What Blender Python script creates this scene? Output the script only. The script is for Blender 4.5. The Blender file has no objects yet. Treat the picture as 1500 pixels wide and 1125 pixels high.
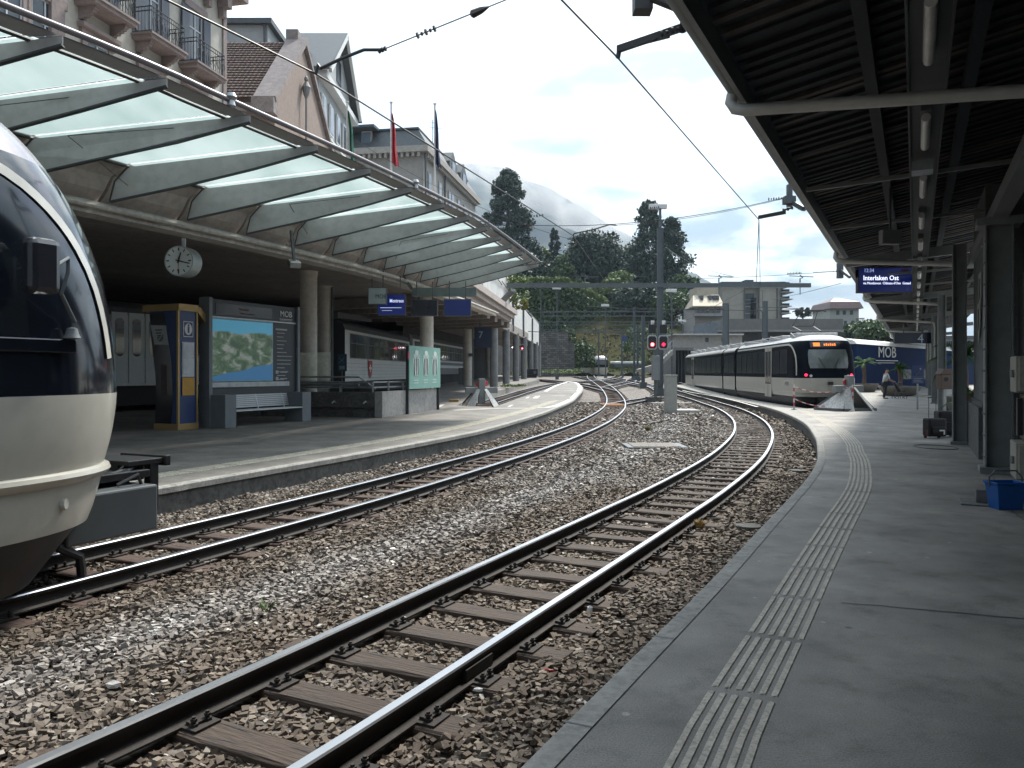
import bpy, math, random
import numpy as np
from mathutils import Vector, Matrix
random.seed(7); rng = np.random.default_rng(11)
S = bpy.context.scene; COL = S.collection
R = math.radians
# ---------------------------------------------------------------- camera, sky, sun, exposure
F, YH, CZ = 1155.0, 545.0, 1.55
cd = bpy.data.cameras.new('camera'); cam = bpy.data.objects.new('camera', cd); COL.objects.link(cam)
cd.sensor_width = 36.0; cd.lens = F / 1500 * 36; cd.shift_y = -17.5 / 1500
cd.clip_start = 0.05; cd.clip_end = 9000
cam.location = (0, 0, CZ); cam.rotation_euler = (R(90), 0, 0); S.camera = cam
SUN_AZ, SUN_EL = R(28), R(52)          # azimuth to the right of the view axis
w = bpy.data.worlds.new('World'); S.world = w; w.use_nodes = True
nt = w.node_tree; nt.nodes.clear(); N = nt.nodes.new; Lk = nt.links.new
out = N('ShaderNodeOutputWorld'); bg = N('ShaderNodeBackground'); Lk(bg.outputs[0], out.inputs[0])
sky = N('ShaderNodeTexSky'); sky.sky_type = 'NISHITA'; sky.sun_disc = False
sky.sun_elevation = SUN_EL; sky.sun_rotation = SUN_AZ
sky.air_density = 1.2; sky.dust_density = 1.5
tc = N('ShaderNodeTexCoord'); mp = N('ShaderNodeMapping'); Lk(tc.outputs['Generated'], mp.inputs[0])
mp.inputs['Scale'].default_value = (1.5, 1.5, 4.6); mp.inputs['Location'].default_value = (0.35, 0.2, 0.1)
nz = N('ShaderNodeTexNoise'); nz.inputs['Scale'].default_value = 2.3; nz.inputs['Detail'].default_value = 9; nz.inputs['Roughness'].default_value = .55
Lk(mp.outputs[0], nz.inputs['Vector'])
cr = N('ShaderNodeValToRGB'); cr.color_ramp.elements[0].position = .36; cr.color_ramp.elements[1].position = .5
Lk(nz.outputs['Fac'], cr.inputs[0])
nz2 = N('ShaderNodeTexNoise'); nz2.inputs['Scale'].default_value = 3.1; nz2.inputs['Detail'].default_value = 8
Lk(mp.outputs[0], nz2.inputs['Vector'])
cr2 = N('ShaderNodeValToRGB'); e = cr2.color_ramp.elements
e[0].position = .40; e[0].color = (3.3, 4.2, 4.9, 1); e[1].position = .60; e[1].color = (7.6, 7.9, 8.1, 1); q_ = e.new(.5); q_.color = (5.2, 5.9, 6.4, 1)
Lk(nz2.outputs['Fac'], cr2.inputs[0])
# the clouds are brighter towards the hidden sun
dotn = N('ShaderNodeVectorMath'); dotn.operation = 'DOT_PRODUCT'; Lk(tc.outputs['Generated'], dotn.inputs[0])
dotn.inputs[1].default_value = (math.sin(R(12)) * math.cos(R(32)), math.cos(R(12)) * math.cos(R(32)), math.sin(R(32)))
mr = N('ShaderNodeMapRange'); mr.inputs['From Min'].default_value = -.35; mr.inputs['From Max'].default_value = 1
mr.inputs['To Min'].default_value = .42; mr.inputs['To Max'].default_value = 1.12
Lk(dotn.outputs['Value'], mr.inputs['Value'])
# an overcast sky is about three times brighter overhead than at the horizon
sx_ = N('ShaderNodeSeparateXYZ'); Lk(tc.outputs['Generated'], sx_.inputs[0])
zr = N('ShaderNodeFloatCurve'); zc = zr.mapping.curves[0]; zc.points[0].location = (0, .19); zc.points[1].location = (1, .78); zc.points.new(.12, .235); zc.points.new(.30, .37); zc.points.new(.5, .52); zr.mapping.update()
Lk(sx_.outputs['Z'], zr.inputs['Value'])
m3 = N('ShaderNodeMath'); m3.operation = 'MULTIPLY'; Lk(mr.outputs[0], m3.inputs[0]); Lk(zr.outputs[0], m3.inputs[1])
m4_ = N('ShaderNodeMath'); m4_.operation = 'MULTIPLY'; Lk(m3.outputs[0], m4_.inputs[0]); m4_.inputs[1].default_value = 2.0
vm = N('ShaderNodeVectorMath'); vm.operation = 'SCALE'; Lk(cr2.outputs[0], vm.inputs[0]); Lk(m4_.outputs[0], vm.inputs['Scale'])
mx = N('ShaderNodeMix'); mx.data_type = 'RGBA'; Lk(cr.outputs[0], mx.inputs['Factor'])
Lk(sky.outputs[0], mx.inputs['A']); Lk(vm.outputs[0], mx.inputs['B'])
Lk(mx.outputs['Result'], bg.inputs[0]); bg.inputs[1].default_value = 0.15
sd = bpy.data.lights.new('sun', 'SUN'); sd.energy = 3.5; sd.angle = R(10); sd.color = (1, .95, .87)
so = bpy.data.objects.new('sun', sd); COL.objects.link(so)
so.rotation_euler = (R(90) - SUN_EL, 0, -SUN_AZ + math.pi)   # sun ahead of the camera, to the right
sun_dir = Vector((math.sin(SUN_AZ) * math.cos(SUN_EL), math.cos(SUN_AZ) * math.cos(SUN_EL), math.sin(SUN_EL)))
so.rotation_euler = sun_dir.to_track_quat('Z', 'Y').to_euler()
S.view_settings.view_transform = 'Standard'; S.view_settings.look = 'None'
S.view_settings.exposure = 1.0; S.view_settings.gamma = 1
try:
    S.cycles.max_bounces = 7; S.cycles.volume_bounces = 0; S.cycles.transparent_max_bounces = 12
    S.cycles.use_denoising = True; S.cycles.caustics_reflective = False; S.cycles.caustics_refractive = False
except Exception: pass

# ---------------------------------------------------------------- helpers
RZ = [0, 45, 55, 70, 90, 120, 160, 400]; RV = [0, 0, .12, .5, .85, 1.15, 1.4, 2.0]
def rise(Z): return float(np.interp(Z, RZ, RV))
def U(x, y, z0=0.0):
    lo, hi = 1., 400.
    for _ in range(50):
        m = (lo + hi) / 2
        if YH + F * (CZ - z0 - rise(m)) / m > y: lo = m
        else: hi = m
    return Vector(((x - 750) / F * m, m, z0 + rise(m)))
def A(x, y, Z): return Vector(((x - 750) / F * Z, Z, CZ + (YH - y) * Z / F))
DV = Vector((.455, .890, 0)); NV = Vector((.890, -.455, 0))
def P(s, l, z=0): v = DV * s + NV * l; return Vector((v.x, v.y, z))
def spline(pts, step=.5):
    pts = [Vector(p) for p in pts]; out = []
    for i in range(len(pts) - 1):
        p0 = pts[i - 1] if i else pts[0] * 2 - pts[1]; p1, p2 = pts[i], pts[i + 1]
        p3 = pts[i + 2] if i + 2 < len(pts) else p2 * 2 - p1
        n = max(1, int((p2 - p1).length / step))
        for k in range(n):
            t = k / n
            out.append(.5 * ((2 * p1) + (p2 - p0) * t + (2 * p0 - 5 * p1 + 4 * p2 - p3) * t * t + (3 * p1 - p0 - 3 * p2 + p3) * t ** 3))
    out.append(pts[-1]); return out
def normals(pl):
    r = []
    for i in range(len(pl)):
        a = pl[max(0, i - 1)]; b = pl[min(len(pl) - 1, i + 1)]; d = (b - a); d.z = 0; d.normalize()
        r.append(Vector((d.y, -d.x, 0)))      # points to the right
    return r
def offset(pl, o): return [p + n * o for p, n in zip(pl, normals(pl))]

# materials ---------------------------------------------------------
MATS = {}
def M(name, col, rough=.6, spec=None, metal=0., var=.18, scale=2.5, bump=0., bscale=40., stretch=None, emit=None, es=1., coat=0., trans=0., col2=None, dirt=0.):
    if name in MATS: return MATS[name]
    m = bpy.data.materials.new(name); m.use_nodes = True; t = m.node_tree; b = t.nodes['Principled BSDF']
    b.inputs['Roughness'].default_value = rough; b.inputs['Metallic'].default_value = metal
    if spec is not None: b.inputs['Specular IOR Level'].default_value = spec
    if coat: b.inputs['Coat Weight'].default_value = coat; b.inputs['Coat Roughness'].default_value = .08
    if trans: b.inputs['Transmission Weight'].default_value = trans
    c = t.nodes.new('ShaderNodeTexCoord'); mpn = t.nodes.new('ShaderNodeMapping'); t.links.new(c.outputs['Object'], mpn.inputs[0])
    if stretch: mpn.inputs['Scale'].default_value = stretch
    n = t.nodes.new('ShaderNodeTexNoise'); n.inputs['Scale'].default_value = scale; n.inputs['Detail'].default_value = 8; n.inputs['Roughness'].default_value = .62
    t.links.new(mpn.outputs[0], n.inputs['Vector'])
    rp = t.nodes.new('ShaderNodeValToRGB'); e = rp.color_ramp.elements
    e[0].position = .3; e[1].position = .7
    c2 = col2 if col2 else tuple(min(1, x * (1 + var)) for x in col)
    e[0].color = (*[x * (1 - var) for x in col], 1); e[1].color = (*c2, 1)
    t.links.new(n.outputs['Fac'], rp.inputs[0]); t.links.new(rp.outputs[0], b.inputs['Base Color'])
    if dirt:
        n3 = t.nodes.new('ShaderNodeTexNoise'); n3.inputs['Scale'].default_value = scale * 6; n3.inputs['Detail'].default_value = 6
        t.links.new(mpn.outputs[0], n3.inputs['Vector'])
        r3 = t.nodes.new('ShaderNodeValToRGB'); r3.color_ramp.elements[0].position = .45; r3.color_ramp.elements[1].position = .62
        r3.color_ramp.elements[0].color = (1, 1, 1, 1); r3.color_ramp.elements[1].color = (1 - dirt, 1 - dirt, 1 - dirt, 1)
        t.links.new(n3.outputs['Fac'], r3.inputs[0])
        mm = t.nodes.new('ShaderNodeMix'); mm.data_type = 'RGBA'; mm.blend_type = 'MULTIPLY'; mm.inputs['Factor'].default_value = 1
        t.links.new(rp.outputs[0], mm.inputs['A']); t.links.new(r3.outputs[0], mm.inputs['B']); t.links.new(mm.outputs['Result'], b.inputs['Base Color'])
    mrn = t.nodes.new('ShaderNodeMapRange'); mrn.inputs['To Min'].default_value = max(0.02, rough * .8); mrn.inputs['To Max'].default_value = min(1, rough * 1.25)
    t.links.new(n.outputs['Fac'], mrn.inputs['Value']); t.links.new(mrn.outputs[0], b.inputs['Roughness'])
    if bump:
        n2 = t.nodes.new('ShaderNodeTexNoise'); n2.inputs['Scale'].default_value = bscale; n2.inputs['Detail'].default_value = 5
        t.links.new(mpn.outputs[0], n2.inputs['Vector'])
        bp = t.nodes.new('ShaderNodeBump'); bp.inputs['Strength'].default_value = bump; bp.inputs['Distance'].default_value = .02
        t.links.new(n2.outputs['Fac'], bp.inputs['Height']); t.links.new(bp.outputs[0], b.inputs['Normal'])
    if emit:
        b.inputs['Emission Color'].default_value = (*emit, 1); b.inputs['Emission Strength'].default_value = es
    MATS[name] = m; return m

# mesh builder ------------------------------------------------------
class MB:
    def __init__(s): s.v = []; s.f = []; s.m = []
    def add(s, vs, fs, mi=0):
        o = len(s.v); s.v += [tuple(v) for v in vs]; s.f += [tuple(i + o for i in f) for f in fs]; s.m += [mi] * len(fs); return s
    def box(s, a, b, mi=0, M4=None):
        x0, x1 = sorted((a[0], b[0])); y0, y1 = sorted((a[1], b[1])); z0, z1 = sorted((a[2], b[2]))
        vs = [Vector(p) for p in ((x0, y0, z0), (x1, y0, z0), (x1, y1, z0), (x0, y1, z0), (x0, y0, z1), (x1, y0, z1), (x1, y1, z1), (x0, y1, z1))]
        if M4: vs = [M4 @ v for v in vs]
        return s.add(vs, [(0, 3, 2, 1), (4, 5, 6, 7), (0, 1, 5, 4), (1, 2, 6, 5), (2, 3, 7, 6), (3, 0, 4, 7)], mi)
    def beam(s, a, b, wd, ht, mi=0, up=Vector((0, 0, 1))):
        a, b = Vector(a), Vector(b); d = (b - a).normalized(); r = d.cross(up)
        if r.length < 1e-4: r = Vector((1, 0, 0))
        r.normalize(); u = r.cross(d); vs = []
        for p in (a, b):
            for i, j in ((-1, -1), (1, -1), (1, 1), (-1, 1)): vs.append(p + r * i * wd / 2 + u * j * ht / 2)
        return s.add(vs, [(0, 3, 2, 1), (4, 5, 6, 7), (0, 1, 5, 4), (1, 2, 6, 5), (2, 3, 7, 6), (3, 0, 4, 7)], mi)
    def tube(s, pts, r, n=8, mi=0, cap=True):
        pts = [Vector(p) for p in pts]; rs = r if isinstance(r, (list, tuple)) else [r] * len(pts)
        vs = []; fs = []; pu = None
        for i, p in enumerate(pts):
            d = (pts[min(i + 1, len(pts) - 1)] - pts[max(i - 1, 0)]).normalized()
            if pu is None: pu = Vector((0, 0, 1)) if abs(d.z) < .9 else Vector((1, 0, 0))
            a = d.cross(pu)
            if a.length < 1e-4: a = d.cross(Vector((0, 1, 0)))
            a.normalize(); pu = a.cross(d)
            for k in range(n):
                t = 2 * math.pi * k / n; vs.append(p + a * math.cos(t) * rs[i] + pu * math.sin(t) * rs[i])
        for i in range(len(pts) - 1):
            for k in range(n):
                k2 = (k + 1) % n; fs.append((i * n + k, i * n + k2, (i + 1) * n + k2, (i + 1) * n + k))
        if cap: fs += [tuple(range(n))[::-1], tuple((len(pts) - 1) * n + k for k in range(n))]
        return s.add(vs, fs, mi)
    def cyl(s, a, b, r, n=16, mi=0): return s.tube([a, b], r, n, mi)
    def prism(s, poly, z0, z1, mi=0):     # poly in plan, list of (x,y)
        n = len(poly); vs = [(p[0], p[1], z0) for p in poly] + [(p[0], p[1], z1) for p in poly]
        return s.add(vs, [tuple(range(n))[::-1], tuple(range(n, 2 * n))] + [(i, (i + 1) % n, n + (i + 1) % n, n + i) for i in range(n)], mi)
    def plate(s, poly, thick, mi=0):      # 3-D planar polygon given thickness vector
        n = len(poly); poly = [Vector(p) for p in poly]; t = Vector(thick)
        vs = poly + [p + t for p in poly]
        return s.add(vs, [tuple(range(n))[::-1], tuple(range(n, 2 * n))] + [(i, (i + 1) % n, n + (i + 1) % n, n + i) for i in range(n)], mi)
    def lathe(s, prof, c=(0, 0, 0), n=20, mi=0):
        vs = []; fs = []
        for r, z in prof:
            for k in range(n): t = 2 * math.pi * k / n; vs.append((c[0] + r * math.cos(t), c[1] + r * math.sin(t), c[2] + z))
        for i in range(len(prof) - 1):
            for k in range(n): k2 = (k + 1) % n; fs.append((i * n + k, i * n + k2, (i + 1) * n + k2, (i + 1) * n + k))
        return s.add(vs, fs, mi)
    def strip(s, a, b, mi=0):             # quads between two polylines
        n = len(a); return s.add(list(a) + list(b), [(i, i + 1, n + i + 1, n + i) for i in range(n - 1)], mi)
    def build(s, name, mats, parent=None, world=True, smooth=False, bevel=0.):
        me = bpy.data.meshes.new(name); vs = s.v
        if parent is not None and world:
            inv = WM(parent).inverted(); vs = [tuple(inv @ Vector(v)) for v in vs]
        me.from_pydata(vs, [], s.f); me.update()
        ml = mats if isinstance(mats, (list, tuple)) else [mats]
        for m in ml: me.materials.append(m)
        if len(ml) > 1: me.polygons.foreach_set('material_index', s.m)
        import bmesh
        bm = bmesh.new(); bm.from_mesh(me); bmesh.ops.recalc_face_normals(bm, faces=bm.faces); bm.to_mesh(me); bm.free()
        if smooth:
            for p in me.polygons: p.use_smooth = True
            try: me.set_sharp_from_angle(angle=R(40))
            except Exception: pass
        o = bpy.data.objects.new(name, me); COL.objects.link(o)
        if parent is not None: o.parent = parent
        if bevel:
            md = o.modifiers.new('bevel', 'BEVEL'); md.width = bevel; md.segments = 2; md.limit_method = 'ANGLE'; md.angle_limit = R(50)
        return o
def WM(o):
    m = o.matrix_basis.copy()
    while o.parent is not None: o = o.parent; m = o.matrix_basis @ m
    return m
def tag(o, label, cat, group=None, kind=None):
    if label: o['label'] = label
    if cat: o['category'] = cat
    if group: o['group'] = group
    if kind: o['kind'] = kind
    return o
def thing(name, label, cat, loc=(0, 0, 0), rz=0., group=None):
    o = bpy.data.objects.new(name, None); COL.objects.link(o); o.empty_display_size = .2
    o.location = loc; o.rotation_euler = (0, 0, rz); return tag(o, label, cat, group)
def struct(o): o['kind'] = 'structure'; return o
def stuff(o): o['kind'] = 'stuff'; return o
def part(mb, name, mat, parent, **k): return mb.build(name, mat, parent, **k)
def copytree(o, parent=None):
    c = o.copy(); COL.objects.link(c)
    if parent is not None: c.parent = parent
    for ch in [x for x in bpy.data.objects if x.parent == o]: copytree(ch, c)
    return c
FONTS = {}
def text(body, name, loc, rot, size, mat, parent, ext=.004, bold=0., align='CENTER', sx=1.):
    cu = bpy.data.curves.new(name, 'FONT'); cu.body = body; cu.size = size; cu.extrude = ext; cu.offset = bold
    cu.align_x = align; cu.align_y = 'CENTER'; cu.materials.append(mat); cu.resolution_u = 3
    o = bpy.data.objects.new(name, cu); COL.objects.link(o)
    m = Matrix.Translation(Vector(loc)) @ rot.to_4x4() @ Matrix.Diagonal((sx, 1, 1, 1))
    me = bpy.data.meshes.new_from_object(o); me.name = name; bpy.data.objects.remove(o); o = bpy.data.objects.new(name, me); COL.objects.link(o)
    if not me.materials: me.materials.append(mat)
    if parent is not None: o.parent = parent; m = WM(parent).inverted() @ m
    o.matrix_basis = m; return o
def face_rot(nrm):      # rotation whose +Z looks along nrm and +Y is up
    z = Vector(nrm).normalized(); x = Vector((0, 0, 1)).cross(z).normalized(); y = z.cross(x)
    return Matrix((x, y, z)).transposed()
def frame(o, xdir):     # local frame: x along xdir, y horizontal left of it, z up
    x = Vector(xdir); x.z = 0; x.normalize(); return Matrix.Translation(Vector(o)) @ Matrix(((x.x, -x.y, 0), (x.y, x.x, 0), (0, 0, 1))).to_4x4()

# shared materials
def asphalt(name, c0, c1):
    m = bpy.data.materials.new(name); m.use_nodes = True; t = m.node_tree; b = t.nodes['Principled BSDF']; b.inputs['Roughness'].default_value = .72; nd, lk = t.nodes.new, t.links.new
    c = nd('ShaderNodeTexCoord')
    def noise(sc, det=6, rg=.6): n = nd('ShaderNodeTexNoise'); n.inputs['Scale'].default_value = sc; n.inputs['Detail'].default_value = det; n.inputs['Roughness'].default_value = rg; lk(c.outputs['Object'], n.inputs['Vector']); return n
    a = noise(.55); r = nd('ShaderNodeValToRGB'); r.color_ramp.elements[0].position = .32; r.color_ramp.elements[1].position = .68; r.color_ramp.elements[0].color = (*c0, 1); r.color_ramp.elements[1].color = (*c1, 1); lk(a.outputs['Fac'], r.inputs[0])
    cur = r.outputs[0]
    def mul(fac_out, p0, p1, v0, v1):
        nonlocal cur
        q = nd('ShaderNodeMapRange'); q.inputs['From Min'].default_value = p0; q.inputs['From Max'].default_value = p1; q.inputs['To Min'].default_value = v0; q.inputs['To Max'].default_value = v1; lk(fac_out, q.inputs['Value'])
        v = nd('ShaderNodeVectorMath'); v.operation = 'SCALE'; lk(cur, v.inputs[0]); lk(q.outputs[0], v.inputs['Scale']); cur = v.outputs[0]
    g = noise(120, 4, .75); mul(g.outputs['Fac'], .3, .7, .55, 1.45)
    st = noise(3.2, 7, .7); mul(st.outputs['Fac'], .5, .72, 1, .62); st2 = noise(1.1, 5, .6); mul(st2.outputs['Fac'], .35, .65, .82, 1.15)
    vo = nd('ShaderNodeTexVoronoi'); vo.inputs['Scale'].default_value = 2.6; lk(c.outputs['Object'], vo.inputs['Vector']); mul(vo.outputs['Distance'], .045, .055, 1.75, 1)
    vo2 = nd('ShaderNodeTexVoronoi'); vo2.inputs['Scale'].default_value = 1.3; lk(c.outputs['Object'], vo2.inputs['Vector']); mul(vo2.outputs['Distance'], .03, .036, .5, 1)
    lk(cur, b.inputs['Base Color']); bp = nd('ShaderNodeBump'); bp.inputs['Strength'].default_value = .45; bp.inputs['Distance'].default_value = .006; lk(g.outputs['Fac'], bp.inputs['Height']); lk(bp.outputs[0], b.inputs['Normal']); return m
asph = asphalt('asphalt_dark', (.185, .174, .156), (.275, .258, .232))
asph2 = asphalt('asphalt_worn', (.135, .127, .114), (.195, .182, .163))
conc = M('concrete', (.27, .26, .24), .85, var=.25, scale=1.6, bump=.4, bscale=25, dirt=.2)
conc_d = M('concrete_dirty_shaded', (.11, .108, .10), .9, var=.45, scale=2.2, bump=.5, bscale=20, dirt=.35)
kerbm = M('kerb_stone', (.31, .30, .275), .85, var=.25, scale=3, bump=.5, bscale=50, dirt=.22)
steel_d = M('painted_steel_grey', (.10, .115, .12), .5, var=.2, scale=3, bump=.1)
galv = M('galvanised_steel', (.33, .35, .36), .42, metal=.7, var=.2, scale=5)
black = M('black_plastic', (.012, .013, .015), .4, var=.2)
white = M('white_paint', (.72, .72, .70), .45, var=.06, dirt=.08)
cream = M('cream_paint', (.43, .418, .365), .32, var=.06, scale=1.2, coat=.4, dirt=.06)
glassd = M('dark_glass', (.012, .016, .02), .06, var=.1, coat=.5)
glassb = M('window_glass', (.05, .065, .08), .08, var=.4, scale=.6)
rust = M('rusty_iron', (.10, .055, .035), .8, var=.4, scale=6, bump=.3)
navy = M('navy_paint', (.022, .048, .15), .35, var=.15)
# ---------------------------------------------------------------- tracks
T2C = [(-2.4, 1.8), (-1.83, 3), (-1.30, 4), (-.79, 5), (-.29, 6), (.72, 8), (1.72, 10), (2.70, 12), (4.06, 15), (5.28, 18), (6.71, 22), (7.91, 26), (8.92, 30), (9.95, 35), (10.77, 40), (11.61, 47), (12.22, 55), (12.62, 65), (12.9, 80), (13.2, 100)]
T1C = [(-7.9, -1), (-6.95, 1), (-6.0, 3), (-5.08, 5), (-4.58, 6), (-3.66, 8), (-2.80, 10), (-2.0, 12), (-.91, 15), (.12, 18), (1.34, 22), (2.41, 26), (3.34, 30), (4.34, 35), (5.20, 40), (6.19, 47), (7.09, 55), (7.94, 65), (8.9, 80), (10.2, 100), (13, 130), (17.5, 165)]
RT = -.2
def lift(pl, z0): return [Vector((p.x, p.y, z0 + rise(p.y))) for p in pl]
def line(pts, z0, step=.4): return lift(spline([(x, y, 0) for x, y in pts], step), z0)
rail_side = M('rail_side', (.020, .015, .012), .75, var=.4, scale=6, bump=.2)
rail_top = M('rail_top_polished', (.52, .53, .55), .34, metal=1, var=.02, scale=1)
wood = M('sleeper_wood', (.062, .043, .031), .8, var=.5, scale=7, bump=.8, bscale=12, stretch=(.35, 4, 4), dirt=.35)
wood2 = M('sleeper_wood_rusty', (.080, .050, .038), .85, var=.5, scale=6, bump=.8, bscale=12, stretch=(.35, 4, 4), dirt=.3)
PROF = [(-.062, 0), (-.062, .012), (-.016, .03), (-.009, .045), (-.009, .098), (-.034, .108), (-.035, .130), (-.027, .140), (.027, .140), (.035, .130), (.034, .108), (.009, .098), (.009, .045), (.016, .03), (.062, .012), (.062, 0)]
def rail(pl, off, parent):
    c = offset(pl, off); nn = normals(c); n = len(PROF); vs = []
    for p, q in zip(c, nn):
        for a, b in PROF: vs.append(p + q * a + Vector((0, 0, b - .14)))
    fs = []; mi = []
    for i in range(len(c) - 1):
        for k in range(n):
            k2 = (k + 1) % n; fs.append((i * n + k, i * n + k2, (i + 1) * n + k2, (i + 1) * n + k)); mi.append(1 if k in (6, 7, 8) else 0)
    mb = MB(); mb.v = vs; mb.f = fs; mb.m = mi
    o = mb.build('rail', [rail_side, rail_top], parent); return o
# sleeper prototypes (local: x along the sleeper, y along the track)
def sleeper_mesh(seed, m):
    r = random.Random(seed); mb = MB(); L = .92; nseg = 6; vs = []
    for i in range(nseg + 1):
        x = -L + 2 * L * i / nseg
        for y, z in ((-.115, -.13), (-.115, -.012), (-.1, 0), (.1, 0), (.115, -.012), (.115, -.13)):
            vs.append((x + r.uniform(-.01, .01), y + r.uniform(-.006, .006), z + r.uniform(-.005, .004)))
    fs = [(i * 6 + k, i * 6 + (k + 1) % 6, (i + 1) * 6 + (k + 1) % 6, (i + 1) * 6 + k) for i in range(nseg) for k in range(6)]
    fs += [tuple(range(6)), tuple(nseg * 6 + k for k in range(6))]
    # split cracks: thin dark grooves along the grain
    mb.add(vs, fs, 0)
    for _ in range(3):
        y = r.uniform(-.08, .08); x = r.uniform(-.5, .2); l = r.uniform(.2, .6)
        mb.add([(x, y - .003, .0015), (x + l, y + r.uniform(-.02, .02), .0015), (x + l * .5, y + .006, .0015)], [(0, 1, 2)], 1)
    o = mb.build('sleeper', [m, black], None); me = o.data; bpy.data.objects.remove(o); return me
SLM = [sleeper_mesh(k, wood) for k in range(4)]; SLR = [sleeper_mesh(k + 9, wood2) for k in range(4)]
def fastening_mesh():
    mb = MB(); mb.box((-.17, -.085, 0), (.17, .085, .014))
    for x, y in ((-.11, -.045), (-.11, .045), (.11, -.045), (.11, .045)):
        mb.cyl((x, y, .014), (x, y, .03), .024, 6); mb.cyl((x, y, .03), (x, y, .066), .011, 8); mb.cyl((x, y, .04), (x, y, .055), .019, 6)
    for sx in (-1, 1): mb.box((sx * .055, -.05, .014), (sx * .12, .05, .03))
    o = mb.build('rail_fastening', rail_side, None); me = o.data; bpy.data.objects.remove(o); return me
FAM = fastening_mesh()
def track(pl, label, meshes, nmax=100, start=0., detail=26, spacing=.62, rest=True):
    t = thing('railway_track', label, 'railway track', pl[0])
    rail(pl, -.535, t); rail(pl, .535, t)
    nn = normals(pl); acc = start; cnt = 0; far = MB()
    for i in range(len(pl) - 1):
        seg = (pl[i + 1] - pl[i]).length
        while acc < seg:
            p = pl[i].lerp(pl[i + 1], acc / seg); q = nn[i]; ang = math.atan2(q.y, q.x) + random.uniform(-.015, .015)
            acc += spacing + random.uniform(-.02, .02)
            if p.y < 1.5: continue
            if cnt < nmax:
                o = bpy.data.objects.new('sleeper', random.choice(meshes)); COL.objects.link(o); o.parent = t
                o.location = p - t.location + Vector((0, 0, -.143)) ; o.rotation_euler = (0, 0, ang)
                if cnt < detail:
                    for sx in (-.535, .535):
                        f = bpy.data.objects.new('rail_fastening', FAM); COL.objects.link(f); f.parent = o; f.location = (sx, 0, .001)
            elif rest:
                mt = Matrix.Translation(p + Vector((0, 0, -.143))) @ Matrix.Rotation(ang, 4, 'Z'); far.box((-.9, -.11, -.1), (.9, .11, 0), 0, mt)
            cnt += 1
        acc -= seg
    if far.v: stuff(far.build('sleeper', wood2, t))
    return t
def cut(pl, y0, y1): return [p for p in pl if y0 <= p.y <= y1]
T2 = line(T2C, RT, .35); T1 = line(T1C, RT, .35)
track(T2, 'near curving metre-gauge track beside the tactile-lined platform', SLM)
track(T1, 'curving track of rusty sleepers under the nose of the cream and blue train', SLR)
# bay track with the buffer stop, right-hand bay under the waiting train
T0C = [tuple(U(712, 590, RT).xy), tuple(U(745, 580, RT).xy), tuple(U(775, 571, RT).xy), tuple(U(805, 564, RT).xy), tuple(U(840, 559, RT).xy), tuple(U(880, 556.5, RT).xy), (14.5, 110), (19, 140)]
T0 = line(T0C, RT, .8)
track(T0, 'short bay track ending at the left buffer stop', SLR, 60, detail=0)
T3C = [(14.15 + .078 * (y - 35), y) for y in (32.5, 50, 75, 100)]
T3 = line(T3C, RT, .8)
track(T3, 'bay track under the waiting train by the right buffer stop', SLM, 60, detail=0)
XA = line([(5.6, 43), (7.3, 47.5), (9.3, 52), (11.3, 59), (12.4, 68), (12.85, 78)], RT, .6)
track(XA, 'diverging crossover track swinging right from the wooden crossing boards', SLR, 40, detail=0)
XB = line([(8.2, 68), (10.5, 76), (12.6, 84), (14.5, 95), (18, 112), (24, 135), (34, 175)], RT, .9)
track(XB, 'far track climbing away beside the stair ramp', SLR, 40, detail=0)
XC = line([(12.7, 66), (11.5, 80), (10.2, 96), (9.8, 118)], RT, .9)
track(XC, 'far crossover track heading to the distant train', SLR, 40, detail=0)
XD = line([(7.7, 62), (6.4, 76), (3.5, 92), (-2, 112)], RT, .9)
track(XD, 'far track bending left towards the white walled arcade', SLR, 40, detail=0)
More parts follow.
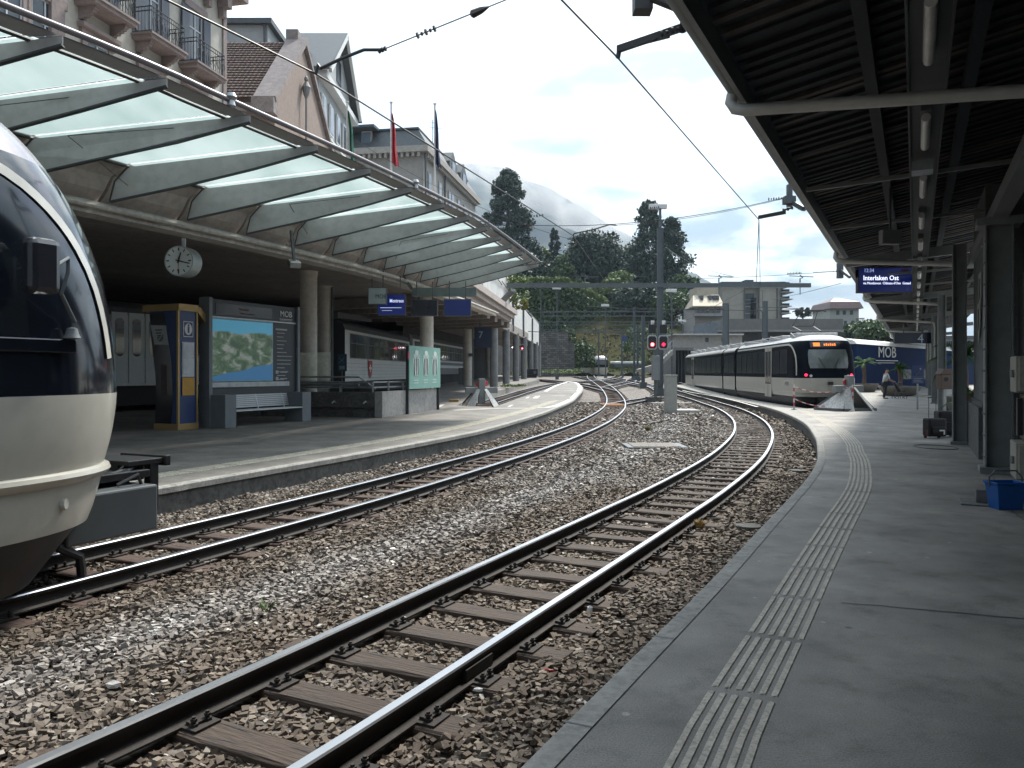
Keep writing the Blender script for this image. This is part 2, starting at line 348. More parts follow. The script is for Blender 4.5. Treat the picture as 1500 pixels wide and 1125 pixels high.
# ---------------------------------------------------------------- ground sheet
xs = list(np.linspace(-400, 500, 91)); ys = [-20, 0, 20, 40, 45, 50, 55, 62, 70, 80, 90, 105, 120, 140, 160, 200, 300, 400, 700, 1200, 2500, 5000]
mb = MB(); vs = [(x, y, -.395 + rise(y)) for y in ys for x in xs]; nx = len(xs)
mb.add(vs, [(j * nx + i, j * nx + i + 1, (j + 1) * nx + i + 1, (j + 1) * nx + i) for j in range(len(ys) - 1) for i in range(nx - 1)])
def ballast_mat(name, island):
    m = bpy.data.materials.new(name); m.use_nodes = True; t = m.node_tree; b = t.nodes['Principled BSDF']; b.inputs['Roughness'].default_value = .85
    nd, lk = t.nodes.new, t.links.new
    rp = nd('ShaderNodeValToRGB'); els = rp.color_ramp.elements
    cols = [(0, (.045, .032, .023)), (.18, (.085, .062, .044)), (.36, (.125, .092, .066)), (.52, (.080, .065, .053)), (.7, (.150, .117, .086)), (.88, (.19, .155, .12)), (.985, (.23, .195, .155)), (1, (.5, .48, .45))]
    els[0].position = 0; els[0].color = (*cols[0][1], 1); els[1].position = 1; els[1].color = (*cols[-1][1], 1)
    for p_, c_ in cols[1:-1]: q = els.new(p_); q.color = (*c_, 1)
    if island:
        g = nd('ShaderNodeNewGeometry'); lk(g.outputs['Random Per Island'], rp.inputs[0])
    else:
        c = nd('ShaderNodeTexCoord'); v = nd('ShaderNodeTexVoronoi'); v.inputs['Scale'].default_value = 15; lk(c.outputs['Object'], v.inputs['Vector'])
        sp = nd('ShaderNodeSeparateColor'); lk(v.outputs['Color'], sp.inputs[0]); lk(sp.outputs[0], rp.inputs[0])
        bp = nd('ShaderNodeBump'); bp.inputs['Distance'].default_value = .03; bp.inputs['Strength'].default_value = 1; bp.invert = True
        lk(v.outputs['Distance'], bp.inputs['Height']); lk(bp.outputs[0], b.inputs['Normal'])
    c = nd('ShaderNodeTexCoord'); n = nd('ShaderNodeTexNoise'); n.inputs['Scale'].default_value = .8; n.inputs['Detail'].default_value = 5; lk(c.outputs['Object'], n.inputs['Vector'])
    if island:
        at = nd('ShaderNodeAttribute'); at.attribute_name = 'clean_shade'; fac = at.outputs['Fac']
        ad = nd('ShaderNodeMath'); ad.operation = 'MULTIPLY_ADD'; lk(n.outputs['Fac'], ad.inputs[0]); ad.inputs[1].default_value = 1.1; ad.inputs[2].default_value = -.62
        a2 = nd('ShaderNodeMath'); a2.operation = 'ADD'; lk(ad.outputs[0], a2.inputs[0]); lk(fac, a2.inputs[1]); a2.use_clamp = True; f = a2.outputs[0]
    else: f = n.outputs['Fac']
    gr = nd('ShaderNodeMix'); gr.data_type = 'RGBA'; lk(f, gr.inputs['Factor']); lk(rp.outputs[0], gr.inputs['A'])
    hs = nd('ShaderNodeHueSaturation'); hs.inputs['Saturation'].default_value = .35; hs.inputs['Value'].default_value = 2.0 if island else 1.2; lk(rp.outputs[0], hs.inputs['Color']); lk(hs.outputs[0], gr.inputs['B'])
    lk(gr.outputs['Result'], b.inputs['Base Color']); return m
struct(mb.build('ground', ballast_mat('ballast_bed', False)))
# platform outlines -------------------------------------------------
E2 = [(-1.55, 0), (.02, 3.09), (1.38, 5.70), (2.61, 8.14), (3.12, 9.15), (4.28, 11.48), (5.23, 13.56), (6.08, 15.70), (7.45, 19.46), (9.23, 25.21), (10.99, 33.15), (12.0, 40.6), (12.75, 48), (13.25, 56), (13.55, 66)]
E1 = [(-9.9, 0), (-7.6, 4.9), (-4.95, 10.05), (-4.51, 11.1), (-3.93, 12.5), (-2.75, 15.4), (-1.30, 19.4), (-.55, 22.0), (1.0, 29), (1.9, 34), (3.2, 42), (4.15, 49.4), (5.2, 58), (5.75, 64), (5.9, 70), (5.4, 76)]
e2 = line(E2, 0, .4); e1 = line(E1, 0, .4)
def kerb(pl, side, name, wd=.135, drop=.36):
    """kerb stones: top strip, rounded nose and dirty face; side=+1 when the platform lies to the right"""
    mb = MB(); c = offset(pl, side * wd); b = .02
    top = [p + Vector((0, 0, .006)) for p in c]; no = [p + Vector((0, 0, .006)) for p in offset(pl, side * b)]
    mb.strip(top, no, 0); mb.strip(no, [p + Vector((0, 0, -.015)) for p in pl], 0)
    lo = [p + Vector((0, 0, -.09)) for p in pl]
    mb.strip([p + Vector((0, 0, -.015)) for p in pl], lo, 0)
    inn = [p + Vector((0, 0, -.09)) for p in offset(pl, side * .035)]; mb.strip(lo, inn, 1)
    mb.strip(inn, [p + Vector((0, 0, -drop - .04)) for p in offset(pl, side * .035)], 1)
    q = 0.; last = pl[0]
    for i in range(1, len(pl)):        # joints between the stones
        q += (pl[i] - last).length; last = pl[i]
        if q > 1.1:
            q = 0; n_ = normals(pl)[i]; d = Vector((-n_.y, n_.x, 0)) * .006
            a = pl[i] + Vector((0, 0, .0085)); bb = a + n_ * side * wd; mb.add([a - d, a + d, bb + d, bb - d], [(0, 1, 2, 3)], 2)
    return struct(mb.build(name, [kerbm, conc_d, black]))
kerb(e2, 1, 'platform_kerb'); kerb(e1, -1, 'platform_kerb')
def fill(poly, name, m, z=0.):
    import bmesh
    from mathutils.geometry import tessellate_polygon
    mb = MB(); vs = [Vector((p[0], p[1], 0)) for p in poly]; tri = tessellate_polygon([vs])
    mb.add([(v.x, v.y, z + rise(v.y)) for v in vs], [tuple(t) for t in tri]); return struct(mb.build(name, m))
t3l = [(14.15 + .078 * (y - 35) - 1.5, y) for y in (70, 60, 50, 42, 33.6)]
t3r = [(14.15 + .078 * (y - 35) + 1.5, y) for y in (33.6, 42, 50, 60, 75)]
fill([(p.x, p.y) for p in offset(e2, .1)] + t3l + t3r + [(25, 90), (90, 90), (90, 30), (30, -6), (-1, -6)], 'platform', asph)
mb = MB()
for pl in (t3l[::-1], t3r):
    q = lift([Vector((x, y, 0)) for x, y in pl], 0); mb.strip(q, [p - Vector((0, 0, .4)) for p in q])
q = lift([Vector((x, y, 0)) for x, y in (t3l[-1], t3r[0])], 0); mb.strip(q, [p - Vector((0, 0, .4)) for p in q])
struct(mb.build('bay_wall', conc))
b_l = [tuple(U(*p).xy) for p in ((668, 594), (700, 580), (735, 571), (762, 562.5), (790, 556))]
b_r = [tuple(U(*p).xy) for p in ((722, 597), (760, 583), (790, 573), (815, 565.5), (835, 560))]
left_poly = [(p.x, p.y) for p in offset(e1, -.1)] + b_r[::-1] + b_l + [(-2, 125), (-30, 125), (-60, 60), (-19, 35.5), (-15.2, 30.9), (-21, 20), (-28, 5), (-28, -6), (-12, -6)]
fill(left_poly, 'platform', asph2)
mb = MB()
for pl in (b_l, b_r, [b_l[0], b_r[0]]):
    q = lift([Vector((x, y, 0)) for x, y in pl], 0); mb.strip(q, [p - Vector((0, 0, .4)) for p in q])
struct(mb.build('bay_wall', conc))
mb = MB(); q = lift([Vector((x, y, 0)) for x, y in ((-28, 5), (-21, 20), (-15.2, 30.9), (-19, 35.5))], 0); mb.strip(q, [p - Vector((0, 0, .4)) for p in q]); struct(mb.build('platform_wall', conc_d))
# tactile paving, right platform: rows of six raised bars
TP = [(-.2, 1.3), (.30, 2.4), (.763, 3.417), (1.148, 4.168), (1.568, 4.97), (1.954, 5.72), (2.358, 6.5), (3.25, 8.2), (4.10, 9.8), (4.84, 11.3), (5.85, 13.6), (6.6, 15.5), (7.23, 17.05), (8.2, 19.8), (8.95, 22.2), (9.9, 25.6), (10.9, 29.2), (11.6, 32.2)]
tact = M('tactile_bar', (.50, .46, .39), .75, var=.22, scale=9, bump=.4, bscale=90, dirt=.3)
tp = line(TP, .0, .1); cum = [0.]
for i in range(1, len(tp)): cum.append(cum[-1] + (tp[i] - tp[i - 1]).length)
def along(pl, cm, s, off):
    i = min(max(int(np.searchsorted(cm, s)) - 1, 0), len(pl) - 2); t = (s - cm[i]) / (cm[i + 1] - cm[i]); p = pl[i].lerp(pl[i + 1], t)
    d = (pl[i + 1] - pl[i]).normalized(); return p + Vector((d.y, -d.x, 0)) * off
mb = MB(); s0 = .1
while s0 < cum[-1] - .9:
    for k in range(6):
        o = k * .056; h = .014; a_ = s0 + .03 + random.uniform(0, .012); b_ = s0 + .875; cuts = [a_, (a_ + b_) / 2, b_]
        if random.random() < .08: b_ -= random.uniform(.02, .1); cuts[-1] = b_
        ctr = [along(tp, cum, c, o) for c in cuts]; prev = None; vs = []
        for j, c in enumerate(cuts):
            tl = along(tp, cum, c, o - h); tr = along(tp, cum, c, o + h); z = Vector((0, 0, .006 + random.uniform(0, .001)))
            bl = along(tp, cum, c, o - h - .003); br = along(tp, cum, c, o + h + .003)
            if j in (0, 2):
                dd = (ctr[1] - ctr[0]).normalized() * (.012 if j == 0 else -.012); tl += dd; tr += dd
            vs += [bl, tl + z, ctr[j] + z, tr + z, br]
        mb.add(vs, [(j * 5 + i, j * 5 + i + 1, (j + 1) * 5 + i + 1, (j + 1) * 5 + i) for j in range(2) for i in range(4)] + [(0, 1, 2), (0, 2, 3), (0, 3, 4), (10, 11, 12), (10, 12, 13), (10, 13, 14)])
    s0 += .905
struct(mb.build('tactile_paving', tact))
# tactile studs on the left platform
tl = offset(cut(e1, 3, 46), -1.0); cm = [0.]
for i in range(1, len(tl)): cm.append(cm[-1] + (tl[i] - tl[i - 1]).length)
mb = MB(); s0 = 0.; cream_t = M('tactile_cream', (.50, .46, .37), .8, var=.25, scale=4, dirt=.3)
while s0 < cm[-1] - 1:
    k = 0.
    while k < .86:
        p = [along(tl, cm, s0 + k + dx, oy) + Vector((0, 0, z)) for dx, oy, z in ((0, -.2, .001), (.05, -.2, .001), (.05, .2, .001), (0, .2, .001), (.008, -.192, .008), (.042, -.192, .008), (.042, .192, .008), (.008, .192, .008))]
        mb.add(p, [(4, 5, 6, 7), (0, 1, 5, 4), (1, 2, 6, 5), (2, 3, 7, 6), (3, 0, 4, 7)]); k += .075
    s0 += .95
struct(mb.build('tactile_paving', cream_t))
# painted lines
lp = M('line_paint', (.62, .61, .57), .7, var=.15, scale=6, dirt=.35)
def stroke(pts, wd, z=.004): 
    mb = MB(); q = lift(spline([(*p, 0) for p in pts], .8), z); mb.strip(offset(q, -wd / 2), offset(q, wd / 2)); return struct(mb.build('painted_line', lp))
def uu(*a): return [tuple(U(*p).xy) for p in a]
stroke(uu((664, 601), (735, 598), (800, 597), (830, 588), (846, 575), (849, 566), (843, 560.5), (832, 559)), .28)
stroke(uu((832, 559.5), (810, 567), (790, 579), (771, 591.5)), .28)
for a, b in (((829, 569), (843, 568.5)), ((826, 572), (841, 571.5)), ((815, 575), (832, 574.5)), ((808, 580), (828, 579.5)), ): stroke(uu(a, b), .22)
stroke(uu((640, 597), (663, 586), (690, 574), (712, 568)), .2); stroke(uu((745, 596), (765, 586), (790, 574)), .12)
stroke([(-14.9, 30.4), (-13.9, 32.3), (-12, 36)], .15)
stroke([(p.x - .75, p.y) for p in e1 if 0 < p.y < -1] or uu((1000, 572), (1060, 583), (1110, 596)), .12)
stroke([(q.x, q.y) for q in [Vector((14.15 + .078 * (y - 35) - 2.0, y, 0)) for y in (36, 45, 55)]], .12)
# ---------------------------------------------------------------- ballast stones (loose, uncountable)
import bmesh
def ico():
    bm = bmesh.new(); bmesh.ops.create_icosphere(bm, subdivisions=1, radius=1.); v = np.array([x.co[:] for x in bm.verts]); f = np.array([[q.index for q in x.verts] for x in bm.faces]); bm.free(); return v, f
IV, IF = ico()
QV = np.array([(x, y, z) for x in (-.72, .72) for y in (-.72, .72) for z in (-.72, .72)]); QF = np.array([(0, 1, 3), (0, 3, 2), (4, 6, 7), (4, 7, 5), (0, 4, 5), (0, 5, 1), (2, 3, 7), (2, 7, 6), (0, 2, 6), (0, 6, 4), (1, 5, 7), (1, 7, 3)])
tc2 = np.array([(p.x, p.y) for p in T2]); tc1 = np.array([(p.x, p.y) for p in T1]); ed2 = np.array([(p.x, p.y) for p in e2]); ed1 = np.array([(p.x, p.y) for p in e1])
def xat(c, y): return np.interp(y, c[:, 1], c[:, 0])
def nd_(c, y):      # horizontal-to-perpendicular factor
    d = (xat(c, y + .3) - xat(c, y - .3)) / .6; return 1 / np.sqrt(1 + d * d)
def stones(y0, y1, dens, size, seed):
    r = np.random.default_rng(seed); xmin = -16; xmax = 18; n = int((xmax - xmin) * (y1 - y0) * dens)
    x = r.uniform(xmin, xmax, n); y = r.uniform(y0, y1, n)
    k = (np.abs(x) < .68 * y + .8) & (x < xat(ed2, y) - .02) & (x > xat(ed1, y) + .02)
    d2 = (x - xat(tc2, y)) * nd_(tc2, y); d1 = (x - xat(tc1, y)) * nd_(tc1, y)
    for d in (d1, d2): k &= (np.abs(np.abs(d) - .535) > .075)
    x, y, d1, d2 = x[k], y[k], d1[k], d2[k]; n = len(x)
    s = size * r.uniform(.55, 1.25, n); z = -.375 + np.interp(y, RZ, RV) + r.uniform(-.25, .45, n) * s
    inn = (np.abs(d1) < .8) | (np.abs(d2) < .8); z = np.where(inn, z - .018, z + .022 + .015 * np.sin(x * 3.1 + y * 1.7))
    # keep the sleeper tops clear
    v = QV[None] * r.uniform(.6, 1.15, (n, 8, 3)); v = v * (s[:, None, None] * np.stack([r.uniform(.75, 1.3, n), r.uniform(.6, 1.05, n), r.uniform(.42, .75, n)], 1)[:, None, :])
    a = r.uniform(0, 6.28, n); b = r.uniform(-.6, .6, n); ca, sa = np.cos(a)[:, None], np.sin(a)[:, None]; cb, sb = np.cos(b)[:, None], np.sin(b)[:, None]
    X, Y, Zz = v[..., 0], v[..., 1], v[..., 2]; X, Zz = X * cb - Zz * sb, X * sb + Zz * cb; X, Y = X * ca - Y * sa, X * sa + Y * ca
    V = np.stack([X + x[:, None], Y + y[:, None], Zz + z[:, None]], -1)
    cl = np.clip((np.abs(d1 - 1.9) * 0 + 1) - np.abs((d1 - (-d2)) / 2 * 0), 0, 1)
    dm = np.minimum(np.abs(d1), np.abs(d2)); between = (d1 > 0) & (d2 < 0)
    mid = np.abs(np.abs(d2) - np.abs(d1) - .1); cl = np.where(between, np.clip(1.0 - np.abs(mid) / np.where(y < 14, 1.5, 2.6), 0, .95), np.clip((dm - 1.1) / 1.6, 0, .3)); cl = np.where((d2 > 0), 0, cl); cl = np.where(y > 13, np.maximum(cl, np.where(between, .5, .12)), cl)  # paler, cleaner middle band; the darker right side also carries painted canopy shade
    return V.reshape(-1, 3), (QF[None] + (np.arange(n) * 8)[:, None, None]).reshape(-1, 3), np.repeat(cl, 8)
def npmesh(name, V, Fc, mat, attr=None, smooth=False):
    me = bpy.data.meshes.new(name); k = Fc.shape[1]
    me.vertices.add(len(V)); me.vertices.foreach_set('co', V.astype('f').ravel()); me.loops.add(Fc.size); me.loops.foreach_set('vertex_index', Fc.astype('i').ravel())
    me.polygons.add(len(Fc)); me.polygons.foreach_set('loop_start', np.arange(len(Fc), dtype='i') * k)
    me.update(calc_edges=True); me.materials.append(mat)
    if attr is not None: at = me.attributes.new('clean_shade', 'FLOAT', 'POINT'); at.data.foreach_set('value', attr.astype('f'))
    if smooth: me.polygons.foreach_set('use_smooth', [True] * len(Fc))
    else: me.polygons.foreach_set('use_smooth', [False] * len(Fc))
    o = bpy.data.objects.new(name, me); COL.objects.link(o); return o
batches = [stones(2.2, 8, 980, .029, 1), stones(8, 15, 560, .034, 2), stones(15, 28, 210, .046, 3), stones(28, 48, 45, .078, 4)]
Vs = []; Fs = []; Cs = []; o_ = 0
for V, Fc, c in batches: Vs.append(V); Fs.append(Fc + o_); Cs.append(c); o_ += len(V)
bal = npmesh('ballast', np.concatenate(Vs), np.concatenate(Fs), ballast_mat('ballast_stone', True), np.concatenate(Cs))
stuff(bal); bal['label'] = 'loose brown and grey ballast stones between the tracks'
# a few individual finds in the ballast
def rockobj(name, loc, s, m, label, cat, seed, sq=(1, .8, .6)):
    r = random.Random(seed); mb = MB(); vs = [Vector((v[0] * sq[0], v[1] * sq[1], v[2] * sq[2])) * s * r.uniform(.75, 1.1) + Vector(loc) for v in IV]; mb.add(vs, [tuple(f) for f in IF]); return tag(mb.build(name, m), label, cat)
paper_t = None
pale = M('pale_stone', (.5, .49, .46), .8, var=.3, scale=20, bump=.4)
rockobj('stone', U(166, 1003, -.31), .05, pale, 'large pale stone lying on the brown ballast left of the near track', 'stone', 3)
rockobj('litter_scrap', U(864, 893, -.31), .035, white, 'crumpled white scrap of litter beside the near right rail', 'litter', 5, (.7, .5, 1.2))
rockobj('litter_scrap', U(802, 982, -.33), .04, M('red_plastic', (.35, .02, .03), .4), 'flattened red wrapper on the dark ballast by the platform kerb', 'litter', 6, (1.4, .3, .3))
pl_ = MB(); c0 = U(958, 653, -.33); m4 = frame(c0, (1, 0, 0))
pl_.box((-.75, -.6, -.05), (.75, .6, .02), 0, m4); pl_.box((-.6, -.55, .02), (.52, .55, .035), 1, m4)
tag(pl_.build('manhole_cover', [steel_d, M('pit_lid', (.17, .15, .13), .85, dirt=.2, bump=.3)], bevel=.006), 'flat concrete cable pit cover in the gravel between the two tracks', 'pit cover')
for (px, py, rr), lb in zip(((1098, 772, .17), (1170, 690, .17)), ('round grey drain lid in the ballast nearest the camera', 'round grey drain lid in the ballast farther along the kerb')):
    mb = MB(); c0 = U(px, py, -.335); mb.lathe([(0, .02), (rr * .8, .02), (rr * .84, .01), (rr, .02), (rr, -.05)], c0, 24); tag(mb.build('drain_lid', conc_d), lb, 'drain lid')
fp = MB(); i0 = min(range(len(T2)), key=lambda i: abs(T2[i].y - 5.05)); c_ = offset(T2, .535 + .03); fp.beam(c_[i0] - Vector((0, 0, .08)), c_[i0 + 1] - Vector((0, 0, .08)), .03, .07); fp.build('fishplate', rail_side, bpy.data.objects['railway_track'])
for k, (px, py, s_) in enumerate(((590, 905, .02), (640, 880, .018), (1010, 1003, .02), (905, 912, .016), (700, 1010, .018), (1085, 870, .02))):
    rockobj('litter_scrap', U(px, py, -.33), s_ * 1.6, (pale, white, paper_t)[k % 3] if k % 3 < 2 else pale, ('tiny pale chip between the near rails, farther one', 'tiny white scrap between the near rails, beyond the pale chip', 'pale chip in the dark ballast near the red wrapper', 'white scrap outside the near right rail', 'small pale chip close to the near right rail', 'pale chip lying against the platform kerb')[k], 'litter', 20 + k, (1.2, .6, .5))
# ring drain and tar seams on the right platform
g_ = MB(); c0 = U(1370, 655, .003); g_.tube([c0 + Vector((.38 * math.cos(a), .5 * math.sin(a), 0)) for a in [q * math.pi / 12 for q in range(25)]], .012, 6); tag(g_.build('manhole_ring', black), 'thin dark ring of a round cover in the asphalt in front of the suitcases', 'cover')
tar = M('tar_seam', (.035, .035, .036), .5, var=.3)
for pts in ([(3.2, 2.2), (4.6, 5.2), (5.5, 8.6), (7.3, 12)], [(2.2, 5.3), (3.4, 4.9), (5.0, 4.5)], [(4.6, 8.9), (6.1, 8.0)]):
    q = [p_ + Vector((random.uniform(-.012, .012), random.uniform(-.012, .012), 0)) for p_ in spline([Vector((x, y, .0035)) for x, y in pts], .12)]; mb = MB(); mb.strip(offset(q, -.006), offset(q, .007)); struct(mb.build('asphalt_seam', tar))
# weeds
leafm = M('leaf_green', (.075, .12, .03), .6, var=.5, scale=6)
def weed(p, n, h, seed, m=None, label='', cat='weed'):
    r = random.Random(seed); mb = MB()
    for _ in range(n):
        a = r.uniform(0, 6.28); d = Vector((math.cos(a), math.sin(a), 0)); w_ = h * .12; L_ = h * r.uniform(.5, 1); q = Vector((-d.y, d.x, 0)) * w_; b = Vector(p) + d * r.uniform(0, h * .5)
        t = b + d * L_ * .6 + Vector((0, 0, L_)); mm_ = (b + t) / 2 + Vector((0, 0, L_ * .15)); mb.add([b - q * .4, b + q * .4, mm_ + q, mm_ - q, t], [(0, 1, 2, 3), (3, 2, 4)])
    return tag(mb.build('weed', m or leafm), label, cat)
weed(U(545, 682, -.34), 90, .16, 1, None, 'green weed growing at the foot of the left platform wall')
weed(U(390, 895, -.33), 14, .1, 2, None, 'small green sprout in the gravel between the tracks')
weed(U(1025, 772, -.33), 50, .1, 3, M('straw', (.35, .25, .1), .8), 'dry yellow tuft beside the near right rail')
weed(U(948, 631, -.33), 60, .15, 4, M('moss', (.14, .13, .03), .8), 'yellowish weed patch in the gravel beyond the pit cover')
# crossing boards and pale cover
bo = MB()
m4 = frame(U(898, 592, RT - .02), (1, .0, 0))
for k in range(3): bo.box((-.62, -1.3 + k * 1.0, -.05), (.5, -.85 + k * 1.0, .0), 0, m4)
tag(bo.build('crossing_boards', M('orange_wood', (.36, .17, .07), .8, var=.3, scale=4)), 'three orange timber boards between the rails at the points', 'boards')
# ================================================================ LEFT PLATFORM CANOPY
def e1p(y, off=0., z=0.):
    p = Vector((xat(ed1, y), y, z)); d = Vector((xat(ed1, y + .4) - xat(ed1, y - .4), .8, 0)).normalized(); return p + Vector((d.y, -d.x, 0)) * off
def frosted():
    m = bpy.data.materials.new('frosted_glass'); m.use_nodes = True; t = m.node_tree; t.nodes.clear(); nd, lk = t.nodes.new, t.links.new
    o = nd('ShaderNodeOutputMaterial'); tr = nd('ShaderNodeBsdfTranslucent'); df = nd('ShaderNodeBsdfDiffuse'); gl = nd('ShaderNodeBsdfGlossy'); gl.inputs['Roughness'].default_value = .25
    c = nd('ShaderNodeTexCoord'); mpn = nd('ShaderNodeMapping'); mpn.inputs['Scale'].default_value = (1, .35, 1); n = nd('ShaderNodeTexNoise'); n.inputs['Scale'].default_value = 1.6; n.inputs['Detail'].default_value = 7
    lk(c.outputs['Object'], mpn.inputs[0]); lk(mpn.outputs[0], n.inputs['Vector']); rp = nd('ShaderNodeValToRGB'); rp.color_ramp.elements[0].color = (.60, .68, .67, 1); rp.color_ramp.elements[1].color = (.72, .785, .775, 1)
    rp.color_ramp.elements[0].position = .3; rp.color_ramp.elements[1].position = .62; lk(n.outputs['Fac'], rp.inputs[0]); lk(rp.outputs[0], tr.inputs[0]); lk(rp.outputs[0], df.inputs[0])
    a = nd('ShaderNodeMixShader'); a.inputs[0].default_value = .75; lk(df.outputs[0], a.inputs[1]); lk(tr.outputs[0], a.inputs[2])
    b = nd('ShaderNodeMixShader'); b.inputs[0].default_value = .06; lk(a.outputs[0], b.inputs[1]); lk(gl.outputs[0], b.inputs[2]); lk(b.outputs[0], o.inputs[0]); return m
FG = frosted(); finm = M('fin_steel_grey_green', (.42, .42, .415), .55, var=.14, scale=1.2, dirt=.1); flg = M('fin_flange_dark', (.045, .05, .052), .5)
tubem = M('edge_tube_metal', (.17, .155, .16), .35, metal=.3, var=.12); shellm = M('render_pinkish', (.42, .37, .335), .8, var=.18, scale=1.2, dirt=.15)
can = thing('platform_canopy', 'curved frosted glass canopy on tapering fins above the left platform', 'canopy', e1p(12, -3, 0))
FZ = [3.6, 5.1, 6.6, 8.0, 9.4, 10.75, 12.3, 13.9, 15.5, 17.1, 18.7, 20.2, 21.7, 23.2, 24.7, 26.2, 27.8, 29.2]
OZ, IZ, WI = 5.60, 5.08, 2.8
def sk(y, off=0., z=0.):      # the fins run inwards at a slant, towards the near end
    return e1p(y - 1.5 * min(abs(off), 3.1) / 2.8, off, z)
for i, y in enumerate(FZ):
    o0 = sk(y, -.06, OZ); inn = sk(y, -WI, IZ); d = (o0 - inn); t = Vector((-d.y, d.x, 0)).normalized() * .012
    prof = [o0 + Vector((0, 0, -.05)), o0 + Vector((0, 0, -.15)), sk(y, -1.0, 5.10), sk(y, -2.0, 4.77), sk(y, -3.05, 4.46), sk(y, -2.98, 4.80), inn + Vector((0, 0, -.03))]
    f = MB(); f.plate([p - t / 2 for p in prof], t)
    fo = f.build('fin', finm, can)
    g = MB(); pr = [p + Vector((0, 0, -.012)) for p in (prof[1], prof[2], prof[3], prof[4])]
    for a_, b_ in zip(pr[:-1], pr[1:]): g.beam(a_, b_, .085, .025)
    g.beam(prof[4], prof[5], .05, .02, 0, d.normalized()); g.beam(prof[5], prof[6], .05, .02, 0, d.normalized())
    g.build('fin_flange', flg, fo)
def strip_y(y0, y1, n=3): return [y0 + (y1 - y0) * k / n for k in range(n + 1)]
for i in range(len(FZ) - 1):
    ys = strip_y(FZ[i] + .03, FZ[i + 1] - .03)
    g = MB(); a_ = [sk(y, -.42, OZ - .05) for y in ys]; b_ = [sk(y, -WI, IZ + .02) for y in ys]; g.strip(a_, b_)
    th = Vector((0, 0, .016)); g.strip([p + th for p in a_], [p + th for p in b_]); g.build('glass_pane', FG, can)
    g = MB(); g.strip([sk(y, -.09, OZ - .03) for y in ys], [sk(y, -.36, OZ - .06) for y in ys])
    g.strip([sk(y, -.09, OZ - .05) for y in ys], [sk(y, -.36, OZ - .08) for y in ys]); g.build('edge_strip', M('edge_strip_grey', (.42, .43, .44), .5, var=.08, scale=6), can)
    g = MB(); rows = [(-WI, IZ + .01), (-3.02, 4.86), (-3.12, 4.62), (-3.3, 4.44)]
    for (o_a, z_a), (o_b, z_b) in zip(rows[:-1], rows[1:]): g.strip([sk(y, o_a, z_a) for y in ys], [sk(y, o_b, z_b) for y in ys])
    g.build('shell', shellm, can)
ysl = [2.6 + k * .55 for k in range(50)]; ysl = [y for y in ysl if y < 29.5]
g = MB(); g.tube([e1p(y, 0, OZ + .02) for y in ysl], .042, 10); g.build('edge_tube', tubem, can, smooth=True)
g = MB(); g.tube([e1p(y, -.40, OZ - .10) for y in ysl], .028, 8); g.build('glazing_bar', flg, can, smooth=True)
g = MB(); g.tube([e1p(y, -WI, IZ - .02) for y in ysl if y < 27.8], .03, 8); g.build('glazing_bar', flg, can, smooth=True)
for i in (4, 5, 8, 11): # thin bracing cables between fins
    g = MB(); a_ = e1p(FZ[i + 1], -.5, OZ - .12); b_ = e1p(FZ[i], -2.0, 5.0); g.tube([a_, b_], .006, 5); b2 = e1p(FZ[i + 1] + .3, -2.9, 4.7); g.tube([b_, b2], .006, 5); g.build('brace_cable', flg, can)
for y in (10.9, 16.2): c = e1p(y + .9, .02, OZ + .03); g = MB(); g.lathe([(0, .1), (.06, .09), (.09, .03), (.05, -.02), (.07, -.1), (0, -.14)], c, 12); g.build('edge_lamp', galv, can, smooth=True)
# longitudinal beam behind the fins
beam = MB(); ysb = [2.6 + k * .8 for k in range(44)]
def sweep(mb, prof, ys, mi=0):
    n = len(prof); vs = []
    for y in ys:
        for o, z in prof: vs.append(e1p(y, o, z))
    fs = [(i * n + k, i * n + (k + 1) % n, (i + 1) * n + (k + 1) % n, (i + 1) * n + k) for i in range(len(ys) - 1) for k in range(n)] + [tuple(range(n)), tuple((len(ys) - 1) * n + k for k in range(n))]
    mb.add(vs, fs, mi)
sweep(beam, [(-3.2, 4.22), (-3.2, 4.44), (-3.45, 4.46), (-3.6, 4.22)], ysb); beam.tube([e1p(y, -3.12, 4.34) for y in ysb], .05, 8)
o = tag(beam.build('edge_beam', M('beam_pale', (.46, .43, .39), .7, var=.2, scale=1.5, dirt=.2)), 'long pale beam with a pipe running under the inner ends of the canopy fins', 'beam')
# ================================================================ DECK ABOVE THE LEFT TRACKS
deckm = M('deck_concrete', (.30, .265, .24), .85, var=.2, scale=.7, dirt=.18, bump=.2)
dp = [(e1p(y, -3.5).x, e1p(y, -3.5).y) for y in (2, 6, 10, 14, 18, 22, 26, 30)] + [(-2.35, 36.8), (-.1, 56), (-2.1, 58.5), (-1.3, 62), (3.7, 107), (-30, 112), (-60, 60), (-60, 2)]
mb = MB(); mb.prism(dp, 5.25, 6.0); 
deck = thing('station_deck', 'raised concrete deck roofing the old tracks behind the left platform', 'deck', (-8, 35, 0))
mb.build('slab', deckm, deck)
lip = MB(); a_, b_ = Vector((-2.2, 36.4, 0)), Vector((.05, 56.2, 0)); c_ = Vector((-2.2, 58.8, 0))
for z0, z1, o_ in ((5.1, 5.35, -.1), (5.35, 5.62, .12), (5.62, 5.95, .3)):
    d_ = (b_ - a_).normalized(); q_ = Vector((d_.y, -d_.x, 0)); aa, bb = a_ + q_ * o_ - d_ * .1, b_ + q_ * o_ + d_ * o_; cc = c_ + q_ * o_ * .2 + d_ * o_
    lip.prism([(aa.x - 2.2, aa.y), (aa.x, aa.y), (bb.x, bb.y), (cc.x, cc.y), (cc.x - 2.5, cc.y)], z0, z1)
lip.build('cornice', M('cornice_pale', (.46, .40, .36), .8, var=.15, dirt=.15), deck)
rb = MB()
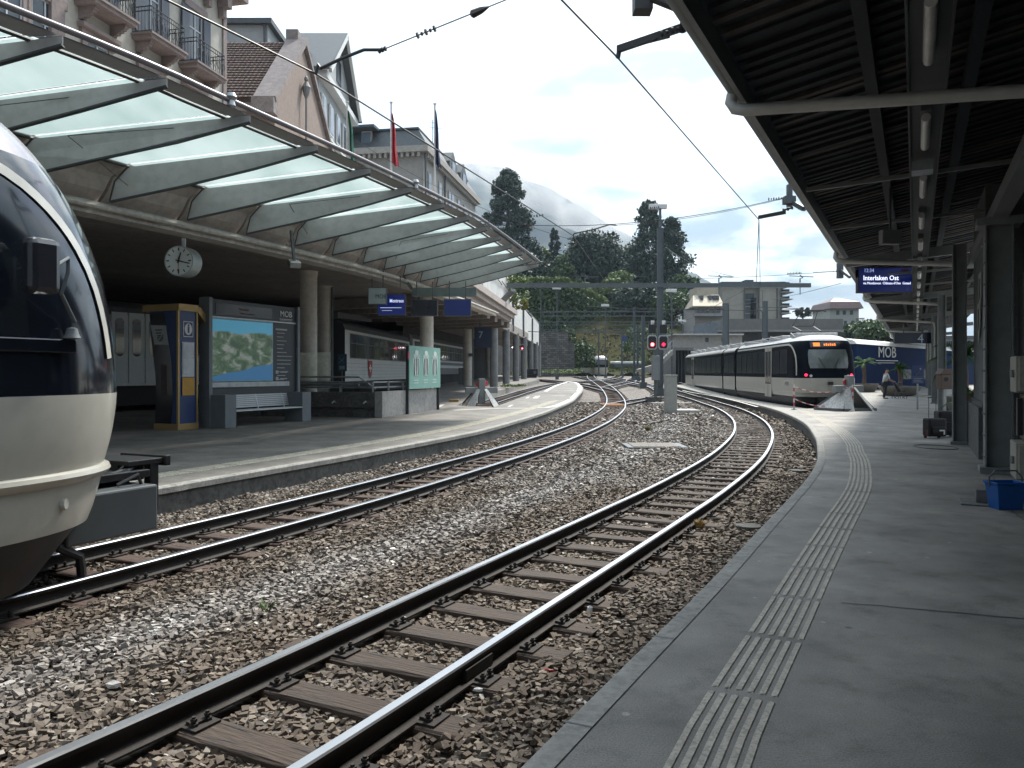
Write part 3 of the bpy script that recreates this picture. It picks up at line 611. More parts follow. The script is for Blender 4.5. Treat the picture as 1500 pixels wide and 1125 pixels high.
for k in range(7):
    t = k / 6; p = a_.lerp(b_, t); rb.beam(p + Vector((-.3, 0, 4.95)), p + Vector((-7, 3.5, 4.95)), .35, .5)
rb.build('rib', deckm, deck)
# beam with lamps and a slanted bracket at the deck end
g = MB(); g.beam(A(722, 455, 52), A(752, 425, 50), .35, .2); g.build('bracket', steel_d, deck)
# columns
colm = M('column_render', (.60, .57, .51), .8, var=.12, scale=1.2, dirt=.12)
for (px, Z, dia, lab) in ((452, 29, .62, 'thick pale round column just right of the map board'), (475, 34, .60, 'slimmer round column immediately right of the thick pale one'),
                          (625, 37, .64, 'round column standing behind the pale green poster'), (685, 66, .76, 'round column with a lamp box to the right of the green poster'), (716, 90, .72, 'pale round column behind the left buffer stop')):
    x = (px - 750) / F * Z; t = thing('column', lab, 'column', (x, Z, rise(Z)), 0, 'round columns carrying the station deck')
    top = 5.3
    g = MB(); g.lathe([(dia / 2, 0), (dia / 2, top - rise(Z) - .3), (dia / 2 + .02, top - rise(Z) - .15), (dia / 2 + .04, top - rise(Z))], (x, Z, rise(Z)), 28); g.build('shaft', colm, t, smooth=True)
    if px in (475, 685):
        g = MB(); pz = .0; g.tube([(x + dia / 2 + .06, Z - .1, rise(Z)), (x + dia / 2 + .06, Z - .1, 5.2)], .05, 8); g.build('downpipe', steel_d, t, smooth=True)
    if px == 685:
        g = MB(); g.box((x - dia / 2 - .35, Z - .45, rise(Z) + .1), (x - dia / 2 + .05, Z - .1, rise(Z) + 1.5)); g.build('cabinet', steel_d, t)
        g = MB(); g.box((x + .1, Z - .6, 3.2 - .35), (x + .5, Z - .3, 3.1)); g.build('lamp', steel_d, t)
# added wall behind the covered tracks, its dark colour paints the under-deck shade
mb = MB(); mb.strip([Vector((-45, 10, -.4)), Vector((-19, 42, -.4)), Vector((-12, 80, .5)), Vector((-3, 112, 1)), Vector((2.2, 130, 1))], [Vector((-45, 10, 5.4)), Vector((-19, 42, 5.4)), Vector((-12, 80, 5.4)), Vector((-3, 112, 5.4)), Vector((2.2, 130, 5.4))])
tag(mb.build('back_wall', M('shade_wall', (.05, .05, .052), .9, var=.5, scale=.6, dirt=.3)), 'added shade-coloured wall closing the covered tracks behind the old carriages', 'wall')
# white arcade beyond
aw = M('white_render', (.62, .62, .60), .8, var=.1, scale=.5, dirt=.12)
arc = thing('arcade_building', 'white walled building on grey pillars beyond the station deck', 'building', (1, 80, .6))
def aline(t): return Vector((-1.45 + 5.12 * t, 62 + 44 * t, 0))
for i, (t0, t1, z0, z1) in enumerate(((-.12, .30, 5.4, 10.6), (.30, .52, 5.35, 9.2), (.52, .76, 5.3, 8.0), (.76, 1.0, 5.2, 7.9))):
    a_, b_ = aline(t0), aline(t1 - .012); g = MB(); n_ = Vector((-.99, .11, 0)) * (3 + .6 * i)
    zz = z0; g.plate([a_ + Vector((0, 0, z0)), b_ + Vector((0, 0, z0 - .1)), b_ + Vector((0, 0, z1)), a_ + Vector((0, 0, z1 + .5))], n_); g.build('wall_panel', aw, arc)
    g = MB(); g.beam(b_ + Vector((.03, 0, z0)), b_ + Vector((.03, 0, z1)), .3, .12); g.build('joint', steel_d, arc)
for k, t in enumerate((.02, .2, .38, .56, .74, .9, 1.0)):
    p = aline(t) + Vector((-.1, 0, rise(62 + 44 * t))); g = MB(); g.cyl(p, Vector((p.x, p.y, 5.4)), .33, 14); g.build('pillar', M('pillar_grey', (.22, .225, .225), .8, var=.2, dirt=.2), arc, smooth=True)
g = MB(); g.strip([aline(-.1) + Vector((-6, 0, 0)), aline(1.0) + Vector((-6, 0, 0))], [aline(-.1) + Vector((-6, 0, 6)), aline(1.0) + Vector((-6, 0, 6))]); g.build('rear_wall', M('shade_wall', (0, 0, 0)), arc)  # reuses the painted shade colour behind the pillars
g = MB(); g.plate([aline(.45) + Vector((0, 0, 8.6)), aline(1.0) + Vector((0, 0, 8.0)), aline(1.0) + Vector((-5, 0, 11.5)), aline(.45) + Vector((-5, 0, 13))], (0, 0, .2)); g.build('roof', M('roof_slate', (.10, .105, .115), .7, var=.3), arc)
for k in range(5):
    g = MB(); a_ = aline(-.1 + k * .1); g.tube([a_ + Vector((.1, 0, 9.2)), aline(-.1 + (k + 1) * .1) + Vector((.1, 0, 8.9))], .04, 5); g.build('handrail', steel_d, arc)
# ================================================================ OLD CARRIAGES
oldw = M('carriage_white', (.66, .69, .68), .45, var=.08, scale=2, dirt=.12); oldg = M('carriage_grey', (.16, .175, .18), .5, var=.1); oldroof = M('carriage_roof', (.12, .125, .13), .7, var=.25, dirt=.3)
under = M('underframe', (.02, .02, .022), .8, var=.3)
def old_car(a, b, label, doors=False, band=False, cab=False):
    a, b = Vector((*a, 0)), Vector((*b, 0)); L = (b - a).length; zf = 1.02 + rise((a.y + b.y) / 2) * .6; m4 = frame((a.x, a.y, 0), b - a); m4.translation.z = zf - 1.02
    t = thing('railway_carriage', label, 'carriage', (a.x, a.y, zf - 1.02)); g = MB()
    # body shell, upright with tumble-home roof
    prof = [(0, 1.02), (-.02, 1.6), (0, 2.1), (.0, 3.75), (.12, 4.05), (.5, 4.28), (1.35, 4.38), (2.2, 4.28), (2.58, 4.05), (2.7, 3.75), (2.72, 1.6), (2.7, 1.02)]
    vs = [m4 @ Vector((x, y, z)) for x in (0, L) for y, z in prof]; n = len(prof)
    for k in range(n):
        k2 = (k + 1) % n; z = (prof[k][1] + prof[k2][1]) / 2; mi = 1 if z > 3.8 else (2 if (band and z < 1.4) else 0)
        g.add([vs[k], vs[k2], vs[n + k2], vs[n + k]], [(0, 1, 2, 3)], mi)
    g.add(vs[:n], [tuple(range(n))], 3 if cab else 0); g.add(vs[n:], [tuple(range(n))], 0)
    g.build('body', [oldw, oldroof, oldg, black], t)
    g = MB()
    for k in range(5): z = 1.18 + k * .2; g.box((.05, -.032, z), (L - .05, -.01, z + .012), 0, m4)
    g.build('panel_groove', oldg, t)
    if band:
        g = MB(); g.box((.02, -.03, 1.85), (L, -.012, 2.1), 0, m4); g.build('colour_band', M('band_grey_blue', (.10, .13, .17), .5), t)
    g = MB(); g.box((.3, .2, .25), (L - .3, 2.5, 1.0), 0, m4)
    for x in (1.5, 3.3, L - 3.3, L - 1.5):
        w_ = m4 @ Vector((x, .35, .25)); w2 = m4 @ Vector((x, .5, .25)); g.cyl(w_, w2, .42, 16)
    g.build('underframe', under, t)
    x0 = 5.95 if doors else (.9 if cab else .5); n_w = max(2, int((L - x0 - .4) / 1.22)); st = (L - x0 - .4) / n_w
    for k in range(n_w):
        x = x0 + k * st; f = MB(); f.box((x + .06, -.045, 2.25), (x + st - .06, -.012, 3.6), 0, m4); fo = f.build('window', oldg, t)
        f = MB(); f.box((x + .1, -.052, 2.3), (x + st - .1, -.046, 3.05), 0, m4); f.box((x + .1, -.052, 3.1), (x + st - .1, -.046, 3.55), 0, m4); f.build('pane', glassd, fo)
    if doors:
        for k in range(3):
            x = 3.55 + k * .72; f = MB(); f.box((x, -.05, 1.12), (x + .66, -.012, 3.85), 0, m4); fo = f.build('door', M('door_pale', (.62, .68, .68), .4, var=.06), t)
            pts = []; cx = x + .33
            for q in range(16):
                an = 2 * math.pi * q / 16; pts.append(m4 @ Vector((cx + .19 * math.cos(an), -.062, (3.4 if math.sin(an) > 0 else 2.3) + .19 * math.sin(an) + .05)))
            f = MB(); f.plate(pts, (0, 0, 0.0001)); f = MB(); f.plate(pts, (m4.to_3x3() @ Vector((0, .008, 0)))); f.build('door_window', glassd, fo)
    return t
old_car((-17.0, 26.9), (-9.6, 40), 'old white carriage with folding doors behind the blue kiosk', doors=True)
t = old_car((-8.75, 41.3), (-7.6, 58.4), 'old white carriage with a red cross badge behind the railings', cab=True)
m4 = frame((-8.75, 41.3, 0), (1.15, 17.1, 0))
c = m4 @ Vector((5.2, -.06, 1.75)); g = MB(); fr = m4.to_3x3()
sh = [(-.3, .36), (.3, .36), (.3, 0), (.18, -.3), (0, -.42), (-.18, -.3), (-.3, 0)]
g.plate([c + fr @ Vector((x * 1.6, 0, z * 1.3)) for x, z in sh], fr @ Vector((0, .01, 0)), 0)
for x0, z0 in ((.22, .07), (.07, .22)): g.plate([c + fr @ Vector((x * 1.4, -.006, z + .03)) for x, z in ((-x0, -z0), (x0, -z0), (x0, z0), (-x0, z0))], fr @ Vector((0, .004, 0)), 1)
g.build('badge', [M('badge_red', (.35, .02, .03), .5), white], t)
g = MB(); g.beam(m4 @ Vector((-.6, 1.3, 4.5)), m4 @ Vector((6.5, 1.3, 4.75)), 2.2, .3); g.build('roof_housing', oldroof, t)
old_car((-7.5, 59.6), (-4.7, 84), 'distant old carriage with grey-blue waist band seen between two round columns', band=True)
# ================================================================ INFORMATION KIOSK
BD = Vector((.41, .912, 0)); kz = 0.
k0 = Vector((-8.92, 21.06, 0)); km = frame(k0, BD)       # x along the board direction, y away from the near track (left)
gold = M('gold_trim', (.36, .25, .10), .4, metal=.4, var=.1); screenb = M('kiosk_screen_black', (.008, .009, .011), .15, coat=.5)
t = thing('information_kiosk', 'tall navy blue information kiosk with gold trim on the left platform', 'kiosk', k0)
g = MB(); side = [(0, .1), (0, 3.2), (1.06, 3.2), (.98, 2.4), (.84, 1.5), (.8, .9), (.86, .1)]
g.add([km @ Vector((x, y, z)) for x in (0, .64) for y, z in side], [tuple(range(7)), tuple(range(7, 14))] + [(k, (k + 1) % 7, 7 + (k + 1) % 7, 7 + k) for k in range(7)]); g.build('body', navy, t)
g = MB(); front = [(.26, .14), (.18, .9), (.22, 1.8), (.38, 2.6), (.52, 3.15), (1.02, 3.15), (.96, 2.4), (.82, 1.5), (.78, .9), (.83, .14)]
g.plate([km @ Vector((-.012, y, z)) for y, z in front], km.to_3x3() @ Vector((.012, 0, 0))); g.build('front_panel', screenb, t)
g = MB(); g.plate([km @ Vector((-.03, y, z)) for y, z in ((.98, 2.82), (.42, 2.80), (.32, 2.28), (.84, 2.30))], km.to_3x3() @ Vector((.015, 0, 0))); pn = g.build('notice', M('notice_grey', (.40, .42, .42), .6), t)
g = MB(); nd0 = km.to_3x3() @ Vector((.004, 0, 0))
for y0, z0, y1, z1 in ((.8, 2.7, .55, 2.68), (.78, 2.62, .58, 2.60)): g.plate([km @ Vector((-.035, a, b)) for a, b in ((y0, z0), (y1, z0), (y1, z0 - .03), (y0, z0 - .03))], nd0)
for k in range(5):
    for j in range(4):
        if (k * 3 + j * 5) % 4: g.plate([km @ Vector((-.035, .72 - k * .045 + a, 2.38 + j * .045 + b)) for a, b in ((0, 0), (-.035, 0), (-.035, .035), (0, .035))], nd0)
g.build('print', black, pn)
g = MB(); g.plate([km @ Vector((-.018, y, z)) for y, z in ((.62, .95), (.40, .95), (.40, 1.75), (.62, 1.75))], nd0); g.build('slot_panel', M('brownish_panel', (.07, .05, .05), .5), t)
g = MB(); g.box((-.02, -.05, 3.2), (.66, 1.3, 3.38), 0, km); g.add([km @ Vector(p) for p in ((-.02, -.05, 3.2), (-.02, -.05, 3.38), (.95, -.05, 2.95), (.85, -.05, 2.83), (-.02, 1.0, 3.2), (-.02, 1.0, 3.38), (.95, .9, 2.95), (.85, .9, 2.83))], []); 
g.beam(km @ Vector((.66, .5, 3.29)), km @ Vector((1.0, .5, 2.93)), 1.1, .16); g.build('roof', gold, t)
g = MB(); g.box((-.03, -.03, .0), (.68, .86, .16), 0, km); g.box((-.03, -.03, .16), (.03, .03, 3.2), 0, km); g.box((.61, -.03, .16), (.66, .03, 3.2), 0, km); g.build('trim', gold, t)
g = MB(); g.box((.12, -.02, 1.42), (.54, .0, 2.36), 0, km); pf = g.build('timetable_case', galv, t)
g = MB(); g.box((.15, -.03, 1.95), (.51, -.02, 2.33), 0, km); g.box((.15, -.03, 1.5), (.51, -.02, 1.92), 0, km); g.build('leaflet', [M('paper', (.55, .58, .6), .7), M('amber_poster', (.50, .27, .04), .6)], pf)
g = MB(); g.box((.12, -.03, .92), (.54, -.02, 1.4), 0, km); g.build('poster', M('amber_poster', (0, 0, 0)), t)
krot = face_rot(km.to_3x3() @ Vector((0, -1, 0)))
g = MB(); g.box((.16, -.02, 2.5), (.5, 0, 2.92), 0, km); g.box((.18, -.024, 2.52), (.48, -.018, 2.90), 1, km)
cc = [km @ Vector((.33 + .125 * math.cos(q * math.pi / 10), -.027, 2.71 + .155 * math.sin(q * math.pi / 10))) for q in range(20)]; g.plate(cc, km.to_3x3() @ Vector((0, .004, 0)), 0); ip = g.build('info_sign', [white, navy], t)
text('i', 'lettering', km @ Vector((.33, -.033, 2.72)), krot, .34, navy, ip, bold=.012)
# ================================================================ MAP BOARD
b0 = Vector((-8.45, 21.85, 0)); bl = 3.84; bm_ = frame(b0, BD); bw = lambda x, y, z: bm_ @ Vector((x, y, z)); B3 = bm_.to_3x3(); brot = face_rot(B3 @ Vector((0, -1, 0)))
slate = M('slate_paint', (.035, .042, .05), .5, var=.12); slate2 = M('slate_paint_light', (.16, .18, .195), .55, var=.12)
t = thing('map_board', 'large dark slate display board with a relief map beside the blue kiosk', 'board', b0)
g = MB(); g.box((0, -.08, 0), (.12, .3, 3.63), 0, bm_); g.box((bl - .12, -.08, 0), (bl, .3, 3.63), 0, bm_); g.build('post', slate2, t)
g = MB(); g.box((.12, 0, .9), (bl - .12, .2, 3.6), 0, bm_); g.build('panel', slate, t)
g = MB(); g.box((.12, -.03, 3.08), (bl - .12, 0, 3.12), 0, bm_); g.box((.12, -.06, 1.12), (bl - .5, 0, 1.26), 0, bm_); g.build('ledge', galv, t)
g = MB(); g.box((.3, -.012, 3.18), (2.6, 0, 3.5), 0, bm_); d1 = g.build('departure_display', M('display_off', (.05, .055, .06), .2), t)
for k, (x, z, s) in enumerate(((1.4, 3.38, .1), (1.55, 3.26, .07))): text('Montreux' if k == 0 else 'Chernex Les Avants', 'lettering', bw(x, -.02, z), brot, s, M('faint_red_text', (.22, .08, .08), .6), d1)
text('MOB', 'logo', bw(3.25, -.012, 3.36), brot, .26, white, t); g = MB(); g.box((2.95, -.012, 3.2), (3.55, -.004, 3.212), 0, bm_); g.box((2.98, -.012, 3.165), (3.5, -.004, 3.172), 0, bm_); g.build('logo_line', white, t)
def map_mat():
    m = bpy.data.materials.new('relief_map'); m.use_nodes = True; tt = m.node_tree; b = tt.nodes['Principled BSDF']; b.inputs['Roughness'].default_value = .35; nd, lk = tt.nodes.new, tt.links.new
    c = nd('ShaderNodeTexCoord'); sp = nd('ShaderNodeSeparateXYZ'); lk(c.outputs['UV'], sp.inputs[0])
    n = nd('ShaderNodeTexNoise'); n.inputs['Scale'].default_value = 6; n.inputs['Detail'].default_value = 12; n.inputs['Distortion'].default_value = .7; n.inputs['Roughness'].default_value = .6; lk(c.outputs['UV'], n.inputs['Vector'])
    rp = nd('ShaderNodeValToRGB'); e = rp.color_ramp.elements; e[0].position = .38; e[0].color = (.055, .10, .065, 1); e[1].position = .62; e[1].color = (.36, .37, .33, 1); q = e.new(.49); q.color = (.10, .17, .09, 1); q = e.new(.55); q.color = (.2, .26, .2, 1); lk(n.outputs['Fac'], rp.inputs[0])
    n2 = nd('ShaderNodeTexNoise'); n2.inputs['Scale'].default_value = 3; lk(c.outputs['UV'], n2.inputs['Vector'])
    def band(lo_expr_in, slope, off, width):       # v + slope*u + noise > off
        a = nd('ShaderNodeMath'); a.operation = 'MULTIPLY_ADD'; lk(sp.outputs[0], a.inputs[0]); a.inputs[1].default_value = slope; lk(sp.outputs[1], a.inputs[2])
        b_ = nd('ShaderNodeMath'); b_.operation = 'MULTIPLY_ADD'; lk(n2.outputs['Fac'], b_.inputs[0]); b_.inputs[1].default_value = .16; lk(a.outputs[0], b_.inputs[2])
        r = nd('ShaderNodeMapRange'); lk(b_.outputs[0], r.inputs['Value']); r.inputs['From Min'].default_value = off; r.inputs['From Max'].default_value = off + width; return r
    s1 = band(None, 0, .86, .03); mxa = nd('ShaderNodeMix'); mxa.data_type = 'RGBA'; lk(s1.outputs[0], mxa.inputs['Factor']); lk(rp.outputs[0], mxa.inputs['A']); mxa.inputs['B'].default_value = (.10, .42, .62, 1)
    s2 = band(None, -.24, .12, .012); mxb = nd('ShaderNodeMix'); mxb.data_type = 'RGBA'; lk(s2.outputs[0], mxb.inputs['Factor']); mxb.inputs['A'].default_value = (.05, .19, .38, 1); lk(mxa.outputs['Result'], mxb.inputs['B'])
    lk(mxb.outputs['Result'], b.inputs['Base Color']); b.inputs['Emission Strength'].default_value = .12; lk(mxb.outputs['Result'], b.inputs['Emission Color']); return m  # faint self-glow brightens the printed map
g = MB(); g.add([bw(.16, -.02, 1.32), bw(2.62, -.02, 1.32), bw(2.62, -.02, 3.04), bw(.16, -.02, 3.04)], [(0, 1, 2, 3)]); mo = g.build('relief_map', map_mat(), t)
uv = mo.data.uv_layers.new(name='UVMap')
for lp_ in mo.data.loops: v = lp_.vertex_index; uv.data[lp_.index].uv = ((0, 0), (1, 0), (1, 1), (0, 1))[v]
g = MB(); g.box((.14, -.016, 1.28), (2.64, -.004, 3.08), 0, bm_); g.build('map_frame', M('map_edge', (.2, .4, .5), .5), t)
g = MB(); r_ = random.Random(4)
for k in range(13): g.box((2.78 + .06, -.008, 2.75 - k * .12), (2.78 + r_.uniform(.3, .8), -.002, 2.775 - k * .12), 0, bm_)
g.box((2.78, -.008, 2.85), (3.3, -.002, 2.9), 0, bm_)
for z in (1.5, 1.3): g.box((2.78, -.008, z), (2.9, -.002, z + .1), 0, bm_); g.box((2.98, -.008, z + .03), (3.3, -.002, z + .06), 0, bm_)
g.build('legend', M('legend_print', (.35, .37, .38), .7), t)
# ================================================================ BENCH
b0 = U(326, 627.5); bm_ = frame(b0, BD); t = thing('platform_bench', 'slatted metal bench between slate grey blocks in front of the map board', 'bench', b0)
for x in (0, 3.25):
    g = MB(); g.box((x, -.1, 0), (x + .42, .62, .92), 0, bm_); g.build('end_block', slate2, t, bevel=.015)
g = MB(); g.box((.02, .55, .5), (3.6, .66, .98), 0, bm_); g.build('rear_panel', slate2, t)
bench_m = M('bench_metal_pale', (.60, .63, .64), .4, var=.08)
g = MB()
for k in range(8): g.box((.42, -.10 + k * .068, .44 + .002 * k), (3.25, -.045 + k * .068, .47), 0, bm_)
g.build('seat', bench_m, t, bevel=.004)
g = MB()
for k in range(9): g.box((.3, .44 + k * .012, .52 + k * .055), (3.3, .462 + k * .012, .56 + k * .055), 0, bm_)
for x in (.7, 1.85, 3.0): g.beam(bm_ @ Vector((x, .4, .42)), bm_ @ Vector((x, .58, 1.02)), .04, .04)
g.build('backrest', bench_m, t, bevel=.004)
# ================================================================ UNDERPASS RAMP WALL
c0 = Vector((-4.39, 26.7, 0)); rm = frame(c0, Vector((1.29, 5.8, 0))); t = thing('underpass_parapet', 'low concrete stair parapet with steel rails and a glass screen on the left platform', 'parapet', c0)
g = MB(); g.box((0, 0, 0), (5.9, .28, .88), 0, rm); g.build('end_wall', M('concrete_pale_lit', (.36, .35, .335), .85, var=.2, scale=1.5, dirt=.2, bump=.3), t, bevel=.01)
g = MB(); g.box((.002, .28, .35), (.3, 4.6, .86), 0, rm); g.box((5.6, .28, 0), (5.898, 4.6, .86), 0, rm); g.box((.0, 4.6, 0), (5.9, 4.85, .86), 0, rm); g.box((.35, .3, 0), (5.5, 4.5, .3), 0, rm); g.box((.15, .3, .0), (.32, 4.6, .35), 0, rm); g.build('side_wall', conc_d, t)  # dark side walls against the pale end wall: shaded and lit faces painted
for k in range(4):
    g = MB(); y = .55 + k * 1.15; g.tube([rm @ Vector((-.02, y, .5)), rm @ Vector((-.14, y, .55)), rm @ Vector((-.2, y + .06, .48))], .035, 8); g.build('wall_lamp', galv, t, smooth=True)
g = MB()
for z in (1.2, 1.02): g.tube([rm @ Vector((.15, 4.6, z)), rm @ Vector((.15, .4, z)), rm @ Vector((2.4, .15, z)), rm @ Vector((5.7, .15, z))], .028, 8)
g.tube([rm @ Vector((.15, 3.2, 1.38)), rm @ Vector((.15, .9, 1.38)), rm @ Vector((.4, .4, .95))], .03, 8); g.tube([rm @ Vector((.12, 3.2, 1.12)), rm @ Vector((.12, .9, 1.12))], .05, 8)
for x, y in ((.15, .4), (.15, 1.6), (.15, 3.2), (.15, 4.5), (1.2, .25), (2.4, .15), (4, .15), (5.6, .15)): g.beam(rm @ Vector((x, y, .86)), rm @ Vector((x, y, 1.22)), .06, .05)
g.build('handrail', galv, t, smooth=True)
gsm = M('screen_glass', (.75, .85, .83), .05, trans=.92)
g = MB(); g.box((.9, 4.72, .95), (.92, 2.3, 2.25), 0, rm); g.build('glass_screen', gsm, t)
# small blue notice sign behind the railing
p = A(501, 540, 31); g = MB(); g.beam(p + Vector((0, 0, -1.62)), p + Vector((0, 0, .1)), .04, .04); t = thing('notice_sign', 'small dark blue notice sign standing behind the glass screen', 'sign', (p.x, p.y, 0)); g.build('post', steel_d, t)
sgb = M('sign_teal_blue', (.02, .06, .10), .5); g = MB(); g.box((p.x - .17, p.y - .03, p.z - .1), (p.x + .19, p.y, p.z + .58)); pnl = g.build('panel', sgb, t)
g = MB(); q = p + Vector((0, -.035, .33)); g.beam(q + Vector((-.1, 0, -.1)), q + Vector((.1, 0, .1)), .004, .02, 0, Vector((0, 1, 0))); g.beam(q + Vector((.1, 0, -.1)), q + Vector((-.1, 0, .1)), .004, .02, 0, Vector((0, 1, 0)))
for k in range(3): g.box((p.x - .1, p.y - .036, p.z - .02 + k * .05), (p.x + .11, p.y - .031, p.z + .0 + k * .05))
g.build('pictogram', M('sign_pale', (.4, .5, .52), .6), pnl)
# green poster stand
a_, b_ = Vector((-3.80, 28.9, 0)), Vector((-3.0, 32.6, 0)); pm = frame(a_, b_ - a_); L = (b_ - a_).length; t = thing('poster_stand', 'pale green poster stand with three striped sundaes by the parapet', 'poster', a_)
for x in (0, L - .08):
    g = MB(); g.box((x, 0, 0), (x + .08, .1, 2.5), 0, pm); g.build('post', slate, t)
mint = M('poster_mint', (.20, .38, .33), .6, var=.06); g = MB(); g.box((.0, -.04, .92), (L, -.005, 2.53), 0, pm); pp = g.build('poster_panel', mint, t)
pmm = [M('poster_white', (.6, .66, .63), .6), slate, M('poster_pale', (.42, .55, .5), .6)]; P3 = pm.to_3x3(); thn = P3 @ Vector((0, .004, 0))
for k in range(3):
    g = MB(); cx = L * (.2 + .3 * k)
    g.plate([pm @ Vector((cx + x, -.05, z)) for x, z in ((-.22, 1.42), (.22, 1.42), (.36, 2.08), (-.36, 2.08))], thn, 0)
    for j in (-1, 0, 1): g.plate([pm @ Vector((cx + x + j * .19, -.055, z)) for x, z in ((-.05, 1.44), (.03, 1.44), (.05, 2.06), (-.05, 2.06))], thn, 1)
    for q, (dx, dz, rr) in enumerate(((-.18, 2.16, .16), (.16, 2.16, .16), (0, 2.28, .18))):
        g.plate([pm @ Vector((cx + dx + rr * 1.2 * math.cos(an), -.058 - q * .002, dz + rr * .55 * math.sin(an))) for an in [i * math.pi / 6 for i in range(12)]], thn, 2 if q < 2 else 0)
    for j in range(2): g.box((cx - .3, -.045, 1.22 - j * .1), (cx + .25, -.041, 1.26 - j * .1), 2, pm)
    g.build('print', pmm, pp)
g = MB(); g.box((-.14, -.05, 2.02), (-.01, -.01, 2.3), 0, pm); g.build('tag', M('tag_red', (.45, .03, .06), .5), t)
# ================================================================ CLOCK AND HANGING SIGNS
cz_ = A(262, 382, 15.6); nrm = Vector((-.10, -.99, 0)).normalized(); ax = nrm
t = thing('station_clock', 'round two-faced station clock hanging under the canopy beam', 'clock', cz_)
g = MB(); g.cyl(cz_ - ax * .0, cz_ - ax * .36, .30, 40); g.build('case', M('clock_case', (.34, .37, .36), .4, metal=.3), t, smooth=True)
g = MB(); g.cyl(cz_ + ax * .006, cz_ - ax * .01, .275, 40); fc = g.build('clock_face', M('clock_white', (.55, .6, .58), .4, var=.03), t)
rt3 = face_rot(ax); g = MB(); o3 = cz_ + ax * .010
def hand(an, r0, r1, wd):
    d = rt3 @ Vector((math.sin(an), math.cos(an), 0)); s_ = rt3 @ Vector((math.cos(an), -math.sin(an), 0)) * wd / 2; g.plate([o3 + d * r0 - s_, o3 + d * r0 + s_, o3 + d * r1 + s_ * .8, o3 + d * r1 - s_ * .8], ax * .004)
for k in range(12): hand(k * math.pi / 6, .20, .26, .022 if k % 3 else .026)
g.build('hour_marks', black, fc); g = MB(); o3 = cz_ + ax * .017; hand(R(17), -.05, .17, .03); hand(R(104), -.06, .24, .024); g.build('clock_hand', black, fc)
g = MB(); o3 = cz_ + ax * .024; hand(R(180), -.08, .2, .008); hand(R(180), .17, .21, .04); g.build('second_hand', M('clock_dark_red', (.06, .02, .02), .5), fc)
g = MB(); c1 = cz_ - ax * .18; g.cyl(c1 + Vector((0, 0, .28)), Vector((c1.x, c1.y, 4.22)), .045, 12); g.build('hanger', galv, t, smooth=True)
# lamps along the beam
for (px, py, Z, lb) in ((431, 386, 17.5, 'square floodlight under the beam, nearer one beside the first round column'),):
    p = A(px, py, Z); t = thing('floodlight', lb, 'lamp', p); g = MB(); m_ = frame(p, (.5, -.8, 0)) @ Matrix.Rotation(R(25), 4, 'Y'); g.box((-.12, -.12, -.07), (.12, .12, .06), 0, m_); g.build('housing', galv, t, bevel=.01)
    g = MB(); g.box((-.1, -.1, -.075), (.1, .1, -.071), 0, m_); g.build('lens', glassb, t); g = MB(); g.beam(p + Vector((0, 0, .05)), p + Vector((-.1, .1, .75)), .05, .05); g.build('bracket', steel_d, t)
for k, (x0, y0, x1, y1, Z) in enumerate(((362, 363, 421, 377, 18), (497, 391, 527, 402, 21))):
    g = MB(); a_ = A(x0, y0, Z); b_ = A(x1, y1, Z + 1.5); g.beam(a_, b_, .1, .06); g.beam(a_, a_ + Vector((0, 0, .5)), .03, .03); g.beam(b_, b_ + Vector((0, 0, .6)), .03, .03)
    tag(g.build('strip_light', galv), ('strip light under the beam left of the first column', 'strip light under the beam right of the columns')[k], 'strip light', 'strip lights under the deck')
# hanging signs at about 24 m
Zs = 24.; face = face_rot((.25, -1, 0))
def hang_sign(name, label, x0, x1, y0, y1, Z, m, cat='sign', dep=.14, tilt=0.):
    a_ = A(x0, y1, Z); b_ = A(x1, y0, Z); t = thing(name, label, cat, ((a_.x + b_.x) / 2, Z, a_.z)); g = MB(); g.box((a_.x, Z, a_.z), (b_.x, Z + dep, b_.z)); g.build('case', steel_d, t)
    g = MB(); g.box((a_.x + .02, Z - .008, a_.z + .02), (b_.x - .02, Z, b_.z - .02)); f_ = g.build('sign_face', m, t)
    for q in (.2, .8): x = a_.x + (b_.x - a_.x) * q; g = MB(); g.beam((x, Z + dep / 2, b_.z), (x, Z + dep / 2, b_.z + .55), .03, .03); g.build('hanger', steel_d, t)
    return t, f_, a_, b_
FR = face_rot((0, -1, 0)); blue = M('display_blue', (.008, .016, .10), .25, emit=(.006, .014, .12), es=.25)
t, f_, a_, b_ = hang_sign('logo_sign', 'small grey-white box sign with the MOB logo left of the blue name board', 539, 566, 421, 446, 22.5, M('sign_grey_white', (.42, .5, .5), .5))
text('MOB', 'logo', ((a_.x * .3 + b_.x * .7), 22.48, (a_.z + b_.z) / 2 - .02), FR, .17, M('logo_dark', (.06, .1, .1), .5), f_, sx=.85)
t, f_, a_, b_ = hang_sign('departure_display', 'blue hanging display reading Montreux under the left deck', 553, 594, 431, 462, 23.5, blue, 'display')
text('Montreux', 'lettering', (b_.x - .26, 23.48, b_.z - .2), FR, .145, M('display_text', (.5, .55, .7), .5, emit=(.5, .55, .75), es=.5), f_, sx=.72, bold=.003)
g = MB(); g.box((b_.x - .75, 23.48, a_.z + .22), (b_.x - .12, 23.488, a_.z + .235)); g.box((b_.x - .7, 23.48, a_.z + .14), (b_.x - .4, 23.488, a_.z + .15)); g.build('text_line', M('display_text', (0, 0, 0)), f_)
hang_sign('departure_display', 'switched-off black hanging display between two blue ones', 602, 641, 439, 463, 24, M('display_black', (.008, .011, .02), .25), 'display')
hang_sign('departure_display', 'plain blue hanging display without text beside the black one', 650, 690, 438, 463, 24, M('display_blue_plain', (.012, .02, .085), .35, emit=(.008, .02, .12), es=.15), 'display')
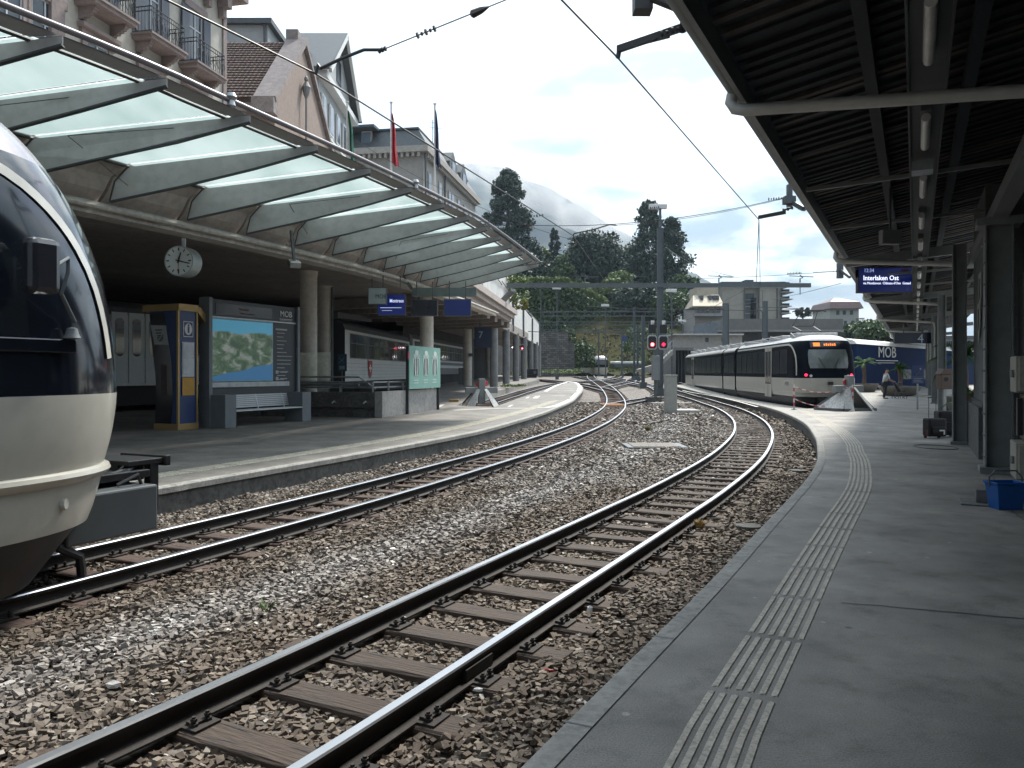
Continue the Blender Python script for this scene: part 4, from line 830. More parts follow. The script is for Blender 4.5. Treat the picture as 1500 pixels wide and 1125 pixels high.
g = MB(); g.box((A(604, 430, 24.3).x, 24.2, A(604, 434, 24.3).z), (A(698, 430, 24.3).x, 24.45, A(604, 422, 24.3).z)); g.beam(A(604, 424, 24.3), A(590, 405, 24.3), .1, .1); tag(g.build('sign_beam', M('beam_grey_green', (.16, .2, .19), .6)), 'grey-green cross beam carrying the black and the plain blue display', 'beam')
p = A(703, 492, 50); t = thing('platform_sign', 'dark blue platform sign with a white 7 behind the columns', 'sign', p); g = MB(); g.box((p.x - .35, 50, p.z - .75), (p.x + .75, 50.1, p.z + .55)); g.beam((p.x, 50.05, p.z + .5), (p.x, 50.05, 5.3), .05, .05); g.build('panel', M('sign_dark_blue', (.008, .018, .05), .4), t)
text('7', 'lettering', (p.x + .05, 49.97, p.z + .05), FR, .6, M('seven_text', (.3, .42, .55), .5), t)
# ================================================================ BUFFER STOPS
def buffer_stop(p, rz, label, sc=1.):
    t = thing('buffer_stop', label, 'buffer stop', p, rz); W_ = lambda *a: Vector(a) * sc
    g = MB()
    for sx in (-1, 1):
        g.plate([W_(sx * .95, -.55, 0), W_(sx * .55, -.75, 0), W_(sx * .10, -.05, 1.08), W_(sx * .28, .0, 1.08)], W_(0, .06, 0)); 
    g.plate([W_(-.28, .04, 1.05), W_(-.98, -.5, .08), W_(-.98, 1.1, .08)], W_(.02, 0, 0)); g.build('front_and_lit_side', M('buffer_pale', (.5, .5, .48), .5, var=.15, dirt=.3), t, world=False)  # left side triangle pale, right one dark: lit and shaded sides painted in
    g = MB()
    for sx in (-1, 1): g.beam(W_(sx * .95, -.5, .06), W_(sx * .95, 1.2, .06), .14, .12); g.beam(W_(sx * .9, 1.2, .1), W_(sx * .25, .05, 1.05), .12, .12); g.plate([W_(sx * .28, .04, 1.05), W_(sx * .98, -.5, .08), W_(sx * .98, 1.1, .08)], W_(-sx * .02, 0, 0)) if sx > 0 else None
    g.box(W_(-.95, -.62, .0), W_(.95, -.5, .12)); g.build('side_frame', steel_d, t, world=False)
    g = MB(); g.box(W_(-.85, .02, .85), W_(.85, .25, 1.15)); g.box(W_(-.17, -.06, .3), W_(.17, .22, 1.6)); g.build('post', M('buffer_grey', (.22, .24, .24), .6), t, world=False, bevel=.02)
    g = MB(); g.cyl(W_(.26, .1, 1.35), W_(.2, .16, 1.35), .14 * sc, 20); g.cyl(W_(-.18, .1, 1.3), W_(-.18, .16, 1.3), .13 * sc, 20); g.build('target', M('target_red', (.45, .03, .04), .5), t, world=False)
    return t
p = U(706, 591, 0); buffer_stop((p.x, p.y, RT - .1), R(14), 'grey and white buffer stop closing the bay track on the left platform', .95)
p = U(1246, 601.5, 0); buffer_stop((p.x, p.y, 0), R(24), 'pale buffer stop in front of the waiting train on the right', .88)
g = MB(); p = U(665, 592, -.1); g.box((p.x - .25, p.y - .15, -.2), (p.x + .25, p.y + .15, .15)); tag(g.build('equipment_box', M('ochre_box', (.38, .25, .08), .7), bevel=.02), 'small ochre box in the bay beside the left buffer stop', 'box')
# ================================================================ CREAM AND BLUE TRAINS
blk = M('train_black_blue', (.005, .007, .012), .12, var=.1, coat=.6); roofw = M('train_roof_white', (.62, .60, .58), .28, var=.06, coat=.5, dirt=.12); roofs = M('train_roof_silver', (.34, .32, .33), .22, metal=.5, var=.1, scale=1.2, dirt=.12); blk2 = M('train_black_band', (.006, .009, .014), .4, spec=.02, var=.1)
stripe_m = M('train_stripe_cream', (.46, .45, .40), .3, coat=.5)
class Loft:
    """cab shell: horizontal slices rounded in plan; local x runs back from the nose tip, y to the side"""
    def __init__(s, rows, D, n, L, m4): s.rows = rows; s.D = D; s.n = n; s.L = L; s.m4 = m4
    def row(s, z):
        zs = [r[0] for r in s.rows]; return float(np.interp(z, zs, [r[1] for r in s.rows])), float(np.interp(z, zs, [r[2] for r in s.rows]))
    def pt(s, phi, z, W, u0):
        e = 2 / s.n; c = abs(math.cos(phi)) ** e; q = abs(math.sin(phi)) ** e * (1 if phi >= 0 else -1); return Vector((u0 + s.D * (1 - c), W * q, z))
    def side(s, x, z, sgn=1):        # point of the skin at distance x behind the tip line
        W, u0 = s.row(z); t = min(1, max(0, (x - u0) / s.D)); c = (1 - t) ** (s.n / 2); sn = math.sqrt(max(0, 1 - c * c)); return Vector((x, sgn * W * sn ** (2 / s.n), z))
    def shell(s, name, parent, zs, mats, matf, closed_tail=True):
        NP = 40; g = MB(); cols = None; vs = []
        back = [s.D * 1.02 + (s.L - s.D) * k / 6 for k in range(1, 7)]
        for z in zs:
            W, u0 = s.row(z); r = [Vector((x + (0 if x > s.D * 2 else 0), -W, z)) for x in back[::-1]]
            r += [s.pt(-math.pi / 2 + math.pi * k / NP, z, W, u0) for k in range(NP + 1)]
            r += [Vector((x, W, z)) for x in back]; cols = len(r); vs += [s.m4 @ p for p in r]
        fs = []; ms = []
        for j in range(len(zs) - 1):
            for i in range(cols - 1):
                fs.append((j * cols + i, j * cols + i + 1, (j + 1) * cols + i + 1, (j + 1) * cols + i)); ms.append(matf((zs[j] + zs[j + 1]) / 2, (i - 6 + .5) / NP * math.pi - math.pi / 2))
            if closed_tail: fs.append((j * cols, (j + 1) * cols, (j + 1) * cols + cols - 1, j * cols + cols - 1)); ms.append(1)
        g.v = vs; g.f = fs; g.m = ms; return g.build(name, mats, parent, smooth=True)
    def ribbon(s, g, pts, wd, sgn=1, lift=.012, mi=0):
        """flat strip lying on the skin along pts=[(x,z)], width wd, slightly proud"""
        A_, B_ = [], []
        for i, (x, z) in enumerate(pts):
            a = Vector(pts[max(0, i - 1)]); b = Vector(pts[min(len(pts) - 1, i + 1)]); d = (b - a).normalized(); nn_ = Vector((d.y, -d.x))
            for lst, o in ((A_, wd / 2), (B_, -wd / 2)):
                q = s.side(x + nn_.x * o, z + nn_.y * o, sgn); q.y += lift * sgn; q.x -= lift * .5; lst.append(s.m4 @ q)
        n = len(A_); g.add(A_ + B_, [(i, i + 1, n + i + 1, n + i) for i in range(n - 1)], mi)
def zrange(rows, step=.06):
    out = []
    for (z0, *_), (z1, *_) in zip(rows[:-1], rows[1:]):
        k = max(1, int((z1 - z0) / step)); out += [z0 + (z1 - z0) * i / k for i in range(k)]
    return out + [rows[-1][0]]
def smooth_rows(ctrl, keep):
    zs = sorted(set([c[0] for c in ctrl])); v = [Vector((c[0], c[1], c[2])) for c in ctrl]; sp = spline(v, .07); return [(p.x, p.y, p.z) for p in sp]
# ---- near train at the left edge of the picture
low = [(-.15, .92, .70), (-.12, 1.02, .62), (.34, 1.225, .28), (.345, 1.255, .23), (.45, 1.275, .19), (.70, 1.285, .11), (.735, 1.325, .06), (.76, 1.335, .05), (.79, 1.325, .06), (.805, 1.30, .10)]
upc = [(.805, 1.30, .10), (1.05, 1.33, .04), (1.38, 1.345, 0), (1.8, 1.345, .03), (2.3, 1.335, .13), (2.75, 1.31, .32), (3.1, 1.26, .56), (3.4, 1.14, .85), (3.6, .95, 1.2), (3.74, .66, 1.6), (3.81, .3, 2.0), (3.83, .02, 2.3)]
nrows = low[:-1] + smooth_rows(upc, 0)
T1H = Vector((.425, .905, 0)); tipN = Vector((-4.04, 7.27, 0)); LN = Loft(nrows, 1.55, 2.5, 9.0, frame(tipN, -T1H))
t = thing('regional_train', 'large cream and dark blue train nose at the left edge', 'train', tipN)
def mN(z, ph):
    if z < .342: return 2
    if z < 1.375: return 0
    if z > 3.12: return 3
    return 1
skirt = M('train_skirt', (.012, .013, .016), .45, var=.4, scale=6, dirt=.3)
LN.shell('body', t, zrange(nrows, .07), [cream, blk, skirt, roofs], mN)
arch = [(.50, 1.66), (.54, 1.9), (.64, 2.2), (.82, 2.5), (1.08, 2.75), (1.42, 2.94), (1.9, 3.06), (2.6, 3.11), (4, 3.12), (8.5, 3.12)]
arch = [(p.x, p.y) for p in spline([Vector((a, b, 0)) for a, b in arch], .12)]
# local +y is the side facing the right-hand platform? choose by sign
SN = 1 if (LN.m4 @ Vector((3, 1, 0))).x > (LN.m4 @ Vector((3, -1, 0))).x else -1
for sg in (SN, -SN): g = MB(); LN.ribbon(g, arch, .078, sg); g.build('trim_stripe', stripe_m, t, smooth=True)
# cab side window outline, a slightly paler glass panel inside the black band
g = MB(); wz = [(1.3, 1.8), (4.2, 1.8), (4.2, 2.8), (2.3, 2.84), (1.7, 2.66), (1.34, 2.3)]
vs = [LN.m4 @ (LN.side(x, z, SN) + Vector((0, .008 * SN, 0))) for x, z in wz]; g.add(vs, [tuple(range(6))]); g.build('side_window', glassd, t)
g = MB(); g.beam(LN.m4 @ (LN.side(.95, 1.74, SN) + Vector((0, .04 * SN, 0))), LN.m4 @ (LN.side(3.0, 1.74, SN) + Vector((0, .04 * SN, 0))), .05, .10); g.build('rail_ledge', blk, t, bevel=.01)
# mirror with arm
mb_ = LN.side(1.35, 2.26, SN) + Vector((.02, .24 * SN, 0)); g = MB(); mm4 = LN.m4 @ Matrix.Translation(mb_)
g.box((-.11, -.07, -.18), (.11, .07, .20), 0, mm4); g.build('mirror', M('mirror_plastic', (.02, .021, .026), .25, coat=.6), t, bevel=.045)
g = MB(); fo = LN.side(1.0, 1.80, SN) + Vector((0, .07 * SN, 0)); mid = mb_ + Vector((-.24, -.06 * SN, -.02))
g.tube([LN.m4 @ p for p in (fo, fo + Vector((-.02, 0, .12)), mid + Vector((.05, 0, -.14)), mid + Vector((0, 0, .02)), mid + Vector((0, 0, .12)), mb_ + Vector((-.1, 0, .02)))], .014, 8)
g.lathe([(0, .08), (.035, .07), (.045, .03), (.06, 0), (0, -.01)], LN.m4 @ fo, 14); g.build('mirror_arm', steel_d, t, smooth=True)
g = MB()
for x in (2.35, 4.6):
    a_ = [LN.m4 @ (LN.side(x, z, SN) + Vector((0, .003 * SN, 0))) for z in np.linspace(.27, 1.36, 9)]; b_ = [LN.m4 @ (LN.side(x + .008, z, SN) + Vector((0, .003 * SN, 0))) for z in np.linspace(.27, 1.36, 9)]; g.strip(a_, b_)
g.build('panel_seam', black, t)
g = MB(); g.tube([LN.m4 @ Vector(p) for p in ((-.1, .45 * SN, .52), (-.28, .5 * SN, .60), (-.4, .42 * SN, .45), (-.46, .3 * SN, .3))], .018, 7); g.tube([LN.m4 @ Vector(p) for p in ((-.1, .25 * SN, .52), (-.3, .28 * SN, .66), (-.45, .2 * SN, .4))], .014, 7); g.build('air_hose', black, t, smooth=True)
g = MB(); c = LN.side(.95, .56, SN); c2 = c + Vector((-.02, .02 * SN, 0)); g.cyl(LN.m4 @ (c - Vector((0, .01 * SN, 0))), LN.m4 @ c2, .042, 20); g.build('socket_cap', M('cap_grey', (.4, .39, .35), .4), t, bevel=.004)
# grey coupler housing in front and coupler
g = MB(); g.box((-.42, -.60, .08), (.5, .60, .50), 0, LN.m4); g.build('buffer_box', M('coupler_box_grey', (.07, .08, .085), .45, var=.15), t, bevel=.02)
g = MB(); g.box((-.72, -.22, .66), (-.30, .34, .71), 0, LN.m4); g.box((-.6, -.2, .5), (-.3, .2, .7), 0, LN.m4); g.box((-.5, -.4, .55), (.2, .4, .62), 0, LN.m4)
g.tube([LN.m4 @ Vector(p) for p in ((.1, .3 * SN, .55), (-.3, .32 * SN, .62), (-.6, .2 * SN, .66))], .03, 8); g.box((-.76, -.27, .63), (-.70, .38, .73), 0, LN.m4); g.box((-.66, .24, .2), (-.56, .33, .66), 0, LN.m4); g.build('coupler', black, t, bevel=.008)
g = MB(); g.box((-.3, -.7, -.12), (1.2, -.6, .1), 0, LN.m4); g.tube([LN.m4 @ Vector(p) for p in ((.55, .55 * SN, .1), (.35, .56 * SN, -.02), (.33, .56 * SN, -.19))], .04, 8)
g.build('rail_guard', skirt, t)
for sg in (1, -1):
    for x in (1.7, 3.5): g = MB(); g.cyl(LN.m4 @ Vector((x, sg * .6, .18)), LN.m4 @ Vector((x, sg * .48, .18)), .38, 24); g.build('wheel', skirt, t)
# ---- waiting train on the right
rrows_l = [(-.05, 1.16, .55), (.10, 1.20, .42), (.42, 1.24, .36), (.44, 1.30, .16), (.60, 1.32, .10), (.62, 1.335, .06), (1.28, 1.34, 0)]
rup = [(1.28, 1.34, 0), (1.6, 1.34, .04), (2.1, 1.335, .16), (2.6, 1.31, .34), (2.85, 1.26, .46), (3.02, 1.16, .58), (3.14, 1.0, .75), (3.22, .75, 1.0), (3.25, .4, 1.3), (3.26, .02, 1.6)]
rrows = rrows_l[:-1] + smooth_rows(rup, 0)
HR = Vector((-.078, -1, 0)).normalized(); tipR = Vector((14.08, 34.9, 0)); LR = Loft(rrows, 1.25, 3.0, 13.6, frame(tipR, -HR)); R3 = LR.m4.to_3x3()
t = thing('regional_train', 'waiting cream and dark blue train with a raised pantograph in the right bay', 'train', tipR)
def mR(z, ph):
    if z < .43: return 2
    if z < 1.27: return 0
    if z > 2.95: return 3
    return 1
LR.shell('body', t, zrange(rrows, .08), [cream, blk2, skirt, roofw], mR)
SR = 1 if (LR.m4 @ Vector((3, 1, 0))).x < (LR.m4 @ Vector((3, -1, 0))).x else -1       # side seen from the camera
archR = [(.62, 1.4), (.66, 1.8), (.78, 2.2), (1.0, 2.5), (1.35, 2.72), (1.9, 2.82), (3, 2.84), (13.4, 2.84)]; archR = [(p.x, p.y) for p in spline([Vector((a, b, 0)) for a, b in archR], .15)]
for sg in (SR, -SR): g = MB(); LR.ribbon(g, archR, .09, sg); g.build('trim_stripe', stripe_m, t)
# the following sections are straight boxes with a rounded roof edge
def coach(x0, x1):
    g = MB(); prof = [(-1.2, .05), (-1.25, .43), (-1.33, .45), (-1.34, 1.275), (-1.34, 2.86), (-1.25, 2.98), (-1.05, 3.1), (1.05, 3.1), (1.25, 2.98), (1.34, 2.86), (1.34, 1.275), (1.33, .45), (1.25, .43), (1.2, .05)]
    mi = [2, 2, 0, 1, 3, 3, 3, 3, 3, 1, 0, 2, 2, 2]; n = len(prof); vs = [LR.m4 @ Vector((x, y, z)) for x in (x0, x1) for y, z in prof]
    for k in range(n): g.add([vs[k], vs[(k + 1) % n], vs[n + (k + 1) % n], vs[n + k]], [(0, 1, 2, 3)], mi[k])
    g.add(vs[:n], [tuple(range(n))], 1); g.add(vs[n:], [tuple(range(n))], 1); g.build('coach_body', [cream, blk2, skirt, roofw], t)
    for sg in (SR,):
        g = MB(); g.box((x0 + .05, sg * 1.34, 2.80), (x1 - .05, sg * 1.352, 2.88), 0, LR.m4); g.build('trim_stripe', stripe_m, t)
coach(14.0, 17.75); coach(18.15, 35.6)
g = MB()
for x0, x1 in ((13.5, 14.1), (17.7, 18.2)): g.box((x0, -1.22, .2), (x1, 1.22, 2.95), 0, LR.m4)
g.build('gangway_bellows', black, t)
wing = M('window_glass_train', (.022, .028, .034), .15, spec=.07, var=.6, scale=1.1)
def wnd(x0, x1, z0=1.48, z1=2.62):
    g = MB(); g.box((x0, SR * 1.338, z0), (x1, SR * 1.35, z1), 0, LR.m4); g.build('side_window', wing, t, bevel=.003)
for x0, x1 in ((1.9, 3.2), (3.3, 4.6), (6.4, 7.7), (7.8, 9.1), (9.2, 10.5), (10.6, 11.9), (12.0, 13.3), (14.3, 15.8), (15.95, 17.4), (18.6, 20.4), (20.6, 22.4), (22.6, 24.4), (24.6, 26.4), (26.6, 28.4), (28.6, 30.2), (32.2, 35.0)): wnd(x0, x1)
doorm = M('train_door', (.42, .41, .36), .35, var=.05, coat=.3)
for x0 in (4.85, 30.6):
    g = MB(); g.box((x0, SR * 1.33, .3), (x0 + 1.35, SR * 1.36, 2.78), 0, LR.m4); dr = g.build('door', doorm, t)
    g = MB()
    for q in (.12, .75): g.box((x0 + q, SR * 1.355, .95), (x0 + q + .48, SR * 1.365, 2.6), 0, LR.m4)
    g.build('door_window', glassd, dr); g = MB(); g.box((x0 + .665, SR * 1.36, .3), (x0 + .685, SR * 1.368, 2.78), 0, LR.m4); g.build('door_seam', black, dr)
# front: windscreen, display, lamps
def fpt(y, z, out=.012):
    W, u0 = LR.row(z); s_ = min(.999, abs(y) / W); sn = s_ ** (LR.n / 2); c = math.sqrt(1 - sn * sn); return LR.m4 @ Vector((u0 + LR.D * (1 - c ** (2 / LR.n)) - out, y, z))
def fpanel(name, y0, y1, z0, z1, m, ny=10, nz=4, out=.012, parent=None, inset=.0):
    g = MB(); vs = []
    for j in range(nz + 1):
        z = z0 + (z1 - z0) * j / nz; k_ = inset * (1 if j in (0, nz) else 0)
        for i in range(ny + 1): vs.append(fpt((y0 + k_) + (y1 - y0 - 2 * k_) * i / ny, z, out))
    g.add(vs, [(j * (ny + 1) + i, j * (ny + 1) + i + 1, (j + 1) * (ny + 1) + i + 1, (j + 1) * (ny + 1) + i) for j in range(nz) for i in range(ny)]); return g.build(name, m, parent or t)
fpanel('windscreen', -.86, .86, 1.72, 2.56, M('windscreen_grey', (.10, .115, .11), .15, var=.15, coat=.5), inset=.05)
ds = fpanel('destination_display', -.72, .72, 2.66, 2.92, M('display_frame', (.006, .006, .007), .2)); amb = M('display_amber', (.7, .16, .02), .5, emit=(1, .2, .02), es=.8)
fpanel('display_text', SR * .60, SR * .32, 2.71, 2.87, amb, 3, 1, .02, ds)
for k in range(6): fpanel('display_text', SR * (.15 - k * .09), SR * (.09 - k * .09), 2.73, 2.82 + (.02 if k % 2 else 0), amb, 1, 1, .02, ds)
redl = M('tail_lamp_red', (.5, .01, .03), .3, emit=(1, .02, .08), es=1.6); lw = M('lamp_lens', (.55, .55, .6), .1)
for sg in (1, -1):
    p = fpt(sg * .98, 1.42, .02); q = fpt(sg * .80, 1.38, .02); d = R3 @ Vector((-1, 0, 0))
    g = MB(); g.cyl(p - d * .03, p + d * .02, .06, 16); g.build('tail_lamp', redl, t); g = MB(); g.cyl(q - d * .03, q + d * .02, .06, 16); g.build('headlamp', lw, t)
    g = MB(); g.tube([fpt(sg * .2, 1.75, .03), fpt(sg * .45, 2.2, .05)], .012, 5); g.build('wiper', black, t)
g = MB(); g.box((-.12, -.1, .98), (.06, .1, 1.12), 0, LR.m4); g.build('socket', black, t)
g = MB(); g.box((-.25, -.5, .0), (.3, .5, .38), 0, LR.m4); g.box((-.55, -.15, .1), (0, .15, .35), 0, LR.m4)
for sg in (-1, 1): g.tube([LR.m4 @ Vector((-.02, sg * .4, .35)), LR.m4 @ Vector((-.28, sg * .42, .2)), LR.m4 @ Vector((-.1, sg * .45, -.1))], .03, 8)
g.build('coupler', black, t)
for x in (1.8, 3.9, 10.4, 12.5, 19.5, 21.6, 31, 33):
    g = MB(); g.cyl(LR.m4 @ Vector((x, SR * .62, .1)), LR.m4 @ Vector((x, SR * .45, .1)), .36, 20); g.build('wheel', skirt, t)
g = MB()
g.box((1.2, -.9, -.1), (13, .9, .3), 0, LR.m4); g.build('underframe', skirt, t); g = MB(); g.box((18.5, -.9, -.1), (35, .9, .3), 0, LR.m4); g.build('underframe', skirt, t)
text('MOB', 'logo', LR.m4 @ Vector((2.0, SR * 1.352, 1.0)), face_rot(R3 @ Vector((0, SR, 0))), .3, M('logo_grey', (.28, .28, .26), .5), t)
# roof equipment
rr_ = random.Random(3); rum = M('roof_unit_grey', (.42, .43, .43), .5, var=.15, dirt=.25)
for x0, x1, h in ((1.9, 2.7, .24), (4.4, 6.6, .22), (6.8, 8.4, .2), (8.8, 12.9, .18), (14.4, 17.3, .22), (18.8, 21, .25), (21.4, 23.2, .2), (23.8, 26, .26), (26.6, 28, .18), (28.6, 31, .25), (31.5, 34.8, .2)):
    g = MB(); g.box((x0, -.95, 3.05), (x1, .95, 3.24 + h * .6), 0, LR.m4)
    g.beam(LR.m4 @ Vector((x0, SR * .98, 3.1)), LR.m4 @ Vector((x1, SR * .98, 3.1 + h)), .05, .2); g.build('roof_unit', rum, t, bevel=.03)
g = MB()
for k in range(4): x = 7.0 + k * .34; g.box((x, SR * .96, 3.12), (x + .2, SR * .99, 3.32), 0, LR.m4)
g.build('roof_grille', black, t)
pn = MB(); q = lambda x, y, z: LR.m4 @ Vector((x, y, z))
for sg in (-.5, .5): pn.tube([q(2.8, sg * .9, 3.5), q(4.2, sg, 3.82)], .03, 6); pn.tube([q(4.2, sg, 3.82), q(3.1, sg * .8, 4.48)], .022, 6)
pn.tube([q(4.2, -.5, 3.82), q(4.2, .5, 3.82)], .03, 6); pn.tube([q(3.1, -.8, 4.45), q(3.1, -.6, 4.52), q(3.1, .6, 4.52), q(3.1, .8, 4.45)], .028, 6); pn.tube([q(3.3, -.6, 4.5), q(3.3, .6, 4.5)], .022, 6)
pn.box((2.5, -.55, 3.36), (3.9, .55, 3.42), 0, LR.m4)
for x in (2.5, 3.8):
    for y in (-.5, .5): pn.cyl(q(x, y, 3.1), q(x, y, 3.4), .05, 8)
pn.build('pantograph', black, t)
# chain barrier in front of the waiting train
rw = M('chain_white', (.6, .55, .55), .5); rd = M('chain_red', (.5, .06, .06), .5)
for px, py, pt_, lab in ((1163, 600, 566, 'red and white chain post left of the waiting train'), (1249, 602, 560, 'red and white chain post in front of the right buffer stop')):
    p = U(px, py, 0); h = 1.05; t = thing('chain_post', lab, 'post', p, 0, 'chain posts by the waiting train'); 
    g = MB(); ns = 7
    for k in range(ns): g.cyl(p + Vector((0, 0, h * k / ns)), p + Vector((0, 0, h * (k + 1) / ns)), .032, 10, k % 2)
    g.build('pole', [rw, rd], t); g = MB(); g.lathe([(0, .02), (.11, .018), (.12, 0)], p, 14); g.build('base', black, t)
a_, b_ = U(1163, 600, 0), U(1249, 602, 0)
g = MB()
for h0, h1, sag, lb in ((.95, 1.0, .25, 0), (.45, .5, .3, 0)):
    pts = [a_.lerp(b_, k / 30) + Vector((0, -.05, h0 + (h1 - h0) * k / 30 - sag * (1 - (2 * k / 30 - 1) ** 2))) for k in range(31)]
    for k in range(30): g.tube([pts[k], pts[k + 1]], .017, 5, (k // 2) % 2)
tag(g.build('barrier_chain', [rw, rd]), 'red and white chain hung in two sagging rows across the bay', 'chain')
# ================================================================ RIGHT PLATFORM CANOPY
wd_ = M('canopy_board', (.022, .028, .036), .75, var=.4, scale=5, stretch=(1, 1, 1), bump=.3); wd_b = M('canopy_board_lit', (.075, .067, .064), .7, var=.5, scale=3)  # the paler board colour paints in lit slat edges
grn = M('canopy_steel', (.20, .22, .22), .45, var=.2, scale=3, bump=.15); pipe_m = M('downpipe_grey', (.52, .53, .51), .4, var=.12)
t = thing('platform_canopy', 'dark boarded canopy with gutter and cross pipes over the right platform', 'canopy', P(10, .9, 0))
S0, S1 = -5., 78.
def rz_(l): return 4.42 + (l + 1.68) * .19
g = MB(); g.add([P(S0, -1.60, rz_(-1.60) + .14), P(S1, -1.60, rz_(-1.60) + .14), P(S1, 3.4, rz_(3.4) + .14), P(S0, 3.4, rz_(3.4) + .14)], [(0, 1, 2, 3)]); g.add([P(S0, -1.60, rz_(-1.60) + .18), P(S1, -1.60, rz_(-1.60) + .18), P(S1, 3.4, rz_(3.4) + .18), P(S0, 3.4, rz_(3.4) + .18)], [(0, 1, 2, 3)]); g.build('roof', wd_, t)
g = MB(); s_ = S0; rr_ = random.Random(8)
while s_ < 60:
    w_ = .10 if s_ < 40 else .14; h_ = rr_.uniform(.02, .05); l0 = -1.56 + rr_.uniform(0, .04); 
    vs = []
    for s2 in (s_, s_ + w_):
        for l, z in ((l0, rz_(l0)), (3.35, rz_(3.35))): vs += [P(s2, l, z + .135 - h_), P(s2, l, z + .139)]
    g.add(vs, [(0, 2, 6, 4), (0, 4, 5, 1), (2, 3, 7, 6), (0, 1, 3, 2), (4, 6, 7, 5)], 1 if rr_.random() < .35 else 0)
    s_ += rr_.choice((.24, .27, .30)) * (1 if s_ < 25 else 1.6)
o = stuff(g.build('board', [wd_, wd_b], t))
for l in (-.42, .55, 1.9):
    g = MB(); g.beam(P(S0, l, rz_(l) + .02), P(S1, l, rz_(l) + .02), .12, .16); g.build('purlin', wd_, t)
g = MB(); g.beam(P(S0, -1.575, 4.44), P(S1, -1.575, 4.44), .05, .22); g.build('fascia', grn, t)
g = MB(); n_ = 8; prof = [(-1.672 + .07 * math.cos(a), 4.48 + .07 * math.sin(a)) for a in [math.pi + math.pi * k / n_ for k in range(n_ + 1)]]
g.add([P(S0, l, z) for l, z in prof] + [P(S1, l, z) for l, z in prof], [(k, k + 1, n_ + 2 + k, n_ + 1 + k) for k in range(n_)]); g.build('gutter', grn, t, smooth=True)
PS = [8.3, 20.4, 32.2, 44, 56, 68]
for k, s in enumerate(PS):       # gutter outlets and cross pipes
    g = MB(); z0 = 4.26 if k else 4.30; r_ = .062
    g.tube([P(s, -1.68, 4.42), P(s, -1.70, z0 + .04), P(s, -1.66, z0 - .03), P(s, -1.56, z0 - .06), *([P(s, .70, z0 - .26), P(s, .82, z0 - .32), P(s, .84, z0 - .5), P(s, .84, 2.2)] if k else [P(s, 1.9, z0 - .34)])], r_, 10); g.build('downpipe', pipe_m, t, smooth=True)
for s in (20.9, 32.6, 44.4, 56.4, 68.4):
    g = MB(); g.beam(P(s, -1.5, 4.22), P(s, 3.2, 4.55), .14, .22); g.build('cross_beam', grn, t)
for s in (12.9, 16.6, 25.5, 29.3):
    g = MB(); g.beam(P(s, -1.5, 4.36), P(s, 2.2, 4.52), .05, .06); g.build('tie_rod', grn, t)
# cable tray and tubes
g = MB(); g.beam(P(S0, .1, 4.30), P(60, .1, 4.30), .34, .05); g.beam(P(S0, -.06, 4.27), P(60, -.06, 4.27), .02, .09); g.beam(P(S0, .26, 4.27), P(60, .26, 4.27), .02, .09); g.build('cable_tray', M('tray_steel', (.06, .065, .07), .6, var=.3), t)
tb = M('tube_off', (.62, .62, .60), .3)
s = .6
while s < 58:
    g = MB(); g.tube([P(s, .1, 4.16), P(s + 1.2, .1, 4.16)], .045, 10); ft = g.build('lamp_tube', tb, t, smooth=True)
    g = MB(); g.beam(P(s - .08, .1, 4.24), P(s + 1.28, .1, 4.24), .10, .07); g.build('lamp_fitting', steel_d, ft); s += 2.84
g = MB(); g.box((-.16, -.12, 0), (.16, .12, .12), 0, frame(P(11.2, .08, 4.06), DV)); g.build('junction_box', galv, t)
# columns
def canopy_column(s, l, label, wd, top, riv=False):
    b = P(s, l, rise(P(s, l).y)); t = thing('canopy_column', label, 'column', b, 0, 'steel columns of the right canopy'); m4 = frame(b, DV); h = top - b.z
    g = MB()
    if riv:
        g.box((-.05, -.19, .1), (.05, .19, h), 0, m4); g.box((-.19, -.19, .1), (.19, -.16, h), 0, m4); g.box((-.19, .16, .1), (.19, .19, h), 0, m4); g.box((-.24, -.26, 0), (.24, .26, .1), 0, m4); g.box((-.28, -.3, h - .12), (.28, .3, h), 0, m4)
        g.build('shaft', grn, t, bevel=.008); g = MB(); z = .25
        while z < h - .2:
            for x in (-.15, .15): g.lathe([(0, .0), (.001, .0)], m4 @ Vector((x, 0, z)), 3); g.cyl(m4 @ Vector((x, -.19, z)), m4 @ Vector((x, -.205, z)), .018, 8); g.cyl(m4 @ Vector((x, .19, z)), m4 @ Vector((x, .205, z)), .018, 8)
            g.cyl(m4 @ Vector((-.19, .175, z)), m4 @ Vector((-.205, .175, z)), .016, 8); z += .33
        g.build('rivet', grn, t)
    else:
        g.box((-wd / 2, -wd / 2, .06), (wd / 2, -wd / 2 + .03, h), 0, m4); g.box((-wd / 2, wd / 2 - .03, .06), (wd / 2, wd / 2, h), 0, m4); g.box((-.02, -wd / 2 + .03, .06), (.02, wd / 2 - .03, h), 0, m4); g.box((-wd / 2 - .04, -wd / 2 - .04, 0), (wd / 2 + .04, wd / 2 + .04, .06), 0, m4)
        g.build('shaft', grn, t, bevel=.004)
    return t
canopy_column(14.2, 1.14, 'riveted steel column beside the cream cabinets, closest in view', .38, 3.9, True)
for s, lab in ((19.5, 'green-grey steel column beside the suitcases'), (32, 'green-grey steel column behind the brown bin'), (44, 'slender steel column next beyond the brown bin'), (56, 'far steel column third from the brown bin'), (68, 'farthest steel column under the right canopy')):
    canopy_column(s, .85, lab, .27, 4.3)
g = MB(); g.beam(P(-4, 1.14, 3.98), P(20.5, 1.14, 3.98), .22, .2); g.beam(P(14.2, 1.14, 3.6), P(20.5, 1.14, 4.3), .1, .1); tag(g.build('girder', grn), 'steel girder resting on the riveted column along the building', 'girder')
